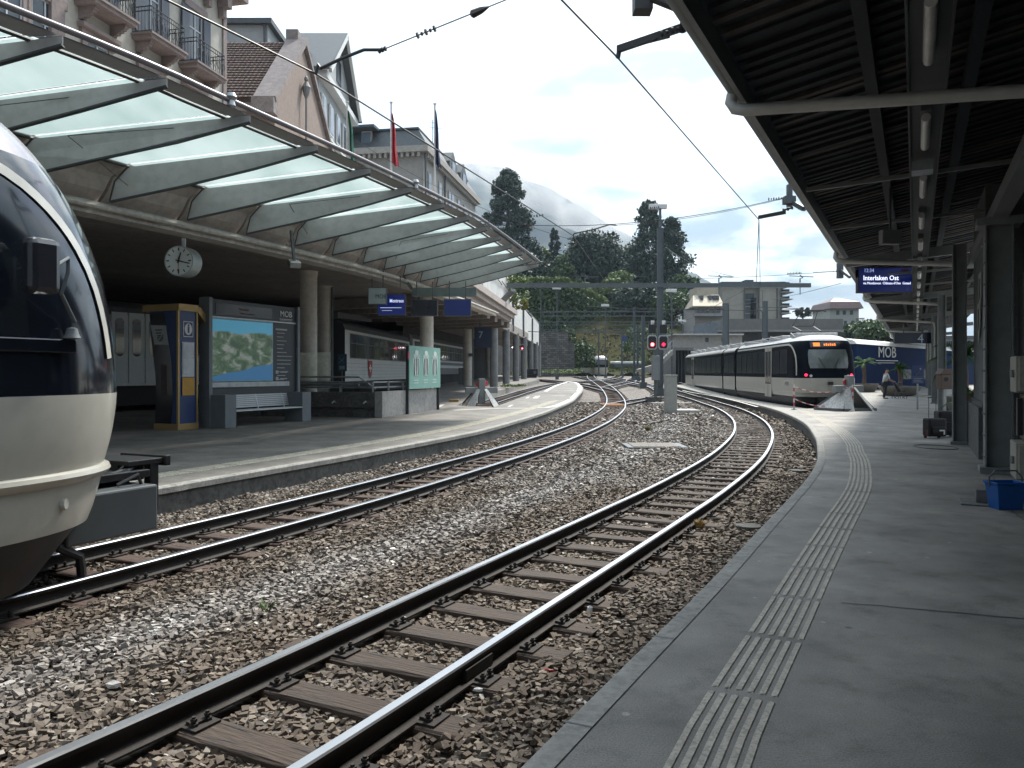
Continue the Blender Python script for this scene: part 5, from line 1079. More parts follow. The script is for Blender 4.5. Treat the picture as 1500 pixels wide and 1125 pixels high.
# station building on the right
wallg = M('wall_green_grey', (.12, .135, .14), .8, var=.25, scale=1.2, bump=.2, dirt=.2); plin = M('plinth_stone', (.12, .125, .125), .8, var=.3, scale=2, bump=.4, dirt=.2)
t = thing('station_building', 'dark grey station wall with a stone plinth along the right platform', 'building', P(16, 1.5, 0)); m4 = frame((0, 0, 0), DV)
def pb(g, s0, s1, l0, l1, z0, z1, mi=0): g.box((s0, -l0, z0), (s1, -l1, z1), mi, m4)
g = MB(); pb(g, 16.4, 19.6, 1.12, 1.9, 1.0, 4.9); pb(g, -5, 16.4, 1.75, 1.95, 0, 5.2); g.build('wall', wallg, t)
g = MB(); pb(g, 16.2, 19.8, 1.0, 2.0, 0, .92); pb(g, 16.3, 19.7, 1.06, 1.95, .92, 1.0); pb(g, -5, 16.2, 1.68, 1.76, 0, .9); g.build('plinth', plin, t)
g = MB(); pb(g, 12.9, 16.2, 1.6, 1.74, .1, 3.2); pb(g, 5, 7.4, 1.66, 1.74, 0, 2.6); g.build('dark_recess', black, t)  # flat black panels stand in for dark recesses in the wall
# two pale shield plaques on the pier
shm = M('shield_pale', (.30, .31, .29), .6)
for k, (s, z0) in enumerate(((16.9, 3.0), (17.2, 2.45))):
    pts = [P(s + dx, 1.105, z0 + dz) for dx, dz in ((0, .42), (.7, .42), (.7, .1), (.35, -.35), (0, .1))]; t2 = thing('shield_plaque', ('pale shield plaque on the grey pier, upper of two', 'pale shield plaque on the grey pier, lower of two')[k], 'plaque', pts[0]); g = MB(); g.plate(pts, -NV * .02); g.build('plate', shm, t2)
    g = MB(); g.plate([P(s + dx, 1.08, z0 + dz) for dx, dz in ((.2, .3), (.5, .3), (.45, .0), (.3, -.1))], -NV * .005); g.build('emblem', black, t2)
# electrical cabinets
cabm = M('cabinet_cream', (.36, .35, .30), .5, var=.1, dirt=.12)
for z0, z1, lab in ((1.28, 1.76, 'cream electrical box, upper of two beside the riveted column'), (.14, .62, 'cream electrical box, lower of two above the blue bucket')):
    t = thing('electrical_box', lab, 'cabinet', P(12.3, 1.3, z0)); g = MB(); pb(g, 12.15, 12.85, 1.17, 1.5, z0, z1); g.build('case', cabm, t, bevel=.012)
    g = MB(); pb(g, 12.1, 12.15, 1.2, 1.48, z0 + .02, z1 - .02); g.build('lid', cabm, t, bevel=.008); g = MB(); g.beam(P(12.3, 1.14, z0 + .2), P(12.3, 1.14, z0 + .3), .03, .05); g.build('latch', galv, t)
g = MB(); pb(g, 12.2, 12.8, 1.28, 1.55, .64, 1.26); pb(g, 12.5, 12.62, 1.22, 1.34, .7, 1.2); t = tag(g.build('switch_panel', black, bevel=.01), 'black switch panel between the two cream electrical boxes', 'panel')
g = MB(); pb(g, 12.15, 12.95, 1.42, 1.75, 0, 2.4); tag(g.build('backing_board', wallg), 'grey upright backing board behind the cream electrical boxes', 'board')
# bucket
bp_ = U(1473, 745, 0); t = thing('bucket', 'bright blue mop bucket with a grey handle at the foot of the cabinets', 'bucket', bp_); m4b = frame(bp_, (1, 0, 0)); bb = M('bucket_blue', (.01, .10, .36), .35, var=.08)
g = MB(); o_ = []
for (hw, hd, z) in ((.135, .10, 0), (.165, .125, .28), (.18, .14, .285), (.18, .14, .31), (.165, .125, .31), (.13, .095, .02)):
    o_ += [m4b @ Vector(p) for p in ((-hw, -hd, z), (hw, -hd, z), (hw, hd, z), (-hw, hd, z))]
g.add(o_, [(k * 4 + j, k * 4 + (j + 1) % 4, (k + 1) * 4 + (j + 1) % 4, (k + 1) * 4 + j) for k in range(5) for j in range(4)] + [(0, 1, 2, 3), (20, 21, 22, 23)]); g.build('tub', bb, t, bevel=.012)
g = MB(); g.tube([m4b @ Vector(p) for p in ((-.185, 0, .25), (-.185, 0, .36), (-.12, 0, .43), (.12, 0, .43), (.185, 0, .36), (.185, 0, .25))], .009, 8); g.build('handle', steel_d, t)
g = MB(); p = P(10.3, 0, 0); q = U(1449, 738, 0); m5 = frame(q, DV); g.box((-.25, -.3, 0), (.25, .3, .02), 0, m5); g.box((-.1, -.1, .02), (.12, .14, .17), 0, m5); tag(g.build('anchor_block', M('anchor_grey', (.16, .16, .155), .7, dirt=.2), bevel=.01), 'small grey anchor block on a base plate left of the blue bucket', 'block')
# suitcases
suit = M('suitcase_black', (.008, .008, .010), .6, var=.4, scale=8, bump=.3)
def suitcase(p, rz, w_, d_, h_, label, handle, pocket=True):
    t = thing('suitcase', label, 'suitcase', p, rz); g = MB(); g.box((-w_ / 2, -d_ / 2, .05), (w_ / 2, d_ / 2, h_)); g.build('shell', suit, t, world=False, bevel=.04)
    g = MB(); g.box((-w_ / 2 + .05, -d_ / 2 - .04, .12), (w_ / 2 - .05, -d_ / 2, h_ * .6)); g.build('pocket', suit, t, world=False, bevel=.02)
    for sx in (-1, 1): g = MB(); g.cyl((sx * w_ * .38 - .02, d_ * .35, .035), (sx * w_ * .38 + .02, d_ * .35, .035), .035, 12); g.build('wheel', black, t, world=False)
    if handle:
        g = MB()
        for sx in (-1, 1): g.tube([(sx * .09, d_ * .3, h_ - .05), (sx * .09, d_ * .3, h_ + handle)], .008, 6)
        g.beam((-.11, d_ * .3, h_ + handle), (.11, d_ * .3, h_ + handle), .03, .03); g.build('handle', steel_d, t, world=False)
    return t
p = U(1369, 642, 0); t = suitcase(p, R(5), .44, .28, .47, 'small black suitcase with its handle pulled up, left of the larger one', .48)
g = MB(); g.box((.0, -.19, .18), (.13, -.185, .21)); g.box((.1, -.19, .1), (.13, -.185, .21)); g.build('tag', white, t, world=False); g = MB(); g.box((-.225, -.1, .07), (-.221, .0, .2)); g.build('stripe', M('suitcase_red', (.10, .01, .02), .5), t, world=False)
suitcase(U(1385, 640, 0), R(-8), .42, .36, .62, 'larger black suitcase leaning against the steel column', 0)
# hanging displays and signs under the canopy
def csign(name, label, px0, px1, py0, py1, Z, m, cat, dep=.18):
    a_, b_ = A(px0, py1, Z), A(px1, py0, Z); t = thing(name, label, cat, ((a_.x + b_.x) / 2, Z, a_.z)); g = MB(); g.box((a_.x, Z, a_.z), (b_.x, Z + dep, b_.z)); g.build('case', M('sign_case', (.02, .025, .04), .4), t, bevel=.01)
    g = MB(); g.box((a_.x + .03, Z - .006, a_.z + .03), (b_.x - .03, Z, b_.z - .03)); f_ = g.build('sign_face', m, t); 
    for q_ in (.25, .75): x = a_.x + (b_.x - a_.x) * q_; g = MB(); g.beam((x, Z + dep / 2, b_.z), (x, Z + dep / 2, b_.z + .4), .04, .04); g.build('hanger', steel_d, t)
    return t, f_, a_, b_
t, f_, a_, b_ = csign('departure_display', 'blue departure display reading Interlaken Ost under the right canopy', 1257, 1337, 391, 429, 23, M('display_blue_bright', (.006, .014, .085), .25, emit=(.006, .014, .11), es=.2), 'display')
tx = M('display_white', (.6, .65, .8), .5, emit=(.62, .66, .85), es=.8); sc_ = 23 / F
text('12:34', 'lettering', (a_.x + 8 * sc_, 22.98, b_.z - 5.5 * sc_), FR, 7.5 * sc_, M('display_dim', (.2, .25, .45), .5, emit=(.2, .25, .45), es=.7), f_, align='LEFT', sx=.9)
text('Interlaken Ost', 'lettering', (a_.x + 7 * sc_, 22.98, b_.z - 16.5 * sc_), FR, 9.6 * sc_, tx, f_, align='LEFT', sx=.92, bold=.003)
text('via Montbovon  Château-d\'Oex  Gstaad', 'lettering', (a_.x + 7 * sc_, 22.98, b_.z - 24 * sc_), FR, 5.0 * sc_, tx, f_, align='LEFT', sx=.86)
g = MB(); g.box((b_.x - 17 * sc_, 22.985, b_.z - 7 * sc_), (b_.x - 5 * sc_, 22.99, b_.z - 3.2 * sc_)); g.build('logo_block', M('display_red', (.12, .01, .03), .5), f_)
t, f_, a_, b_ = csign('platform_sign', 'dark blue hanging sign with a pale 4 below the right canopy', 1311, 1366, 487, 503, 39, M('sign_navy_dark', (.006, .012, .04), .4), 'sign')
text('4', 'lettering', (A(1348.5, 500, 38.97).x, 38.97, A(1348, 496.5, 38.97).z), FR, .62, M('four_text', (.45, .52, .6), .5), f_)
g = MB(); q = A(1340, 503, 38.985); q2 = A(1357, 490, 38.985); 
for x in (q.x, q2.x): g.box((x, 38.98, q.z), (x + .02, 38.985, q2.z))
g.build('divider', M('divider_blue', (.05, .07, .1), .5), f_)
p = A(1307, 357, 13.); p2 = A(1321, 336, 13.); t = thing('loudspeaker_box', 'pale grey box hanging from the right canopy above the blue display', 'box', p); g = MB(); g.box((A(1293, 0, 13).x, 13, p.z), (p2.x, 13.15, p2.z)); g.build('case', M('box_grey', (.17, .18, .18), .5), t, bevel=.01); g = MB(); g.beam((p.x, 13.07, p2.z), (p.x, 13.07, 4.8), .03, .03); g.build('hanger', steel_d, t)
# sign on post, bin, person with pushchair
p = U(1342, 600, 0); p.x = (1344 - 750) / F * p.y; t = thing('notice_sign', 'dark blue pictogram sign on a single post beyond the suitcases', 'sign', p); z1 = A(0, 535, p.y).z; z0 = A(0, 562, p.y).z; w_ = 17 * p.y / F
g = MB(); g.beam(p, p + Vector((0, 0, z0 + .1)), .06, .04); g.build('post', galv, t); g = MB(); g.box((p.x - w_ / 2, p.y - .04, z0), (p.x + w_ / 2, p.y - .01, z1)); pn_ = g.build('panel', navy, t)
g = MB(); y_ = p.y - .045; hh = z1 - z0; wp_ = M('pictogram_white', (.30, .33, .38), .6)
g.box((p.x - w_ * .42, y_, z0 + hh * .36), (p.x + w_ * .42, y_ + .003, z0 + hh * .37)); g.beam((p.x - .1, y_, z0 + hh * .48), (p.x + .08, y_, z0 + hh * .72), .004, .05, 0, Vector((0, 1, 0))); g.beam((p.x, y_, z0 + hh * .6), (p.x + .12, y_, z0 + hh * .55), .004, .04, 0, Vector((0, 1, 0)))
g.cyl((p.x + .1, y_, z0 + hh * .8), (p.x + .1, y_ + .004, z0 + hh * .8), .035, 10)
for k in range(3): g.box((p.x - w_ * .4, y_, z0 + hh * (.26 - k * .09)), (p.x + w_ * (.4 - .15 * (k % 2)), y_ + .003, z0 + hh * (.29 - k * .09)))
g.build('pictogram', wp_, pn_)
p = Vector((A(1384, 0, 26).x, 26, 0)); t = thing('waste_bin', 'brown waste bin with a peaked lid mounted behind the first slim column', 'bin', p); zt, zm, zb = A(0, 540, 26).z, A(0, 548, 26).z, A(0, 570, 26).z; w_ = .19
brn = M('bin_brown', (.12, .085, .07), .6, var=.2)
g = MB(); g.box((p.x - w_, 25.85, zb), (p.x + w_, 26.2, zm)); g.build('body', brn, t, bevel=.02); g = MB(); g.plate([(p.x - w_ - .03, 25.83, zm), (p.x + w_ + .03, 25.83, zm), (p.x + w_ - .04, 25.83, zt), (p.x - w_ + .08, 25.83, zt)], (0, .38, 0)); g.build('lid', brn, t)
g = MB(); g.cyl((p.x - .04, 25.84, zm - .17), (p.x - .04, 25.86, zm - .17), .075, 14); g.build('opening', black, t); g = MB(); g.beam((p.x, 26.02, 0), (p.x, 26.02, zb), .08, .08); g.build('post', galv, t)
# ================================================================ PERSON WITH PUSHCHAIR
def skin_obj(name, verts, edges, radii, mat, parent, root=0, lv=2):
    me = bpy.data.meshes.new(name); me.from_pydata([tuple(v) for v in verts], edges, []); me.update(); o = bpy.data.objects.new(name, me); COL.objects.link(o); o.parent = parent
    md = o.modifiers.new('skin', 'SKIN'); md.use_smooth_shade = True
    for i, r_ in enumerate(radii): sv = me.skin_vertices[0].data[i]; sv.radius = (r_, r_) if not isinstance(r_, tuple) else r_; sv.use_root = (i == root)
    sb = o.modifiers.new('sub', 'SUBSURF'); sb.levels = lv; sb.render_levels = lv; me.materials.append(mat); return o
pp = U(1296, 584.5, 0); t = thing('person', 'person in a pale shirt and dark trousers leaning over a pushchair', 'person', pp, 0)
skin = M('skin', (.32, .19, .13), .6, var=.05); shirt = M('shirt_pale', (.42, .45, .45), .8, var=.1); trou = M('trousers_dark', (.02, .022, .03), .8)
# facing +x, bent forward at the hips
B = dict(pel=(0, 0, .92), sp=(.01, 0, 1.1), ch=(.05, 0, 1.33), nk=(.09, 0, 1.49), hd=(.15, 0, 1.60), hd2=(.17, 0, 1.70),
         hL=(0, .1, .88), kL=(.06, .11, .48), aL=(-.02, .11, .08), tL=(.14, .12, .035), hR=(0, -.1, .88), kR=(-.02, -.1, .48), aR=(-.10, -.11, .08), tR=(.06, -.12, .035),
         sL=(.07, .18, 1.40), eL=(.16, .22, 1.13), wL=(.46, .16, 1.02), sR=(.07, -.18, 1.40), eR=(.16, -.23, 1.13), wR=(.46, -.16, 1.0))
ks = list(B); ix = {k: i for i, k in enumerate(ks)}
ed = [('pel', 'sp'), ('sp', 'ch'), ('ch', 'nk'), ('nk', 'hd'), ('hd', 'hd2'), ('pel', 'hL'), ('hL', 'kL'), ('kL', 'aL'), ('aL', 'tL'), ('pel', 'hR'), ('hR', 'kR'), ('kR', 'aR'), ('aR', 'tR'), ('ch', 'sL'), ('sL', 'eL'), ('eL', 'wL'), ('ch', 'sR'), ('sR', 'eR'), ('eR', 'wR')]
rad = dict(pel=.13, sp=.12, ch=.14, nk=.06, hd=.09, hd2=.085, hL=.09, kL=.06, aL=.042, tL=.035, hR=.09, kR=.06, aR=.042, tR=.035, sL=.06, eL=.042, wL=.03, sR=.06, eR=.042, wR=.03)
body = skin_obj('body', [B[k] for k in ks], [(ix[a], ix[b]) for a, b in ed], [rad[k] for k in ks], skin, t)
def sub(name, keys, es, grow, mat):
    i2 = {k: i for i, k in enumerate(keys)}; return skin_obj(name, [B[k] for k in keys], [(i2[a], i2[b]) for a, b in es], [rad[k] + grow for k in keys], mat, t)
sub('shirt', ['pel', 'sp', 'ch', 'sL', 'eL', 'sR', 'eR'], [('pel', 'sp'), ('sp', 'ch'), ('ch', 'sL'), ('sL', 'eL'), ('ch', 'sR'), ('sR', 'eR')], .022, shirt)
sub('trousers', ['pel', 'hL', 'kL', 'aL', 'hR', 'kR', 'aR'], [('pel', 'hL'), ('hL', 'kL'), ('kL', 'aL'), ('pel', 'hR'), ('hR', 'kR'), ('kR', 'aR')], .02, trou)
B['h1'] = (.12, 0, 1.65); B['h2'] = (.14, 0, 1.75); rad['h1'] = .10; rad['h2'] = .07; sub('hair', ['h1', 'h2'], [('h1', 'h2')], .0, M('hair_dark', (.02, .014, .01), .7))
for sy in (.16, -.16):      # hands: palm, fingers curled round the bar
    g = MB(); c = Vector((.50, sy, 1.0)); g.tube([c - Vector((.05, 0, -.01)), c, c + Vector((.03, 0, -.02))], [.026, .034, .03], 8)
    for k in range(4): y = sy - .03 + k * .02; g.tube([(.53, y, 1.0), (.56, y, .99), (.56, y, .96), (.535, y, .95)], [.010, .010, .009, .007], 6)
    g.tube([(.49, sy + .035 * (1 if sy < 0 else -1), 1.0), (.53, sy + .05 * (1 if sy < 0 else -1), .97), (.545, sy + .03 * (1 if sy < 0 else -1), .955)], [.012, .011, .009], 6); g.build('hand', skin, t, world=False)
    g = MB(); g.box((-.1 if sy < 0 else -.02, sy * .72 - .05, 0), (.14 if sy < 0 else .22, sy * .72 + .05, .08)); g.build('shoe', black, t, world=False, bevel=.03)
t = thing('pushchair', 'black folding pushchair held by the person in the pale shirt', 'pushchair', pp, 0); g = MB()
for sy in (.2, -.2): g.tube([(.52, sy, .98), (.62, sy, .8), (1.05, sy, .15)], .014, 6); g.tube([(.95, sy, .62), (.6, sy, .12)], .014, 6)
g.tube([(.54, -.2, .97), (.54, .2, .97)], .016, 8); g.build('frame', steel_d, t, world=False)
g = MB(); g.plate([(.66, -.18, .78), (.66, .18, .78), (.82, .18, .40), (.82, -.18, .40)], (.03, 0, .02)); g.plate([(.8, -.18, .42), (.8, .18, .42), (1.1, .18, .44), (1.1, -.18, .44)], (0, 0, .04)); g.plate([(.62, -.2, .82), (.62, .2, .82), (.95, .2, .95), (.95, -.2, .95)], (0, 0, .02)); g.build('seat', M('fabric_black', (.012, .012, .015), .9), t, world=False)
for x in (.6, 1.07):
    for sy in (.22, -.22):
        g = MB(); g.tube([(x + .085 * math.cos(a), sy, .1 + .085 * math.sin(a)) for a in [k * math.pi / 8 for k in range(17)]], .016, 6); g.build('wheel', black, t, world=False)
# ================================================================ PLANTERS AND PALMS
potm = M('planter_stone', (.20, .185, .165), .8, var=.2, dirt=.2)
frond = M('palm_frond', (.05, .10, .03), .8, spec=.15, var=.4, scale=2)
def palm(p, h, n, L, seed, pot=.7, label='', crown_only=False):
    r = random.Random(seed); t = thing('potted_palm', label, 'palm', p); p = Vector(p)
    if pot: g = MB(); g.lathe([(pot * .55, 0), (pot * .8, .1), (pot, .42), (pot * 1.08, .55), (pot * 1.08, .62), (pot * .95, .62), (pot * .9, .5), (0, .5)], p, 24); g.build('pot', potm, t, smooth=True)
    g = MB(); g.tube([p + Vector((0, 0, .4)), p + Vector((.05, 0, h * .6)), p + Vector((0, .05, h))], [.16, .12, .13], 10); g.build('trunk', M('palm_trunk', (.10, .07, .05), .9, var=.4, scale=8, bump=.5), t)
    g = MB()
    for k in range(n):
        a = r.uniform(0, 6.28); el = r.uniform(-.2, 1.2); d = Vector((math.cos(a) * math.cos(el), math.sin(a) * math.cos(el), math.sin(el))); l = L * r.uniform(.7, 1); c = p + Vector((0, 0, h)); side = Vector((-math.sin(a), math.cos(a), 0))
        pts = [c + d * l * q - Vector((0, 0, (q ** 2) * l * .45)) for q in (0, .25, .5, .75, 1)]
        for q in range(1, 5):
            for sgn in (-1, 1):
                for j in range(4):
                    b = pts[q - 1].lerp(pts[q], j / 4); tip = b + side * sgn * l * .3 * (1 - q / 6) + (pts[q] - pts[q - 1]) * .8 - Vector((0, 0, l * .08)); w2 = (pts[q] - pts[q - 1]) * .12; g.add([b - w2, b + w2, tip], [(0, 1, 2)])
    g.build('crown', frond, t); return t
palm(U(1318, 580, 0), 1.7, 18, 1.0, 1, 1.15, 'short palm in a large stone planter beside the person with the pushchair')
palm(U(1259, 575, 0) + Vector((.3, 0, 0)), 2.0, 20, 1.2, 2, .9, 'green palm in a pale planter just right of the waiting train')
palm(Vector((A(1412, 0, 30).x, 30, 0)), 2.2, 26, 1.5, 3, .8, 'dark palm between the steel column and the grey pier')
palm(Vector((A(1420, 0, 24).x, 24, 0)), .9, 22, .8, 4, .55, 'low bushy palm in a planter behind the grey pier')
# small figures of litter-free plaza: steps line
# ================================================================ BLUE RESTAURANT CARRIAGE
ca, cb = Vector((25.0, 57.2, 0)), Vector((46.3, 72.0, 0)); m4 = frame((ca.x, ca.y, 0), cb - ca); L = (cb - ca).length; t = thing('blue_carriage', 'dark blue carriage with a white roof and MOB lettering behind the planters', 'carriage', ca); z0c = rise(66) * .6 - .1
g = MB(); g.add([m4 @ Vector((x, y, z)) for x, zt in ((0, 3.66), (L, 3.05)) for y, z in ((0, z0c), (0, zt), (2.8, zt), (2.8, z0c))], [(0, 1, 2, 3), (4, 5, 6, 7), (0, 1, 5, 4), (1, 2, 6, 5), (2, 3, 7, 6)]); g.build('body', M('carriage_blue', (.008, .024, .080), .6, spec=.08, var=.12), t)
g = MB(); vs = [m4 @ Vector((x, y, z - (.6 if x > 1 else 0))) for x in (-.2, L) for y, z in ((-.12, 3.6), (.1, 3.85), (.8, 4.02), (1.4, 4.06), (2.2, 4.0), (2.9, 3.6))]; g.add(vs, [(k, (k + 1) % 6, 6 + (k + 1) % 6, 6 + k) for k in range(6)] + [tuple(range(6)), tuple(range(6, 12))]); g.build('roof', white, t)
yc = cb.copy(); fr3 = m4.to_3x3(); 
u0_ = None
for x in np.linspace(1, L - 1, 200):
    q = m4 @ Vector((x, 0, 2.8))
    if 750 + F * q.x / q.y >= 1299: u0_ = x; break
q = m4 @ Vector((u0_, -.02, 3.0)); text('MOB', 'logo', q, face_rot(fr3 @ Vector((0, -1, 0))), 1.15, white, t, ext=.01)
g = MB(); g.box((u0_ - 1.5, -.02, 2.38), (u0_ + 1.5, -.005, 2.44), 0, m4); g.box((u0_ - 1.3, -.02, 2.22), (u0_ + 1.1, -.005, 2.26), 0, m4)
q = lambda x, z: m4 @ Vector((x, -.02, z)); g.plate([q(u0_ + 7, 3.4), q(u0_ + 7.35, 3.4), q(u0_ + 5.6, 1.2), q(u0_ + 5.4, 1.2)], fr3 @ Vector((0, .01, 0))); g.build('marking', white, t)
for k in range(3): g = MB(); x = u0_ + 2.2 + k * 1.5; g.box((x, -.03, 1.0), (x + 1.2, -.005, 1.75), 0, m4); g.build('window', glassb, t)
# ================================================================ SIGNALS, CABINETS, MASTS
def signal(px, py, w_, h_, Z, label, lit, parent=None, white_lamp=False):
    c = A(px, py, Z); t = thing('signal', label, 'signal', c, 0, 'railway signals'); W_, H_ = w_ * Z / F / 2, h_ * Z / F / 2
    def octo(sx, y): k = .3 * W_; return [(c.x + x * sx, y, c.z + z * sx) for x, z in ((-W_ + k, -H_), (W_ - k, -H_), (W_, -H_ + k * 1.6), (W_, H_ - k * 1.6), (W_ - k, H_), (-W_ + k, H_), (-W_, H_ - k * 1.6), (-W_, -H_ + k * 1.6))]
    g = MB(); g.plate(octo(1, Z), (0, .12, 0)); g.build('rim', M('signal_rim', (.4, .42, .43), .5), t); g = MB(); g.plate(octo(.84, Z - .02), (0, .05, 0)); g.build('face', black, t)
    l = MB(); zc = c.z - H_ * .30; l.cyl((c.x, Z - .03, zc), (c.x, Z - .06, zc), W_ * .34, 16); l.build('red_lamp', M('signal_red_bright' if lit else 'signal_red', (.6, .02, .03), .3, emit=(1, .05, .06) if lit else (1, .01, .05), es=14 if lit else 3), t)
    h = MB(); h.tube([(c.x + W_ * .42 * math.cos(a), Z - .12, zc + W_ * .42 * math.sin(a)) for a in [k * math.pi / 8 for k in range(9)]], .02, 5)
    for k, zz in enumerate((.42, .05)): h.cyl((c.x, Z - .025, c.z + H_ * zz), (c.x, Z - .05, c.z + H_ * zz), W_ * .24, 12)
    h.build('hood', black, t)
    if h_ > 20:
        g = MB(); b0 = A(px, 480, Z + .05); g.box((c.x - W_ * .75, Z, c.z + H_ + .1), (c.x + W_ * .75, Z + .2, c.z + H_ + .62)); g.build('number_box', black, t)
        g = MB(); g.box((c.x - W_ * .3, Z - .02, c.z + H_ + .66), (c.x + W_ * .42, Z, c.z + H_ + .9)); pl2 = g.build('plate', white, t)
    return t
SZ = 48.
signal(955.5, 501.5, 14, 21, SZ, 'red signal lamp shining bright, left one of the pair on the signal post', True)
signal(971.8, 501.5, 14, 21, SZ, 'dimmer red signal, right one of the pair on the signal post', False)
text('30', 'lettering', A(957.5, 474.6, SZ - .04), FR, .22, black, bpy.data.objects['signal']); text('2', 'lettering', A(974, 474.8, SZ - .04), FR, .22, black, bpy.data.objects['signal.001'])
sp_ = A(961, 0, SZ); bz = -.35 + rise(SZ); t = thing('signal_post', 'grey signal post with a cabinet halfway on a concrete footing', 'post', (sp_.x, SZ, bz)); g = MB(); g.box((sp_.x - .09, SZ + .1, bz), (sp_.x + .09, SZ + .26, 3.6)); g.box((A(948, 0, SZ).x, SZ + .08, A(0, 502, SZ).z), (A(980, 0, SZ).x, SZ + .16, A(0, 500, SZ).z)); g.build('pole', steel_d, t)
g = MB(); g.box((A(955, 0, SZ).x, SZ - .1, A(0, 557, SZ).z), (A(966, 0, SZ).x, SZ + .2, A(0, 521, SZ).z)); g.build('cabinet', M('cabinet_grey', (.2, .215, .22), .5), t, bevel=.02)
g = MB(); g.box((A(948, 0, SZ).x, SZ - .1, bz), (A(969, 0, SZ).x, SZ + .7, bz + .35)); g.build('footing', conc_d, t, bevel=.02)
p = U(985, 606, -.36); t = thing('relay_cabinet', 'tall pale concrete relay cabinet standing in the gravel between the tracks', 'cabinet', p); Zc = p.y
g = MB(); g.box((A(975.5, 0, Zc).x, Zc, -.36), (A(992, 0, Zc).x, Zc + .5, A(0, 550, Zc).z)); g.build('body', M('cabinet_concrete', (.33, .335, .31), .8, var=.12, scale=3, dirt=.12), t, bevel=.01); g = MB(); g.box((A(975, 0, Zc).x, Zc - .02, A(0, 551, Zc).z), (A(992.7, 0, Zc).x, Zc + .52, A(0, 549, Zc).z)); g.build('cap', M('cabinet_concrete', (0, 0, 0)), t, bevel=.01)
g = MB(); g.box((A(993, 0, Zc).x, Zc + .05, -.4), (A(1027, 0, Zc).x, Zc + 1.5, -.2)); tag(g.build('concrete_slab', M('slab_pale', (.40, .39, .36), .8, dirt=.15), bevel=.015), 'pale flat concrete slab right of the relay cabinet', 'slab')
for (px, py, wd2, lb) in ((1002, 592, .9, 'low grey cover stone behind the pale slab'), (968, 592, 1.0, 'flat cover stone in front of the signal footing')):
    c = U(px, py, -.34); g = MB(); g.box((c.x - wd2 / 2, c.y, -.4), (c.x + wd2 / 2, c.y + .8, -.27 + rise(c.y))); tag(g.build('cover_stone', conc, bevel=.02), lb, 'stone')
signal(765, 509, 5.6, 9.5, 84, 'small distant red signal in front of the white arcade pillars', True)
g = MB(); c = A(753, 509, 84)
for dx in (-.15, .15): g.lathe([(0, .05), (.07, .03), (.07, -.03), (0, -.05)], c + Vector((dx, -.1, 0)), 8)
t = thing('signal_lamp', 'pair of small white signal lamps left of the distant red signal', 'signal', c); g.build('lamp', M('lamp_white_lit', (.8, .7, .75), .3, emit=(1, .75, .85), es=6), t); g = MB(); g.beam((c.x, 84.1, rise(84)), (c.x, 84.1, c.z + .3), .15, .15); g.beam(c + Vector((-.2, .1, 0)), c + Vector((1.1, .1, 0)), .06, .06); g.build('post', steel_d, t)
mst = M('mast_steel', (.085, .105, .115), .5, var=.15)
def mast(px, Z, ytop, w_, label, name='catenary_mast', zb=None):
    x = (px - 750) / F * Z; zb = rise(Z) - .35 if zb is None else zb; zt = A(0, ytop, Z).z; t = thing(name, label, 'mast', (x, Z, zb), 0, 'overhead line masts'); g = MB(); a = w_ / 2
    g.box((x - a, Z - .1, zb), (x - a + .05, Z + .1, zt)); g.box((x + a - .05, Z - .1, zb), (x + a, Z + .1, zt)); g.box((x - a + .05, Z - .012, zb), (x + a - .05, Z + .012, zt)); g.box((x - a - .15, Z - .3, zb), (x + a + .15, Z + .3, zb + .5)); g.build('post', mst, t); return t, x, zt
def lamp_head(t, x, Z, z, w_=1.3): g = MB(); g.box((x - w_ * .55, Z - .2, z), (x + w_ * .45, Z + .2, z + .32)); g.build('lamp_head', M('lamp_head_white', (.6, .62, .62), .4), t, bevel=.03); g = MB(); g.box((x - w_ * .5, Z - .17, z - .02), (x + w_ * .1, Z + .17, z)); g.build('lens', glassb, t)
t, x, zt = mast(967, 58, 334, .44, 'tallest grey mast with a flat lamp head rising beside the paired signals'); g = MB(); g.beam((x, 58, zt), (x, 58, A(0, 306, 58).z), .16, .16); g.build('pole', mst, t); lamp_head(t, x - .1, 58, A(0, 306, 58).z, 1.3)
# portal beams
def portal(px0, px1, Z, py, h_, label, lattice=False, yb=None):
    a_, b_ = A(px0, py, Z), A(px1, py, Z); t = thing('portal_beam', label, 'beam', (a_.x, Z, a_.z), 0, 'overhead line portals'); g = MB()
    if lattice:
        hh = h_ * Z / F
        for dz in (0, hh): g.beam(a_ + Vector((0, 0, dz)), b_ + Vector((0, 0, dz)), .14, .10)
        n = int((b_ - a_).length / 1.1)
        for k in range(n + 1): p = a_.lerp(b_, k / n); g.beam(p, p + Vector((0, 0, hh)), .07, .07)
    else: g.beam(a_, b_, .3, h_ * Z / F)
    g.build('beam', mst, t); return t
t = portal(742, 1187, 58, 418, 6, 'long grey portal beam crossing in front of the wooded hill'); g = MB()
for px in (857, 927, 1053, 1172): p = A(px, 418, 58); g.tube([p + Vector((0, 0, .2)), p + Vector((0, 0, .5)), p + Vector((.2, 0, .55)), p + Vector((0, 0, .75))], .05, 6); g.beam(p - Vector((.8, 0, -.7)), p + Vector((1.0, 0, .62)), .05, .05); g.beam(p, p - Vector((0, 0, .7)), .05, .05)
g.build('insulator', mst, t)
portal(796, 975, 88, 463, 6.5, 'lattice portal beam behind the long grey beam', True); portal(790, 1000, 108, 476, 4.5, 'second lattice portal beam lower down towards the grass bank', True); portal(785, 975, 132, 486, 3, 'farthest thin portal beam just above the grass bank', True)
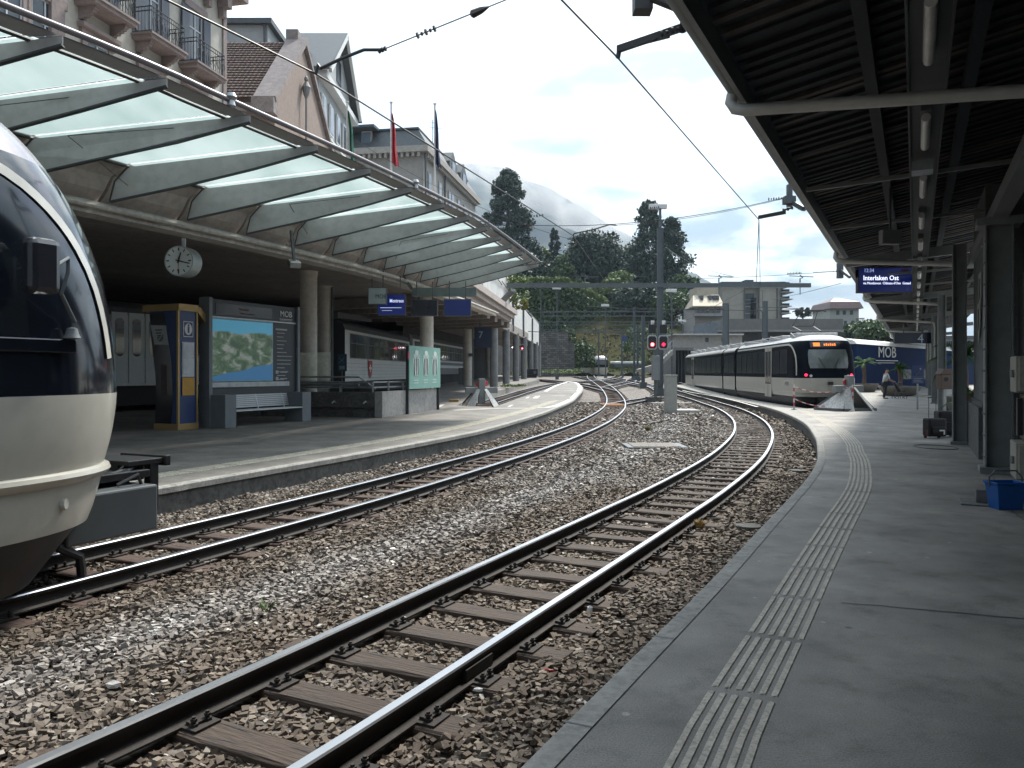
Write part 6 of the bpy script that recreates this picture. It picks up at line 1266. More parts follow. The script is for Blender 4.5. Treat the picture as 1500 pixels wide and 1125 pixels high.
for px, Z, yt, w_, lb, lp_h in ((816, 100, 424, .12, 'thin lamp pole in front of the ivy wall', 1), (887, 112, 449, .12, 'thin lamp pole in the middle of the far yard', 1), (984, 84, 428, .14, 'thin lamp pole right of the tallest mast', 1), (1000, 118, 472, .12, 'short lamp pole left of the chalet', 1),
                      (929, 96, 450, .26, 'grey mast left of the paired signals', 0), (942, 70, 462, .3, 'thick-footed grey mast nearest left of the signal post', 0), (934, 90, 476, .24, 'slim mast between two others near the distant tracks', 0),
                      (877, 128, 484, .22, 'mast in front of the grass bank beside the distant train', 0), (911, 120, 486, .22, 'mast at the foot of the grass bank right of the distant train', 0), (1063, 92, 444, .75, 'broad grey mast in front of the apartment block', 0), (1121, 76, 441, .45, 'dark mast rising behind the waiting train', 0),
                      (1017, 100, 487, .22, 'short mast by the flat roofed shed', 0), (792, 118, 420, .15, 'thin pole rising by the end of the white arcade', 0)):
    t, x, zt = mast(px, Z, yt, w_, lb)
    if lp_h: lamp_head(t, x, Z, zt, 1.1)
    if px == 1121: g = MB(); g.tube([A(1117, 495, 76), A(1117, 458, 76), A(1113, 453, 76)], .06, 8); g.beam(A(1112, 450, 76), A(1170, 452, 76), .06, .06); g.beam(A(1117, 450, 76), A(1117, 425, 76), .04, .04); g.build('bracket', mst, t)
g = MB(); c = A(915, 496, 119); g.box((c.x - .4, 119, c.z - .4), (c.x + .4, 119.05, c.z + .4)); t = tag(g.build('small_sign', navy), 'tiny dark blue square sign in front of the grass bank', 'sign')
# ================================================================ OVERHEAD WIRES
wm = M('wire_dark', (.03, .03, .033), .5)
def wire(pts, r_, name, label, cat='wire', extra=None):
    t = thing(name, label, cat, pts[0]); g = MB(); g.tube(pts, r_, 6); g.build('wire', wm, t); return t
def ins(g, c, d, l=.25, r_=.045):
    d = Vector(d).normalized(); n = max(5, int(l / .05)); r_ *= .75
    for k in range(n): p = c + d * (k / (n - 1) - .5) * l; g.cyl(p - d * .012, p + d * .012, r_ * (1 if k % 2 == 0 else .6), 10)
ZW = 5.2
w2 = [(.0, 6.8), (1.23, 9.16), (5.92, 18.9), (10.1, 32.6), (12.1, 52), (13, 75)]
t = wire([Vector((-1.2, 4.2, ZW))] + [Vector((x, y, ZW)) for x, y in w2], .011, 'contact_wire', 'contact wire over the near track, running to the right canopy brackets')
w1 = [(-7.6, -2), (-6.6, 1.5), (-2.40, 9.65), (1.64, 21.1), (4.6, 36), (7.2, 58)]
wire([Vector((x, y, ZW)) for x, y in w1], .012, 'contact_wire', 'contact wire over the left track, crossing in front of the balconies')
# bracket 1 on the canopy edge (top of the picture) with its steady arm
def brk(s, label, zt=4.62, up=.9, lever=None):
    p = P(s, -1.72, zt); t = thing('wire_bracket', label, 'bracket', p, 0, 'wire brackets on the right canopy edge'); return p, t
e = Vector((1.23, 9.16, ZW)); p, t = brk(9.0, 'catenary bracket at the canopy edge nearest the camera'); j = A(1000, 40, 8.6)
g = MB(); g.tube([e, e + Vector((.02, 0, .12))], .03, 6); g.beam(e + Vector((0, 0, .1)), j, .055, .075); g.beam(e + Vector((.25, 0, .16)), j - Vector((.15, 0, .1)), .03, .03); g.build('steady_arm', wm, t)
g = MB(); j2 = A(1000, 12, 8.4); g.beam(j, j2, .06, .06); k2 = A(955, -6, 8.4); g.beam(j2, k2, .10, .09); g.beam(j2, P(9.2, -1.5, 4.5), .09, .09); g.box(tuple(A(930, 12, 8.5)), tuple(A(952, -12, 8.7))); ins(g, (j + j2) / 2, j2 - j, .3, .06); ins(g, A(985, 45, 8.6), (1, 0, .3), .25, .05); g.build('bracket', wm, t)
e = Vector((5.92, 18.9, ZW)); p, t = brk(20.4, 'catenary bracket at the canopy edge with a vertical box, second from the camera')
j = A(1157, 300, 18.2); g = MB(); g.beam(e + Vector((0, 0, .06)), A(1150, 311, 18.2), .06, .08); ins(g, A(1154, 306, 18.2), (1, 0, .3), .2, .06); g.build('steady_arm', wm, t)
g = MB(); g.box((A(1154, 0, 18).x, 17.95, A(0, 302, 18).z), (A(1160, 0, 18).x, 18.1, A(0, 270, 18).z)); g.box((A(1148, 0, 18).x, 17.9, A(0, 299, 18).z), (A(1164, 0, 18).x, 18.1, A(0, 288, 18).z)); g.beam(A(1160, 296, 18), A(1178, 306, 17.6), .1, .1); g.beam(A(1170, 305, 17.7), A(1226, 308, 17), .06, .06); g.build('bracket', steel_d, t)
g = MB(); g.cyl(e, Vector((5.92, 18.9, 3.2)), .006, 5); g = MB(); g.tube([A(1112, 323, 18.9), A(1113.5, 418, 18.9)], .007, 5); g.build('hanging_wire', wm, t)
e = A(1232, 396, 31); t = thing('wire_bracket', 'small catenary bracket at the canopy edge, third from the camera', 'bracket', e, 0, 'wire brackets on the right canopy edge'); g = MB(); g.box((e.x - .1, 31, e.z - .3), (e.x + .1, 31.2, e.z + .3)); g.beam(e, A(1245, 406, 30.5), .1, .1); g.build('bracket', steel_d, t)
# cross spans
def span(a, b, label, ins_at=(), sag=.0, r_=.008):
    pts = [a.lerp(b, k / 10) - Vector((0, 0, sag * (1 - (k / 5 - 1) ** 2))) for k in range(11)]; t = thing('span_wire', label, 'wire', a); g = MB(); g.tube(pts, r_, 5); g.build('wire', wm, t)
    for q, l, rr in ins_at: g = MB(); c = a.lerp(b, q); d = (b - a).normalized(); ins(g, c, d, l, rr); g.build('insulator', wm, t)
    return t
a1 = Vector((-2.40, 9.65, ZW)); pts = [a1, a1 + Vector((.03, 0, .12)), A(470, 100, 9.6), A(500, 86, 9.5), A(533, 73, 9.5), A(560, 73, 9.5)]
t = thing('steady_arm', 'curved steady arm holding the left contact wire near the balconies', 'arm', a1); g = MB(); g.tube(spline(pts, .15), .02, 8); g.build('arm', wm, t, smooth=True)
span(A(560, 73, 9.5), A(790, -20, 9), 'steady cable with two insulators rising to the top of the picture', ((.29, .22, .05), (.0, .08, .04)))
g = MB(); a_ = A(689, 22, 9.3); b_ = A(716, 10, 9.25); g.tube([a_, a_.lerp(b_, .1), a_.lerp(b_, .6), b_], [.02, .05, .04, .01], 10); tag(g.build('rod_insulator', M('insulator_brown', (.05, .03, .03), .4), smooth=True), 'long brown rod insulator on the steady cable at the top of the picture', 'insulator')
span(A(690, 323, 21), A(1148, 290, 18.3), 'cross span wire between the left canopy and the right canopy bracket', ((.235, .3, .05), (.62, .2, .03), (.99, .5, .05)), .35)
pts = [Vector((1.64, 21.1, ZW)), A(841, 342, 21), A(870, 336, 21), A(893, 329, 21), A(903, 330, 21)]
t = thing('steady_arm', 'thin curved steady arm above the wooded hill', 'arm', pts[0]); g = MB(); g.tube(spline(pts, .2), .018, 6); g.build('arm', wm, t, smooth=True)
span(A(903, 330, 21), A(1148, 291, 18.3), 'thin cable from the curved arm to the second canopy bracket', (), .1, .006)
span(A(985, 409, 32), A(1232, 397, 31), 'span wire with beaded insulators to the third canopy bracket', ((.73, .5, .06), (.92, 1.0, .04)), .05)
span(A(975, 362, 55), A(1075, 405, 40), 'slanting wire descending towards the apartment block', (), .3, .012); span(A(1040, 448, 76), A(1232, 415, 34), 'long slanting wire above the waiting train roof', (), .3, .012)
for k, (a, b) in enumerate((((740, 457), (960, 452)), ((745, 484), (950, 486)), ((860, 449), (1060, 452)), ((1010, 451), (1170, 453)))):
    span(A(*a, 90), A(*b, 90), ('pale line wire low across the far yard', 'line wire above the grass bank', 'line wire passing the tall mast', 'line wire in front of the apartment block')[k], (), .2, .04)
span(A(520, 205, 24), A(840, 352, 24), 'slack feeder wire behind the flag poles', (), .3, .006)
# ================================================================ DISTANT TRAIN AND WAGON
c = Vector((A(881, 0, 132).x, 132, rise(132) - .2)); t = thing('distant_train', 'distant cream and blue train standing before the grass bank', 'train', c)
g = MB(); rws = [(.1, 1.2, .3), (1.3, 1.32, 0), (1.5, 1.33, .02), (2.6, 1.3, .2), (3.0, 1.15, .5), (3.25, .8, .9), (3.3, .05, 1.4)]; LD = Loft(rws, 1.0, 3, 14, frame(c, (-.12, 1, 0)))
LD.shell('body', t, [r[0] for r in rws], [cream, blk2, skirt, roofs], lambda z, p_: 0 if z < 1.35 else (1 if z < 2.7 else 3)); g = MB(); g.box((-.04, -.85, 1.75), (.3, .85, 2.5), 0, LD.m4); g.build('windscreen', M('windscreen_grey', (0, 0, 0)), t)
c = Vector((A(908, 0, 144).x, 144, rise(144))); t = thing('distant_carriage', 'white roofed carriage behind the distant train', 'carriage', c); g = MB(); g.box((-1, 0, .2), (4.2, 2.5, 1.7), 0, frame(c, (1, .2, 0))); g.build('body', steel_d, t); g = MB(); g.box((-1.1, -.1, 1.7), (4.3, 2.6, 2.2), 0, frame(c, (1, .2, 0))); g.build('roof', white, t, bevel=.2)
c = A(776, 549, 92); c.z = rise(92) - .1; t = thing('flat_wagon', 'dark low wagon end standing before the arcade tunnel', 'wagon', c); g = MB(); g.box((c.x - .9, 92, c.z + .35), (c.x + .95, 96, c.z + 1.15)); g.box((c.x - .8, 91.8, c.z + .1), (c.x + .8, 92, c.z + .5)); g.build('frame', under, t, bevel=.05); g = MB()
for x in (-.6, .6): g.cyl((c.x + x, 91.7, c.z + .75), (c.x + x, 92, c.z + .75), .2, 12)
g.build('buffer', steel_d, t)
# ================================================================ BUILDINGS AT THE LEFT
hw = M('hotel_wall', (.46, .44, .39), .85, var=.1, scale=.6, dirt=.1); hs = M('hotel_stone_pink', (.245, .20, .188), .8, var=.15, scale=1.5, dirt=.15, bump=.2); iron = M('balcony_iron', (.015, .016, .02), .5); wfr = M('window_frame_white', (.42, .45, .48), .5); shut = M('shutter_blue_grey', (.045, .06, .085), .6)
K = Vector((-13.1, 36, 0)); hm = frame(K, Vector((-.211, -.977, 0)))   # local x towards the camera, local -y ... outward below
OUT = 1 if (hm @ Vector((0, 1, 0))).x > K.x else -1
t = thing('hotel_building', 'tall cream hotel with pink stone trim and iron balconies at the upper left', 'building', (K.x, K.y, 6)); 
def hb(g, x0, x1, y0, y1, z0, z1, mi=0): g.box((x0, OUT * y0, z0), (x1, OUT * y1, z1), mi, hm)
g = MB(); hb(g, 0, 27, -9, 0, 6, 26); g.build('wall', hw, t)
g = MB()
for x in (9.75, 12.4, 15.9, 19.4): hb(g, x, x + .55, 0, .16, 6, 26)
hb(g, -.15, 27, 0, .12, 10.6, 10.9); hb(g, -.5, 27, 0, .5, 18.55, 18.8); hb(g, -.7, 27, 0, .75, 18.8, 19.15); hb(g, -.75, .0, -9, .75, 18.6, 19.15); hb(g, -.02, .25, -.02, .08, 6, 18.5)
g.build('stone_trim', hs, t)
for k in range(3): g = MB(); x = .3 + k * 1.1; hb(g, x, x + .35, .05, .55, 17.9, 18.55); hb(g, x + .05, x + .3, .05, .3, 17.5, 17.9); g.build('bracket', hs, t)
def balcony(xc, z, w_=2.1, dp=.85):
    g = MB(); hb(g, xc - w_ / 2, xc + w_ / 2, 0, dp, z - .22, z - .08); hb(g, xc - w_ / 2 - .06, xc + w_ / 2 + .06, 0, dp + .08, z - .08, z)
    for sx in (-.85, .67):
        for q in range(6): hb(g, xc + sx, xc + sx + .18, .02, dp * .8 * math.cos(q * .26), z - .22 - .07 * (q + 1), z - .22 - .07 * q)
    b = g.build('balcony', hs, t); g = MB(); q = lambda x, y, zz: hm @ Vector((x, OUT * y, zz)); x0, x1 = xc - w_ / 2 + .04, xc + w_ / 2 - .04; yo = dp - .03
    for zz in (z + .06, z + .82, z + .98):
        g.beam(q(x0, yo, zz), q(x1, yo, zz), .03, .03); g.beam(q(x0, 0, zz), q(x0, yo, zz), .03, .03); g.beam(q(x1, 0, zz), q(x1, yo, zz), .03, .03)
    n = 15
    for k in range(n + 1): x = x0 + (x1 - x0) * k / n; g.beam(q(x, yo, z), q(x, yo, z + .98), .016, .016)
    for k in range(6):
        y = yo * k / 6
        for x in (x0, x1): g.beam(q(x, y, z), q(x, y, z + .98), .016, .016)
    for k in range(7):     # scroll work
        x = x0 + (x1 - x0) * (k + .5) / 7; g.tube([q(x + .1 * math.cos(a), yo + .01, z + .42 + .2 * math.sin(a)) for a in [j * math.pi / 4 for j in range(9)]], .010, 4)
    g.build('railing', iron, b)
def hwin(xc, z, w_=1.1, h_=2.3, trim=True, pedi=False):
    g = MB(); hb(g, xc - w_ / 2 - .22, xc - w_ / 2, 0, .1, z - .05, z + h_ + .2); hb(g, xc + w_ / 2, xc + w_ / 2 + .22, 0, .1, z - .05, z + h_ + .2); hb(g, xc - w_ / 2 - .3, xc + w_ / 2 + .3, 0, .14, z + h_, z + h_ + .3)
    if pedi: hb(g, xc - w_ / 2 - .4, xc + w_ / 2 + .4, 0, .3, z + h_ + .3, z + h_ + .45)
    f = g.build('window', hs, t); g = MB(); hb(g, xc - w_ / 2, xc + w_ / 2, .0, .02, z, z + h_); g.build('glass', glassb, f)
    g = MB()
    for x in (xc - w_ / 2, xc - .03, xc + w_ / 2 - .06): hb(g, x, x + .06, .02, .05, z, z + h_)
    for zz in (z, z + h_ * .68, z + h_ - .06): hb(g, xc - w_ / 2, xc + w_ / 2, .02, .05, zz, zz + .06)
    g.build('frame', wfr, f)
    if trim == 'sh': g = MB(); hb(g, xc - w_ / 2 - .5, xc - w_ / 2 - .02, .1, .15, z + .1, z + h_ - .05); hb(g, xc + w_ / 2 + .02, xc + w_ / 2 + .5, .1, .15, z + .1, z + h_ - .05); g.build('shutter', shut, f)
for xc in (2.35, 5.2, 8.1):
    for z in (14.4, 11.0): 
        if z == 14.4: balcony(xc, z); hwin(xc, z + .05, 1.0, 2.5, 'sh')
        else: hwin(xc, z + .1, 1.05, 2.1, True, True)
    hwin(xc, 7.2, 1.05, 2.0)
for k, xc in enumerate((11.2, 14.2, 17.7, 21.5, 24.5)):
    for z in (11.0, 14.7): 
        for dx in (-.75, .75): hwin(xc + dx, z + .1, 1.15, 2.6)
# gabled house with brown tiles
tile = bpy.data.materials.new('brown_roof_tiles'); tile.use_nodes = True; tt = tile.node_tree; b = tt.nodes['Principled BSDF']; b.inputs['Roughness'].default_value = .8
c = tt.nodes.new('ShaderNodeTexCoord'); wv = tt.nodes.new('ShaderNodeTexWave'); wv.bands_direction = 'X'; wv.inputs['Scale'].default_value = 1.1; wv.inputs['Distortion'].default_value = .3; tt.links.new(c.outputs['Object'], wv.inputs[0])
wv2 = tt.nodes.new('ShaderNodeTexWave'); wv2.bands_direction = 'Z'; wv2.wave_profile = 'SAW'; wv2.inputs['Scale'].default_value = 1.25; wv2.inputs['Distortion'].default_value = .2; tt.links.new(c.outputs['Object'], wv2.inputs[0])
nz_ = tt.nodes.new('ShaderNodeTexNoise'); nz_.inputs['Scale'].default_value = 5; tt.links.new(c.outputs['Object'], nz_.inputs['Vector']); rp = tt.nodes.new('ShaderNodeValToRGB'); rp.color_ramp.elements[0].color = (.055, .032, .025, 1); rp.color_ramp.elements[1].color = (.16, .095, .075, 1); rp.color_ramp.elements[0].position = .35; rp.color_ramp.elements[1].position = .65; tt.links.new(nz_.outputs['Fac'], rp.inputs[0]); tt.links.new(rp.outputs[0], b.inputs['Base Color'])
ad = tt.nodes.new('ShaderNodeMath'); ad.operation = 'ADD'; tt.links.new(wv.outputs['Fac'], ad.inputs[0]); tt.links.new(wv2.outputs['Fac'], ad.inputs[1]); bp = tt.nodes.new('ShaderNodeBump'); bp.inputs['Distance'].default_value = .12; tt.links.new(ad.outputs[0], bp.inputs['Height']); tt.links.new(bp.outputs[0], b.inputs['Normal'])
t = thing('gabled_house', 'brown rendered house with a steep tiled roof between the hotel and the flag poles', 'house', (-14, 52, 6)); brw = M('brown_render', (.24, .185, .155), .85, var=.15, scale=.7, dirt=.12)
X0, X1 = -14., -31.; zn, za, zf, y0, ya, y1 = 17.9, 23.4, 18.6, 46.5, 52.7, 60.3
g = MB(); gab = [(y0, 6), (y1, 6), (y1, zf), (ya, za), (y0, zn)]; g.add([(X0, y, z) for y, z in gab] + [(X1, y, z) for y, z in gab], [(0, 1, 2, 3, 4), (5, 6, 7, 8, 9)] + [(k, (k + 1) % 5, 5 + (k + 1) % 5, 5 + k) for k in range(5)]); g.build('wall', brw, t)
nrows_ = 22; g = MB()
for k in range(nrows_):      # overlapping tile courses
    a, bq = k / nrows_, (k + 1.0) / nrows_; ya0, za0 = y0 - .7 + (ya - y0 + .7) * a, zn - .5 + (za - zn + .6) * a; yb0, zb0 = y0 - .7 + (ya - y0 + .7) * bq, zn - .5 + (za - zn + .6) * bq
    g.plate([(X0 - .9, ya0, za0 + .1), (X1, ya0, za0 + .1), (X1, yb0, zb0 + .03), (X0 - .9, yb0, zb0 + .03)], (0, -.03, .05))
g.plate([(X0, ya, za + .1), (X1, ya, za + .1), (X1, y1 + .5, zf - .2), (X0, y1 + .5, zf - .2)], (0, .05, .1)); g.build('roof', tile, t)
g = MB(); cop = M('coping_stone', (.22, .19, .185), .8, var=.3, dirt=.25)
g.beam((X0 - .3, y0 - .9, zn - .55), (X0 - .3, ya, za + .35), 1.3, .35); g.beam((X0 - .1, ya, za + .35), (X0 - .1, y1 + .5, zf - .1), .7, .3); g.box((X0 - 1.0, y0 - 1.2, zn - 1.4), (X0 + .3, y0 - .3, zn - .5)); g.box((X1, y0 - .5, zn - 1.1), (X0 - 1, y0, zn - .6)); g.build('coping', cop, t)
g = MB(); g.box((X0 - 1, ya - .4, za), (X0 - .2, ya + .4, za + .9)); g.build('chimney', cop, t)
g = MB(); g.cyl((X0 + .3, 52.5, 14.5), (X0 + .3, 52.5, 20.4), .07, 8); g.lathe([(0, 1.3), (.12, 1.15), (.15, 1.0), (.07, .9), (.3, .5), (.18, .0), (.05, -.3)], (X0 + .3, 52.5, 20), 10); tag(g.build('finial_pole', M('finial_grey', (.2, .2, .2), .6)), 'thin pole with a carved finial in front of the brown gable', 'pole')
# grey-white house with pediment
t = thing('pediment_house', 'grey house with white cornices and a pediment behind the brown gable', 'house', (-15.3, 68, 6)); gw = M('grey_white_render', (.36, .385, .39), .8, var=.08, dirt=.08); cw = M('cornice_white', (.58, .6, .6), .7, var=.06); slt = M('slate_blue_grey', (.08, .09, .10), .6, var=.2)
g = MB(); g.box((-18.8, 62.5, 6), (-15.3, 74.5, 25.2)); g.build('wall', gw, t); g = MB(); g.box((-18.8, 62.2, 24.9), (-14.6, 74.9, 25.4)); g.box((-18.8, 62.3, 16.3), (-14.9, 74.8, 16.7)); g.box((-15.3, 62.3, 20.7), (-14.95, 74.7, 20.9)); g.build('cornice', cw, t)
g = MB(); ap = [(62.3, 25.4), (74.8, 25.4), (68.6, 30.6)]; g.add([(-15.1, y, z) for y, z in ap] + [(-18.8, y, z) for y, z in ap], [(0, 1, 2), (3, 4, 5), (0, 1, 4, 3)]); g.build('gable', gw, t); g = MB()
for (a, bq) in ((ap[0], ap[2]), (ap[1], ap[2])): g.plate([(-14.3, a[0] + (-.5 if a is ap[0] else .5), a[1] - .1), (-18.85, a[0] + (-.5 if a is ap[0] else .5), a[1] - .1), (-18.85, bq[0], bq[1] + .2), (-14.3, bq[0], bq[1] + .2)], (0, 0, .25))
g.build('roof', slt, t); g = MB()
for (a, bq) in ((ap[0], ap[2]), (ap[1], ap[2])): g.beam((-14.35, a[0], a[1]), (-14.35, bq[0], bq[1] + .15), .25, .35)
g.build('pediment_moulding', cw, t)
for y in (63.6, 66.2, 68.8, 71.4, 73.6):
    for z in (11.5, 17.4, 21.5):
        g = MB(); g.box((-15.25, y - .65, z - .15), (-15.12, y + .65, z + 2.4)); f = g.build('window', cw, t); g = MB(); g.box((-15.12, y - .5, z), (-15.09, y + .5, z + 2.2)); g.build('glass', glassb, f)
g = MB(); g.box((-15.1, 67.8, 26.6), (-15.02, 69.4, 28.6)); g.build('window', glassb, t)
t = thing('roof_block', 'pale attic block with a flat roof above the brown tiled roof', 'building', (-24, 64, 6)); g = MB(); g.box((-34, 61, 6), (-18.9, 75, 28.4)); g.build('wall', gw, t); g = MB(); g.box((-34, 60.6, 28.4), (-18.5, 75.3, 28.8)); g.box((-18.9, 61.5, 27.0), (-16.2, 66, 27.3)); g.build('roof', slt, t)
g = MB(); g.box((-31, 60.9, 25.2), (-27.5, 61, 27)); g.box((-25.5, 60.9, 25.2), (-24, 61, 27)); g.build('shutter', cw, t)
g = MB(); g.cyl((-19.1, 60.9, 24), (-19.1, 60.9, 28.4), .1, 8); g.build('drainpipe', slt, t)
# beige corner building with dark mansard
t = thing('corner_building', 'beige corner building with a dark mansard roof behind the flag poles', 'building', (-10, 90, 6)); bg_ = M('beige_render', (.30, .285, .265), .85, var=.1, scale=.4, dirt=.1); corn = M('corner_cornice', (.33, .31, .285), .8); mans = M('mansard_dark', (.065, .075, .08), .6, var=.25)
cA = Vector((-10.1, 90, 0)); dR = Vector((.17, 1, 0)).normalized(); m4 = frame(cA, dR); Ls = 27.8
g = MB(); g.box((0, 0, 6), (Ls, 16, 27.0), 0, m4); g.build('wall', bg_, t); g = MB(); g.box((-.7, -.7, 26.6), (Ls + .7, 16.5, 27.3), 0, m4); g.box((-.12, -.12, 20.3), (Ls + .1, 16, 20.6), 0, m4)
for k in range(24): g.box((-.55, .3 + k * .65, 26.1), (-.05, .6 + k * .65, 26.6), 0, m4)
for k in range(40): g.box((.3 + k * .68, -.5, 26.1), (.6 + k * .68, -.05, 26.6), 0, m4)
g.build('cornice', corn, t)
g = MB(); base = [(-.6, -.6), (Ls + .6, -.6), (Ls + .6, 16), (-.6, 16)]; topq = [(.9, .9), (Ls - 1.5, .9), (Ls - 1.5, 14), (.9, 14)]; g.add([m4 @ Vector((*p, 27.3)) for p in base] + [m4 @ Vector((*p, 29.6)) for p in topq], [(k, (k + 1) % 4, 4 + (k + 1) % 4, 4 + k) for k in range(4)] + [(4, 5, 6, 7)]); g.box((.7, .8, 29.6), (Ls - 1.3, 14.2, 29.8), 0, m4); g.build('roof', mans, t)
for k in range(3): g = MB(); y = 6.2 + k * 3.0; g.box((-.05, y, 27.5), (.3, y + (1.6 if k else 1.2), 29.4), 0, m4); f = g.build('dormer', corn, t); g = MB(); g.box((-.12, y + .15, 27.7), (-.05, y + 1.2, 29.2), 0, m4); g.build('glass', glassb, f)
g = MB(); g.box((-1.2, 5.5, 29.5), (3, 13.5, 29.8), 0, m4); g.build('attic_roof', mans, t)
for k in range(2): g = MB(); x = 11 + k * 6; vs = [m4 @ Vector(p) for p in ((x, -.3, 27.3), (x + 4, -.3, 27.3), (x + 4, -.3, 28.6), (x + 2, -.3, 30.2), (x, -.3, 28.6), (x, 3, 27.3), (x + 4, 3, 27.3), (x + 4, 3, 28.6), (x + 2, 3, 30.2), (x, 3, 28.6))]; g.add(vs, [(0, 1, 2, 3, 4), (5, 6, 7, 8, 9), (2, 3, 8, 7), (3, 4, 9, 8), (1, 2, 7, 6), (0, 4, 9, 5)]); f = g.build('dormer', mans, t); g = MB(); g.box((x + 1.2, -.36, 27.5), (x + 2.8, -.3, 28.8), 0, m4); g.build('glass', glassb, f)
for x in (1.8, 6.5, 11.3, 12.9, 16.2, 20, 23.2, 26):
    for z in (22.6, 16.5):
        g = MB(); g.box((x - .15, -.1, z - .15), (x + 1.25, -.02, z + 2.3), 0, m4); f = g.build('window', corn, t); g = MB(); g.box((x, -.14, z), (x + 1.1, -.1, z + 2.1), 0, m4); g.build('glass', glassb, f)
g = MB(); g.cyl(m4 @ Vector((-.2, -.3, 6)), m4 @ Vector((-.2, -.3, 26.5)), .12, 8); g.cyl(m4 @ Vector((9, -.2, 6)), m4 @ Vector((9, -.2, 26.5)), .12, 8); g.build('drainpipe', mans, t)
g = MB(); q = m4 @ Vector((9.4, 1.5, 29.8)); g.cyl(q, q + Vector((0, 0, 3.6)), .05, 6); g.beam(q + Vector((-.6, 0, 3.2)), q + Vector((.6, 0, 3.2)), .04, .04); g.beam(q + Vector((-.4, 0, 2.6)), q + Vector((1.2, 0, 2.5)), .04, .04); g.build('aerial', black, t)
g = MB(); 
for k in range(5): z = 7 + k * 3.2; g.box((-18.4, 76.5, z), (-17.2, 84, z + .2)); 
g.box((-23, 76, 6), (-18.2, 85, 24.5)); t2 = thing('balcony_house', 'narrow house with stacked balconies left of the green flag', 'house', (-18.5, 78, 6)); g.build('wall', gw, t2); g = MB()
for k in range(5): z = 7 + k * 3.2; g.beam((-17.25, 76.6, z + 1.1), (-17.25, 83.9, z + 1.1), .06, .06); [g.beam((-17.25, 76.6 + j * .9, z + .2), (-17.25, 76.6 + j * .9, z + 1.1), .04, .04) for j in range(9)]
g.build('railing', iron, t2)
# flags
def flag(px, ytop, Z, cols, label, y0, y1, w_, seed):
    x = (px - 750) / F * Z; zt = A(0, ytop, Z).z; t = thing('flag_pole', label, 'flag', (x, Z, 6), 0, 'flag poles on the station deck'); g = MB(); g.tube([(x, Z, 6), (x, Z, zt)], [.09, .055], 10); g.lathe([(0, .09), (.11, .07), (.11, .0), (0, -.02)], (x, Z, zt), 12); g.build('pole', M('flag_pole_white', (.55, .56, .56), .4), t, smooth=True)
    za, zb = A(0, y0, Z).z, A(0, y1, Z).z; n = 16; W_ = w_ * Z / F; nu = 9; vs = []; r = random.Random(seed)
    for j in range(n + 1):
        q = j / n; ww = W_ * (.12 + .88 * q ** .8)
        for i in range(nu): u = i / (nu - 1); vs.append((x + .05 + ww * u * (.75 + .1 * math.sin(q * 7)), Z - .05 + .16 * math.sin(u * 12 + q * 3) * (1 - .3 * u), za + (zb - za) * q - .25 * u * q + .05 * math.sin(u * 9)))
    g = MB(); nc = len(cols); g.v = vs
    for j in range(n):
        for i in range(nu - 1): g.f.append((j * nu + i, j * nu + i + 1, (j + 1) * nu + i + 1, (j + 1) * nu + i)); g.m.append(min(nc - 1, int(i / (nu - 1) * nc)))
    g.build('flag_cloth', cols, t, smooth=True)
fg = M('flag_green', (.01, .10, .06), .8); fw_ = M('flag_white', (.45, .5, .48), .8); fr_ = M('flag_red', (.38, .015, .03), .8); fb_ = M('flag_blue', (.015, .025, .08), .8)
flag(508.5, 150, 50, [fw_, fg, fg], 'drooping green and white flag, left of the three on poles', 162, 240, 17, 1)
flag(573, 151, 50, [fr_], 'drooping red flag, middle of the three on poles', 166, 240, 13, 2)
flag(637, 153, 50, [fb_], 'drooping dark blue flag, right of the three on poles', 162, 242, 10, 3)
# ================================================================ BUILDINGS AT THE RIGHT
def winrow(t, xs_, z, Y, w_=1.2, h_=1.6):
    for x in xs_: g = MB(); g.box((x, Y - .06, z), (x + w_, Y - .02, z + h_)); g.build('window', glassb, t)
apw = M('apartment_beige', (.34, .32, .28), .85, var=.1, scale=.15, dirt=.1); t = thing('apartment_block', 'tall beige apartment block with balconies behind the waiting train', 'building', (51, 172, 0)); q = lambda px, Z=172: (px - 750) / F * Z; qz = lambda y, Z=172: A(0, y, Z).z
g = MB(); g.box((q(1058), 172, 0), (q(1090), 186, qz(414))); g.box((q(1090), 173, 0), (q(1112), 186, qz(416))); g.box((q(1112), 172, 0), (q(1142), 186, qz(414))); g.build('wall', apw, t); g = MB(); g.box((q(1056), 171.5, qz(419)), (q(1150), 187, qz(413))); g.box((q(1094), 173, qz(413)), (q(1106), 178, qz(409))); g.build('roof', slt, t)
for k in range(4): winrow(t, (q(1093.5),), qz(440 + k * 10 - 2), 173, 2.0, 1.3 if k else 1.3); winrow(t, (q(1101),), qz(446 + k * 9), 173, 1.3, 1.6)
for k in range(6):
    g = MB(); z = qz(470) + k * 1.45 * 1.05; g.box((q(1142), 171, z), (q(1155) + .2 * k, 180, z + .18)); bq = g.build('balcony', M('balcony_slab', (.3, .3, .3), .8), t); g = MB(); g.box((q(1142), 170.95, z + .2), (q(1154), 171, z + .7)); g.build('railing', iron, bq)
g = MB(); g.box((q(1142), 173, 0), (q(1148), 186, qz(418))); g.build('side_wall', apw, t); g = MB(); [g.cyl((q(x), 171.8, 4), (q(x), 171.8, qz(418)), .12, 6) for x in (1090, 1111.5, 1138)]; g.build('drainpipe', slt, t)
t = thing('chalet', 'chalet with a broad pale shingled roof left of the apartment block', 'house', (42, 150, 0)); Zq = 150; g = MB(); g.box((q(1018, Zq), 150, 4), (q(1058, Zq), 160, qz(448, Zq))); g.build('wall', M('chalet_wall', (.36, .34, .33), .8, dirt=.2), t)
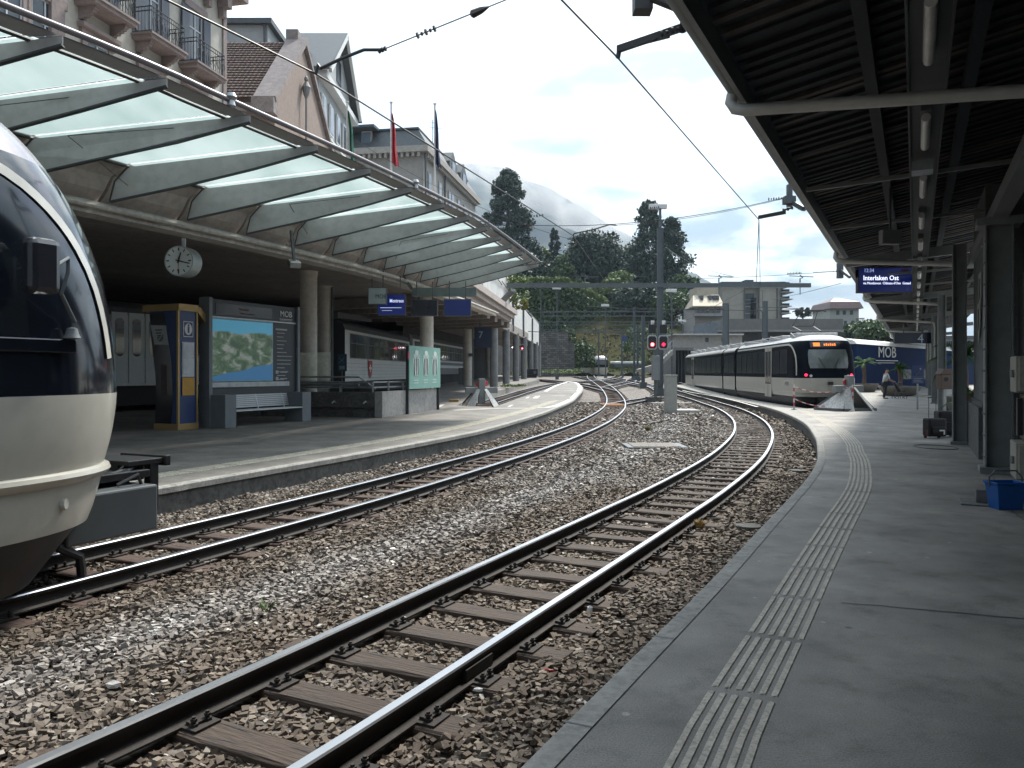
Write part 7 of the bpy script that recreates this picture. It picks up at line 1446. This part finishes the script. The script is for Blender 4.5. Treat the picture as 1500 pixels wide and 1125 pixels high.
g = MB(); g.add([(q(1012, Zq), 148.5, qz(449, Zq)), (q(1058, Zq), 148.5, qz(449, Zq)), (q(1061, Zq), 155, qz(424, Zq)), (q(1024, Zq), 155, qz(429, Zq)), (q(1012, Zq), 148.5, qz(450.5, Zq)), (q(1058, Zq), 148.5, qz(450.5, Zq)), (q(1061, Zq), 162, qz(449, Zq)), (q(1020, Zq), 162, qz(449, Zq))], [(0, 1, 2, 3), (4, 5, 6, 7), (0, 1, 5, 4), (3, 2, 6, 7), (0, 3, 7, 4), (1, 2, 6, 5)]); g.box((q(1030, Zq), 154, qz(430, Zq)), (q(1061, Zq), 162, qz(416, Zq))); g.build('roof', M('shingle_pale', (.42, .37, .29), .8, var=.15, scale=.6, dirt=.1), t)
for px in (1029, 1041, 1047, 1052): g = MB(); g.box((q(px, Zq), 151, qz(438, Zq)), (q(px + 3.5, Zq), 153.5, qz(432, Zq))); g.build('dormer', slt, t)
winrow(t, [q(p_, Zq) for p_ in (1021, 1027, 1033, 1042, 1050)], qz(458, Zq), 150, .7, .9); g = MB(); g.box((q(1014, Zq), 148.2, qz(464, Zq)), (q(1058, Zq), 150, qz(460, Zq))); g.build('balcony', M('chalet_balcony', (.25, .25, .26), .8), t)
Zv = 118; t = thing('concrete_podium', 'long grey concrete podium building above the waiting train', 'building', (42, Zv, 0)); g = MB(); g.box((q(1062, Zv), Zv, qz(483, Zv)), (q(1235, Zv), Zv + 16, qz(467, Zv))); g.add([(q(1235, Zv), Zv, qz(483, Zv)), (q(1235, Zv), Zv, qz(467, Zv)), (q(1257, Zv), Zv + 6, qz(469, Zv)), (q(1257, Zv), Zv + 6, qz(482, Zv)), ], [(0, 1, 2, 3)]); g.build('parapet', M('podium_grey', (.15, .15, .145), .85, var=.15, scale=.2, dirt=.1), t)
g = MB(); g.box((q(1048, Zv), Zv - .3, qz(486, Zv)), (q(1235, Zv), Zv + 16, qz(483, Zv))); g.build('ledge', M('podium_ledge', (.22, .22, .215), .85), t); g = MB(); g.box((q(1070, Zv), Zv + 1.5, 0), (q(1240, Zv), Zv + 16, qz(486, Zv))); g.build('wall', M('podium_dark', (.07, .072, .075), .9, var=.2), t)
g = MB(); g.box((q(1034, Zv), Zv - .5, 2), (q(1050, Zv), Zv + 8, qz(473, Zv))); g.build('tower', M('podium_blue_grey', (.14, .17, .20), .8, dirt=.2), t)
Zb = 96; t = thing('flat_shed', 'pale flat roofed shed beyond the tracks left of the waiting train', 'shed', (20, Zb, .9)); g = MB(); g.box((q(990, Zb), Zb, 2.6), (q(1087, Zb), Zb + 6, qz(491, Zb))); g.build('wall', M('shed_wall', (.34, .33, .31), .8, dirt=.25), t); g = MB(); g.box((q(986, Zb), Zb - .5, qz(491, Zb)), (q(1088, Zb), Zb + 6.5, qz(489, Zb))); g.build('roof', M('shed_roof', (.45, .46, .45), .6), t)
winrow(t, [q(p_, Zb) for p_ in (1033, 1057)], qz(501, Zb), Zb, .4, .5); g = MB(); [g.beam((q(990, Zb) + k * .55, Zb - .4, qz(489, Zb)), (q(990, Zb) + k * .55, Zb - .4, qz(486.5, Zb)), .04, .04) for k in range(16)]; g.beam((q(990, Zb), Zb - .4, qz(486.5, Zb)), (q(1088, Zb), Zb - .4, qz(486.5, Zb)), .05, .05); g.build('roof_railing', steel_d, t)
Zs_ = 84; t = thing('underpass_portal', 'dark concrete underpass portal left of the far end of the waiting train', 'building', (19, Zs_, .7)); g = MB(); g.box((q(984, Zs_), Zs_, rise(Zs_) - .3), (q(990, Zs_), Zs_ + 5, qz(513, Zs_))); g.box((q(984, Zs_), Zs_, qz(513, Zs_)), (q(1016, Zs_), Zs_ + 5, qz(509, Zs_))); g.build('frame', M('portal_grey', (.16, .17, .17), .85, dirt=.2), t); g = MB(); g.box((q(990, Zs_), Zs_ + 1.5, rise(Zs_) - .3), (q(1030, Zs_), Zs_ + 4.5, qz(513, Zs_))); g.build('opening_shade', M('portal_dark', (.02, .024, .028), .8), t)  # dark box fills the underpass opening, shade put into its colour
g = MB(); [g.box((q(991 + k * 5, Zs_), Zs_ + .9, rise(Zs_) - .3), (q(991.7 + k * 5, Zs_), Zs_ + 1.2, qz(513, Zs_))) for k in range(5)]; g.build('post', steel_d, t)
t = thing('stair_ramp', 'pale sloping ramp with railings beside the underpass portal', 'ramp', (16, 80, .6)); g = MB(); a_, b_ = A(962, 536, 82), A(986, 512, 82); g.plate([a_ + Vector((0, 0, -.5)), b_ + Vector((0, 0, -.5)), b_, a_], (0, 1.5, 0)); g.plate([A(935, 545, 82), A(962, 545, 82), A(962, 533, 82), A(935, 541, 82)], (0, 1.5, 0)); g.build('slab', conc, t)
g = MB(); [g.beam(a_.lerp(b_, k / 6), a_.lerp(b_, k / 6) + Vector((0, 0, 1.0)), .05, .05) for k in range(7)]; g.beam(a_ + Vector((0, 0, 1)), b_ + Vector((0, 0, 1)), .07, .07); g.beam(a_ + Vector((0, 0, .5)), b_ + Vector((0, 0, .5)), .05, .05); g.build('railing', galv, t)
Zt = 205; t = thing('corner_house', 'pale house with a dark hipped roof at the right behind the podium', 'house', (85, Zt, 0)); g = MB(); g.box((q(1216, Zt), Zt, 0), (q(1258, Zt), Zt + 12, qz(450, Zt))); g.build('wall', M('corner_house_wall', (.36, .37, .36), .85, dirt=.15), t)
g = MB(); x0, x1 = q(1213, Zt), q(1263, Zt); g.add([(x0, Zt - 1, qz(452, Zt)), (x1, Zt - 1, qz(452, Zt)), (x1, Zt + 13, qz(452, Zt)), (x0, Zt + 13, qz(452, Zt)), (x0 + .6, Zt, qz(442, Zt)), (x1 - .6, Zt, qz(442, Zt)), (x1 - .6, Zt + 12, qz(442, Zt)), (x0 + .6, Zt + 12, qz(442, Zt)), (x0 + 3.5, Zt + 5, qz(434, Zt)), (x1 - 4, Zt + 5, qz(434, Zt))], [(0, 1, 5, 4), (1, 2, 6, 5), (2, 3, 7, 6), (3, 0, 4, 7), (4, 5, 9, 8), (6, 7, 8, 9), (5, 6, 9), (7, 4, 8)]); g.build('roof', M('roof_red_brown', (.12, .065, .06), .45, var=.3), t)
winrow(t, [q(p_, Zt) for p_ in (1225, 1234.5, 1245)], qz(461, Zt), Zt, .8, 1.1); winrow(t, [q(p_, Zt) for p_ in (1227, 1236, 1247)], qz(476, Zt), Zt, .8, 1.1)
for k in range(4): g = MB(); z = qz(496 - k * 9.5, Zt); g.box((q(1254, Zt), Zt - 1, z), (q(1264, Zt), Zt + 4, z + .25)); g.build('balcony', M('balcony_slab', (0, 0, 0)), t)
# pale glazed buildings glimpsed between the columns
t = thing('glazed_building', 'pale glazed building glimpsed between the steel columns and the pier', 'building', (60, 105, 0)); Zg = 105; g = MB(); g.box((q(1370, Zg), Zg, 0), (q(1470, Zg), Zg + 8, qz(497, Zg))); g.build('wall', M('glazed_pale', (.42, .47, .5), .5, var=.1), t); g = MB(); g.box((q(1368, Zg), Zg - .5, qz(497, Zg)), (q(1472, Zg), Zg + 8, qz(492, Zg))); g.build('roof', slt, t)
g = MB(); [g.box((q(1372 + k * 3.5, Zg), Zg - .1, qz(516, Zg)), (q(1374.3 + k * 3.5, Zg), Zg - .03, qz(500, Zg))) for k in range(27)]; g.build('glazing', glassb, t)
g = MB(); g.box((q(1370, 90), 90, 0), (q(1470, 90), 91, qz(521, 90))); tag(g.build('low_wall', M('blue_grey_wall', (.12, .17, .2), .7)), 'low blue-grey wall in front of the glazed building', 'wall')
# ================================================================ HILL, BANK, WALLS
def hgt(x, y):
    px = 750 + F * x / y; s_ = min(1, max(0, (y - 136) / 58)); s_ = s_ * s_ * (3 - 2 * s_)
    H = float(np.interp(px, [600, 760, 830, 940, 1000, 1060, 1150, 1250, 1400], [26, 26, 25, 21, 12, 7, 5, 4, 4])) * (y / 210 if y > 210 else 1); return 1.2 + s_ * H
mb = MB(); XS = np.linspace(-60, 160, 90); YS = [134, 138, 142, 146, 150, 155, 160, 165, 170, 176, 184, 194, 206, 220, 260, 320, 400]
mb.add([(x * y / 160, y, hgt(x * y / 160, y) + .25 * math.sin(x * 1.3 + y)) for y in YS for x in XS], [(j * 90 + i, j * 90 + i + 1, (j + 1) * 90 + i + 1, (j + 1) * 90 + i) for j in range(len(YS) - 1) for i in range(89)])
struct(mb.build('hill', M('bank_grass', (.022, .042, .009), 1., spec=.05, scale=.07, col2=(.06, .045, .017), bump=.6, bscale=3), smooth=True))
sw = M('rubble_wall', (.12, .12, .12), .9, var=.4, scale=1.2, dirt=.3)
_t = sw.node_tree; _b = _t.nodes['Principled BSDF']; _c = _t.nodes.new('ShaderNodeTexCoord'); _m = _t.nodes.new('ShaderNodeMapping'); _m.inputs['Rotation'].default_value = (R(90), 0, 0); _k = _t.nodes.new('ShaderNodeTexBrick'); _k.inputs['Scale'].default_value = 1.0; _k.inputs['Color1'].default_value = (.07, .07, .07, 1); _k.inputs['Color2'].default_value = (.19, .185, .175, 1); _k.inputs['Mortar'].default_value = (.03, .03, .03, 1); _k.inputs['Mortar Size'].default_value = .03; _k.inputs['Brick Width'].default_value = .7; _k.inputs['Row Height'].default_value = .35
_t.links.new(_c.outputs['Object'], _m.inputs[0]); _t.links.new(_m.outputs[0], _k.inputs[0]); _t.links.new(_k.outputs['Color'], _b.inputs['Base Color'])
g = MB(); g.box((A(786, 0, 128).x, 128, .8), (A(832, 0, 128).x, 134, A(0, 486, 128).z)); g.box((A(832, 0, 128).x, 129, .8), (A(842, 0, 128).x, 134, A(0, 500, 128).z)); tag(g.build('stone_wall', sw), 'grey rubble retaining wall left of the grass bank', 'wall')
# ================================================================ TREES AND BUSHES
def leaf_material(name, c0, c1):
    m = bpy.data.materials.new(name); m.use_nodes = True; t_ = m.node_tree; b = t_.nodes['Principled BSDF']; b.inputs['Roughness'].default_value = .6
    g_ = t_.nodes.new('ShaderNodeNewGeometry'); rp = t_.nodes.new('ShaderNodeValToRGB'); rp.color_ramp.elements[0].color = (*c0, 1); rp.color_ramp.elements[1].color = (*c1, 1); t_.links.new(g_.outputs['Random Per Island'], rp.inputs[0]); t_.links.new(rp.outputs[0], b.inputs['Base Color']); return m
LD1 = leaf_material('foliage_dark_conifer', (.012, .026, .014), (.036, .066, .032)); LD2 = leaf_material('foliage_mid', (.035, .07, .022), (.10, .155, .05)); LD3 = leaf_material('foliage_light', (.08, .13, .03), (.20, .25, .08)); LDY = leaf_material('foliage_yellow', (.16, .17, .03), (.34, .30, .06))
def cloud(centers, radii, per, size, seed):
    r = np.random.default_rng(seed); n = len(centers) * per; C = np.repeat(np.array(centers), per, 0); Rr = np.repeat(np.array(radii), per, 0)
    d = r.normal(size=(n, 3)); d /= np.linalg.norm(d, axis=1)[:, None]; rad = r.uniform(.45, 1.05, n)[:, None]; p = C + d * Rr * rad
    a = r.normal(size=(n, 3)); a /= np.linalg.norm(a, axis=1)[:, None]; b = np.cross(a, d + .6 * r.normal(size=(n, 3))); b /= np.linalg.norm(b, axis=1)[:, None] + 1e-9; s = (size * r.uniform(.5, 1.3, n))[:, None]
    V = np.stack([p - a * s, p + b * s * .6, p + a * s, p - b * s * .6], 1).reshape(-1, 3); Fc = np.arange(n * 4).reshape(-1, 4); return V, Fc
def crown(name, parent, centers, radii, per, size, mat, seed):
    V, Fc = cloud(centers, radii, per, size, seed); inv = WM(parent).inverted() if parent else Matrix(); off = np.array(inv.translation); o = npmesh(name, V + off, Fc, mat)
    if parent: o.parent = parent
    return o
def tree(name, label, base, h, R_, kind, mat, seed, leaf=.45, n=110, per=70, cat='tree'):
    r = random.Random(seed); t = thing(name, label, cat, base); base = Vector(base); g = MB(); tops = [(0, 0)] if kind != 'twin' else [(-.22 * R_, 0), (.42 * R_, -.15)]
    g.tube([base, base + Vector((0, 0, h * .4)), base + Vector((0, 0, h * .93))], [R_ * .12, R_ * .07, R_ * .015], 8)
    for k in range(9): a = r.uniform(0, 6.28); z = h * r.uniform(.15, .7); q = base + Vector((0, 0, z)); g.tube([q, q + Vector((math.cos(a), math.sin(a), .25)) * R_ * .7], [.18, .05], 5)
    g.build('trunk', M('bark', (.05, .038, .03), .9, var=.3), t); cs, rs = [], []
    for k in range(n):
        if kind in ('conifer', 'twin', 'spire'):
            u = r.random() ** .85; tx, dh = tops[k % len(tops)]; hh = h * (1 + dh); z = .04 + .96 * u; rr = R_ * (1 if len(tops) == 1 else (.78 if k % 2 == 0 else .60)) * ((1 - u) ** .62) * (1 + .12 * math.sin(u * 23 + seed)) + .04 * R_; a = r.uniform(0, 6.28); q = rr * r.uniform(.45, 1)
            cs.append((base.x + tx * min(1, .5 + u) + q * math.cos(a), base.y + q * math.sin(a), base.z + z * hh)); s_ = R_ * r.uniform(.16, .3) * (1.1 - .55 * u); rs.append((s_, s_, s_ * .75))
        else:
            a = r.uniform(0, 6.28); el = math.asin(r.uniform(-.5, 1)); q = r.uniform(.4, .85) ** .5; cs.append((base.x + R_ * q * math.cos(a) * math.cos(el), base.y + R_ * q * math.sin(a) * math.cos(el), base.z + h * .55 + h * .42 * q * math.sin(el))); s_ = R_ * r.uniform(.18, .34); rs.append((s_, s_, s_ * .8))
    crown('crown', t, cs, rs, per, leaf, mat, seed); return t
def gb(px, py, Z): p = A(px, py, Z); return (p.x, p.y, p.z)
tree('sequoia_tree', 'tall dark sequoia with a pointed crown nearest the beige corner building', gb(744, 428, 195), 30, 8.6, 'conifer', LD1, 1, .42, 230, 70)
tree('sequoia_tree', 'tall twin-topped dark sequoia behind the tallest mast', gb(962, 460, 195), 27.6, 9.2, 'twin', LD1, 2, .40, 330, 60)
tree('cypress_tree', 'slim dark cypress between the sequoia and the round trees', gb(812, 425, 190), 15, 2.6, 'spire', LD1, 3, .32, 70, 60)
tree('round_tree', 'pale green tree between the left sequoia and the slim cypress', gb(791, 430, 200), 13, 3.6, 'round', LD3, 4, .35, 60, 60)
tree('round_tree', 'broad light-tipped conifer in front of the slim cypress', gb(824, 440, 180), 10, 4.6, 'conifer', LD2, 5, .35, 110, 60)
tree('round_tree', 'large dark round tree in the middle of the hill', gb(873, 452, 188), 19, 8.0, 'round', LD1, 6, .42, 170, 70)
tree('round_tree', 'dark round tree left of the largest round tree', gb(845, 440, 196), 13, 4.2, 'round', LD2, 7, .4, 80, 60)
tree('round_tree', 'leafy tree just left of the twin-topped sequoia', gb(922, 455, 200), 17, 5.5, 'round', LD2, 8, .42, 110, 60)
tree('round_tree', 'light green tree below the largest round tree', gb(906, 455, 175), 9, 3.8, 'round', LD3, 9, .35, 70, 55)
tree('round_tree', 'small round tree low between the hedge and the large tree', gb(854, 452, 168), 6.0, 2.2, 'round', LD3, 10, .28, 40, 55)
tree('round_tree', 'small pointed tree above the hedge end', gb(877, 458, 168), 6.2, 2.0, 'conifer', LD3, 11, .28, 40, 55)
tree('round_tree', 'dark spreading tree below the twin-topped sequoia', gb(940, 478, 170), 9, 7, 'round', LD1, 12, .38, 120, 60)
tree('round_tree', 'green tree right of the twin-topped sequoia', gb(1002, 472, 185), 12, 4.2, 'round', LD2, 13, .4, 80, 60)
tree('round_tree', 'leafy tree at the left foot of the chalet', gb(985, 482, 165), 8, 5.2, 'round', LD2, 14, .36, 90, 60)
tree('round_tree', 'tree mass behind the end of the left canopy', gb(778, 455, 185), 13, 8, 'round', LD1, 15, .42, 140, 60)
tree('round_tree', 'dark tree hidden behind the beige corner building', gb(715, 440, 210), 14, 7, 'round', LD1, 19, .42, 100, 60)
tree('round_tree', 'small dark tree on the skyline right of the apartment block', gb(1176, 470, 175), 3.2, 1.8, 'round', LD1, 16, .25, 30, 50)
tree('round_tree', 'green tree behind the white roof of the blue carriage', gb(1300, 512, 150), 5.5, 5.5, 'round', LD2, 17, .35, 110, 60)
tree('round_tree', 'dark tree right of the pale corner house', gb(1262, 508, 170), 5.5, 5, 'round', LD2, 18, .36, 80, 60)
tree('round_tree', 'hillside tree half hidden by the dark canopy edge', gb(1335, 515, 150), 6, 5, 'round', LD2, 20, .36, 80, 60)
# ivy wall and hedges
iv = [(735, 406, 505, 150), (800, 407, 495, 156), (826, 409, 488, 160), (845, 425, 484, 163), (862, 436, 482, 165), (900, 446, 482, 168), (950, 456, 490, 172), (990, 463, 505, 176)]
cs, rs = [], []; r = random.Random(33); core = MB(); top, bot = [], []
for (a, b) in zip(iv[:-1], iv[1:]):
    n = int((b[0] - a[0]) * 1.6)
    for k in range(n):
        q = k / n; px, yt, yb, Z = [a[i] + (b[i] - a[i]) * q for i in range(4)]
        for j in range(6): y = yt + 2 + (yb - yt - 2) * (j + r.random()) / 6; p = A(px + r.uniform(-1, 1), y, Z - r.uniform(0, .6)); cs.append(tuple(p)); rs.append((.8, .5, .9))
for px, yt, yb, Z in iv: top.append(A(px, yt + 3, Z + 1)); bot.append(A(px, yb + 6, Z + 1))
core.strip(top, bot); core.strip([p + Vector((0, 3, 0)) for p in top], top); o = thing('ivy_wall', 'long wall covered in green ivy below the wooded hill', 'hedge', A(826, 500, 154)); core.build('wall', M('ivy_core', (.012, .02, .010), .95), o); crown('ivy', o, cs, rs, 9, .34, LD2, 34)
cs, rs = [], []
for k in range(90): q = k / 89; px = 738 + q * 92; p = A(px, 409, 150); cs.append(tuple(p)); rs.append((.9, .5, .35))
for k in range(70): q = k / 69; p = A(826 + q * 60, 410 + 30 * q ** .9, 154 + 6 * q); cs.append(tuple(p)); rs.append((.8, .5, .6))
o = thing('trimmed_hedge', 'light green trimmed hedge top running along the ivy wall', 'hedge', A(780, 412, 150)); crown('foliage', o, cs, rs, 45, .24, LD3, 35)
def bush(px, py, Z, R_, H_, mat, seed, label, n=26, per=70, leaf=.2): p = A(px, py, Z); t = thing('bush', label, 'bush', p); r = random.Random(seed); cs = [(p.x + r.uniform(-1, 1) * R_, p.y + r.uniform(-.6, .6) * R_, p.z + r.uniform(0, 1) * H_) for _ in range(n)]; crown('foliage', t, cs, [(R_ * .35, R_ * .35, H_ * .28)] * n, per, leaf, mat, seed); return t
bush(752, 438, 72, 1.2, 1.8, LD3, 40, 'pale green plant hanging over the white arcade wall', 20, 60, .13); bush(763, 452, 76, .6, .9, LDY, 41, 'yellow-green plant at the edge of the arcade wall', 12, 50, .12); bush(746, 430, 70, .6, 2.0, LD3, 42, 'slender green plant behind the canopy end', 12, 50, .13)
bush(845, 535, 132, 2.6, 3.2, LD2, 43, 'dark bush at the foot of the rubble wall', 26, 60, .25); bush(858, 522, 134, 1.8, 2.4, LD2, 44, 'bush left of the distant train', 20, 60, .22); bush(836, 505, 136, 1.0, 3, LD2, 45, 'narrow bush climbing the end of the rubble wall', 16, 60, .2)
bush(812, 546, 120, 4, .5, LD3, 46, 'low weeds in front of the rubble wall', 24, 50, .12); bush(760, 549, 110, 2, .3, LD3, 47, 'weeds along the arcade pillars', 12, 40, .1); bush(752, 566, 62, 1.0, .15, LD3, 48, 'bright weeds inside the left bay', 14, 60, .06)
bush(950, 500, 150, 3.5, 2.5, LD2, 49, 'bushes at the right end of the grass bank', 24, 60, .25); bush(925, 520, 145, 2, 2, LD2, 50, 'single bush low on the grass bank', 14, 60, .22)
# grass tufts on the bank
cs = []; r = random.Random(60)
for _ in range(900):
    y = r.uniform(138, 168); px = r.uniform(832, 985); x = (px - 750) / F * y; cs.append((x, y, hgt(x, y)))
o = crown('grass', None, cs, [(.5, .5, .25)] * len(cs), 14, .16, leaf_material('grass_tufts', (.025, .055, .012), (.085, .068, .026)), 61); stuff(o)
# ================================================================ MOUNTAINS
def ridge(pts, D, near, name, mat, seed, rough=1.):
    r = np.random.default_rng(seed); from mathutils import noise as mn; nx_, ny_ = 240, 46; xs_ = np.linspace(pts[0][0], pts[-1][0], nx_); ys_ = np.interp(xs_, [p[0] for p in pts], [p[1] for p in pts]); vs = []
    for j in range(ny_ + 1):
        t_ = j / ny_; dist = D + (near - D) * t_
        for i in range(nx_):
            top = (YH - ys_[i]) * D / F; x = (xs_[i] - 750) / F * D * (1 - .25 * t_)
            nz1 = mn.fractal(Vector((x * .004, dist * .004, seed)), 1.0, 2.0, 6); z = top * (1 - t_) ** 1.15 + nz1 * 55 * rough * min(1, t_ * 3 + .12) ; vs.append((x, dist, max(-20, z)))
    g = MB(); g.add(vs, [(j * nx_ + i, j * nx_ + i + 1, (j + 1) * nx_ + i + 1, (j + 1) * nx_ + i) for j in range(ny_) for i in range(nx_ - 1)]); o = g.build(name, mat, smooth=True); return struct(o)
mtm = M('mountain_forest', (.010, .022, .022), .95, var=.6, scale=.012, col2=(.035, .055, .045), bump=1., bscale=.05)
ridge([(300, 330), (480, 250), (560, 235), (640, 236), (690, 240), (735, 243), (770, 262), (810, 276), (850, 300), (900, 335), (940, 355), (985, 384), (1020, 420), (1080, 470), (1150, 520), (1300, 545)], 2300, 900, 'mountain', mtm, 3)
ridge([(880, 545), (940, 430), (985, 392), (1005, 398), (1030, 413), (1060, 428), (1100, 452), (1200, 500), (1320, 505), (1500, 515), (1700, 540)], 1200, 700, 'mountain', mtm, 8, .35)
# ================================================================ HAZE AND LOW CLOUD
def vol(name, dens, col, aniso=.3):
    m = bpy.data.materials.new(name); m.use_nodes = True; t_ = m.node_tree; t_.nodes.clear(); o = t_.nodes.new('ShaderNodeOutputMaterial'); v = t_.nodes.new('ShaderNodeVolumePrincipled'); v.inputs['Color'].default_value = (*col, 1); v.inputs['Density'].default_value = dens; v.inputs['Anisotropy'].default_value = aniso; t_.links.new(v.outputs[0], o.inputs['Volume']); return m
HZ = True
if HZ:
    g = MB(); g.box((-1700, -120, -25), (2300, 2600, 760)); stuff(g.build('haze', vol('haze_air', .00016, (.60, .77, .95), .2)))
    def mist(px, py, D, rx, ry, rz_, tilt, dens, seed):
        p = A(px, py, D); k = D / F; me = bpy.data.meshes.new('low_cloud'); import bmesh
        bm = bmesh.new(); bmesh.ops.create_icosphere(bm, subdivisions=3, radius=1); bm.to_mesh(me); bm.free(); m = bpy.data.materials.new('cloud_mist'); m.use_nodes = True; t_ = m.node_tree; t_.nodes.clear(); nd, lk = t_.nodes.new, t_.links.new
        o = nd('ShaderNodeOutputMaterial'); v = nd('ShaderNodeVolumePrincipled'); v.inputs['Color'].default_value = (.98, .99, 1, 1); v.inputs['Anisotropy'].default_value = .3; lk(v.outputs[0], o.inputs['Volume'])
        c = nd('ShaderNodeTexCoord'); ln = nd('ShaderNodeVectorMath'); ln.operation = 'LENGTH'; lk(c.outputs['Object'], ln.inputs[0]); fa = nd('ShaderNodeMapRange'); fa.inputs['From Min'].default_value = .25; fa.inputs['From Max'].default_value = 1; fa.inputs['To Min'].default_value = 1; fa.inputs['To Max'].default_value = 0; fa.interpolation_type = 'SMOOTHSTEP'; lk(ln.outputs['Value'], fa.inputs['Value'])
        mp_ = nd('ShaderNodeMapping'); mp_.inputs['Scale'].default_value = (3.2, 1, 1.5); mp_.inputs['Location'].default_value = (seed, 0, seed * .7); lk(c.outputs['Object'], mp_.inputs[0]); n = nd('ShaderNodeTexNoise'); n.inputs['Scale'].default_value = 1.3; n.inputs['Detail'].default_value = 5; n.inputs['Roughness'].default_value = .6; lk(mp_.outputs[0], n.inputs['Vector'])
        r2 = nd('ShaderNodeMapRange'); r2.inputs['From Min'].default_value = .40; r2.inputs['From Max'].default_value = .62; lk(n.outputs['Fac'], r2.inputs['Value']); mu = nd('ShaderNodeMath'); mu.operation = 'MULTIPLY'; lk(fa.outputs[0], mu.inputs[0]); lk(r2.outputs[0], mu.inputs[1]); m2 = nd('ShaderNodeMath'); m2.operation = 'MULTIPLY'; m2.inputs[1].default_value = dens; lk(mu.outputs[0], m2.inputs[0]); lk(m2.outputs[0], v.inputs['Density'])
        me.materials.append(m); o = bpy.data.objects.new('low_cloud', me); COL.objects.link(o); o.location = p; o.scale = (rx * k, ry, rz_ * k); o.rotation_euler = (0, tilt, 0); stuff(o)
    mist(790, 278, 1650, 190, 130, 44, R(27), .030, 1.3); mist(640, 232, 1500, 120, 110, 34, R(4), .020, 4.1)
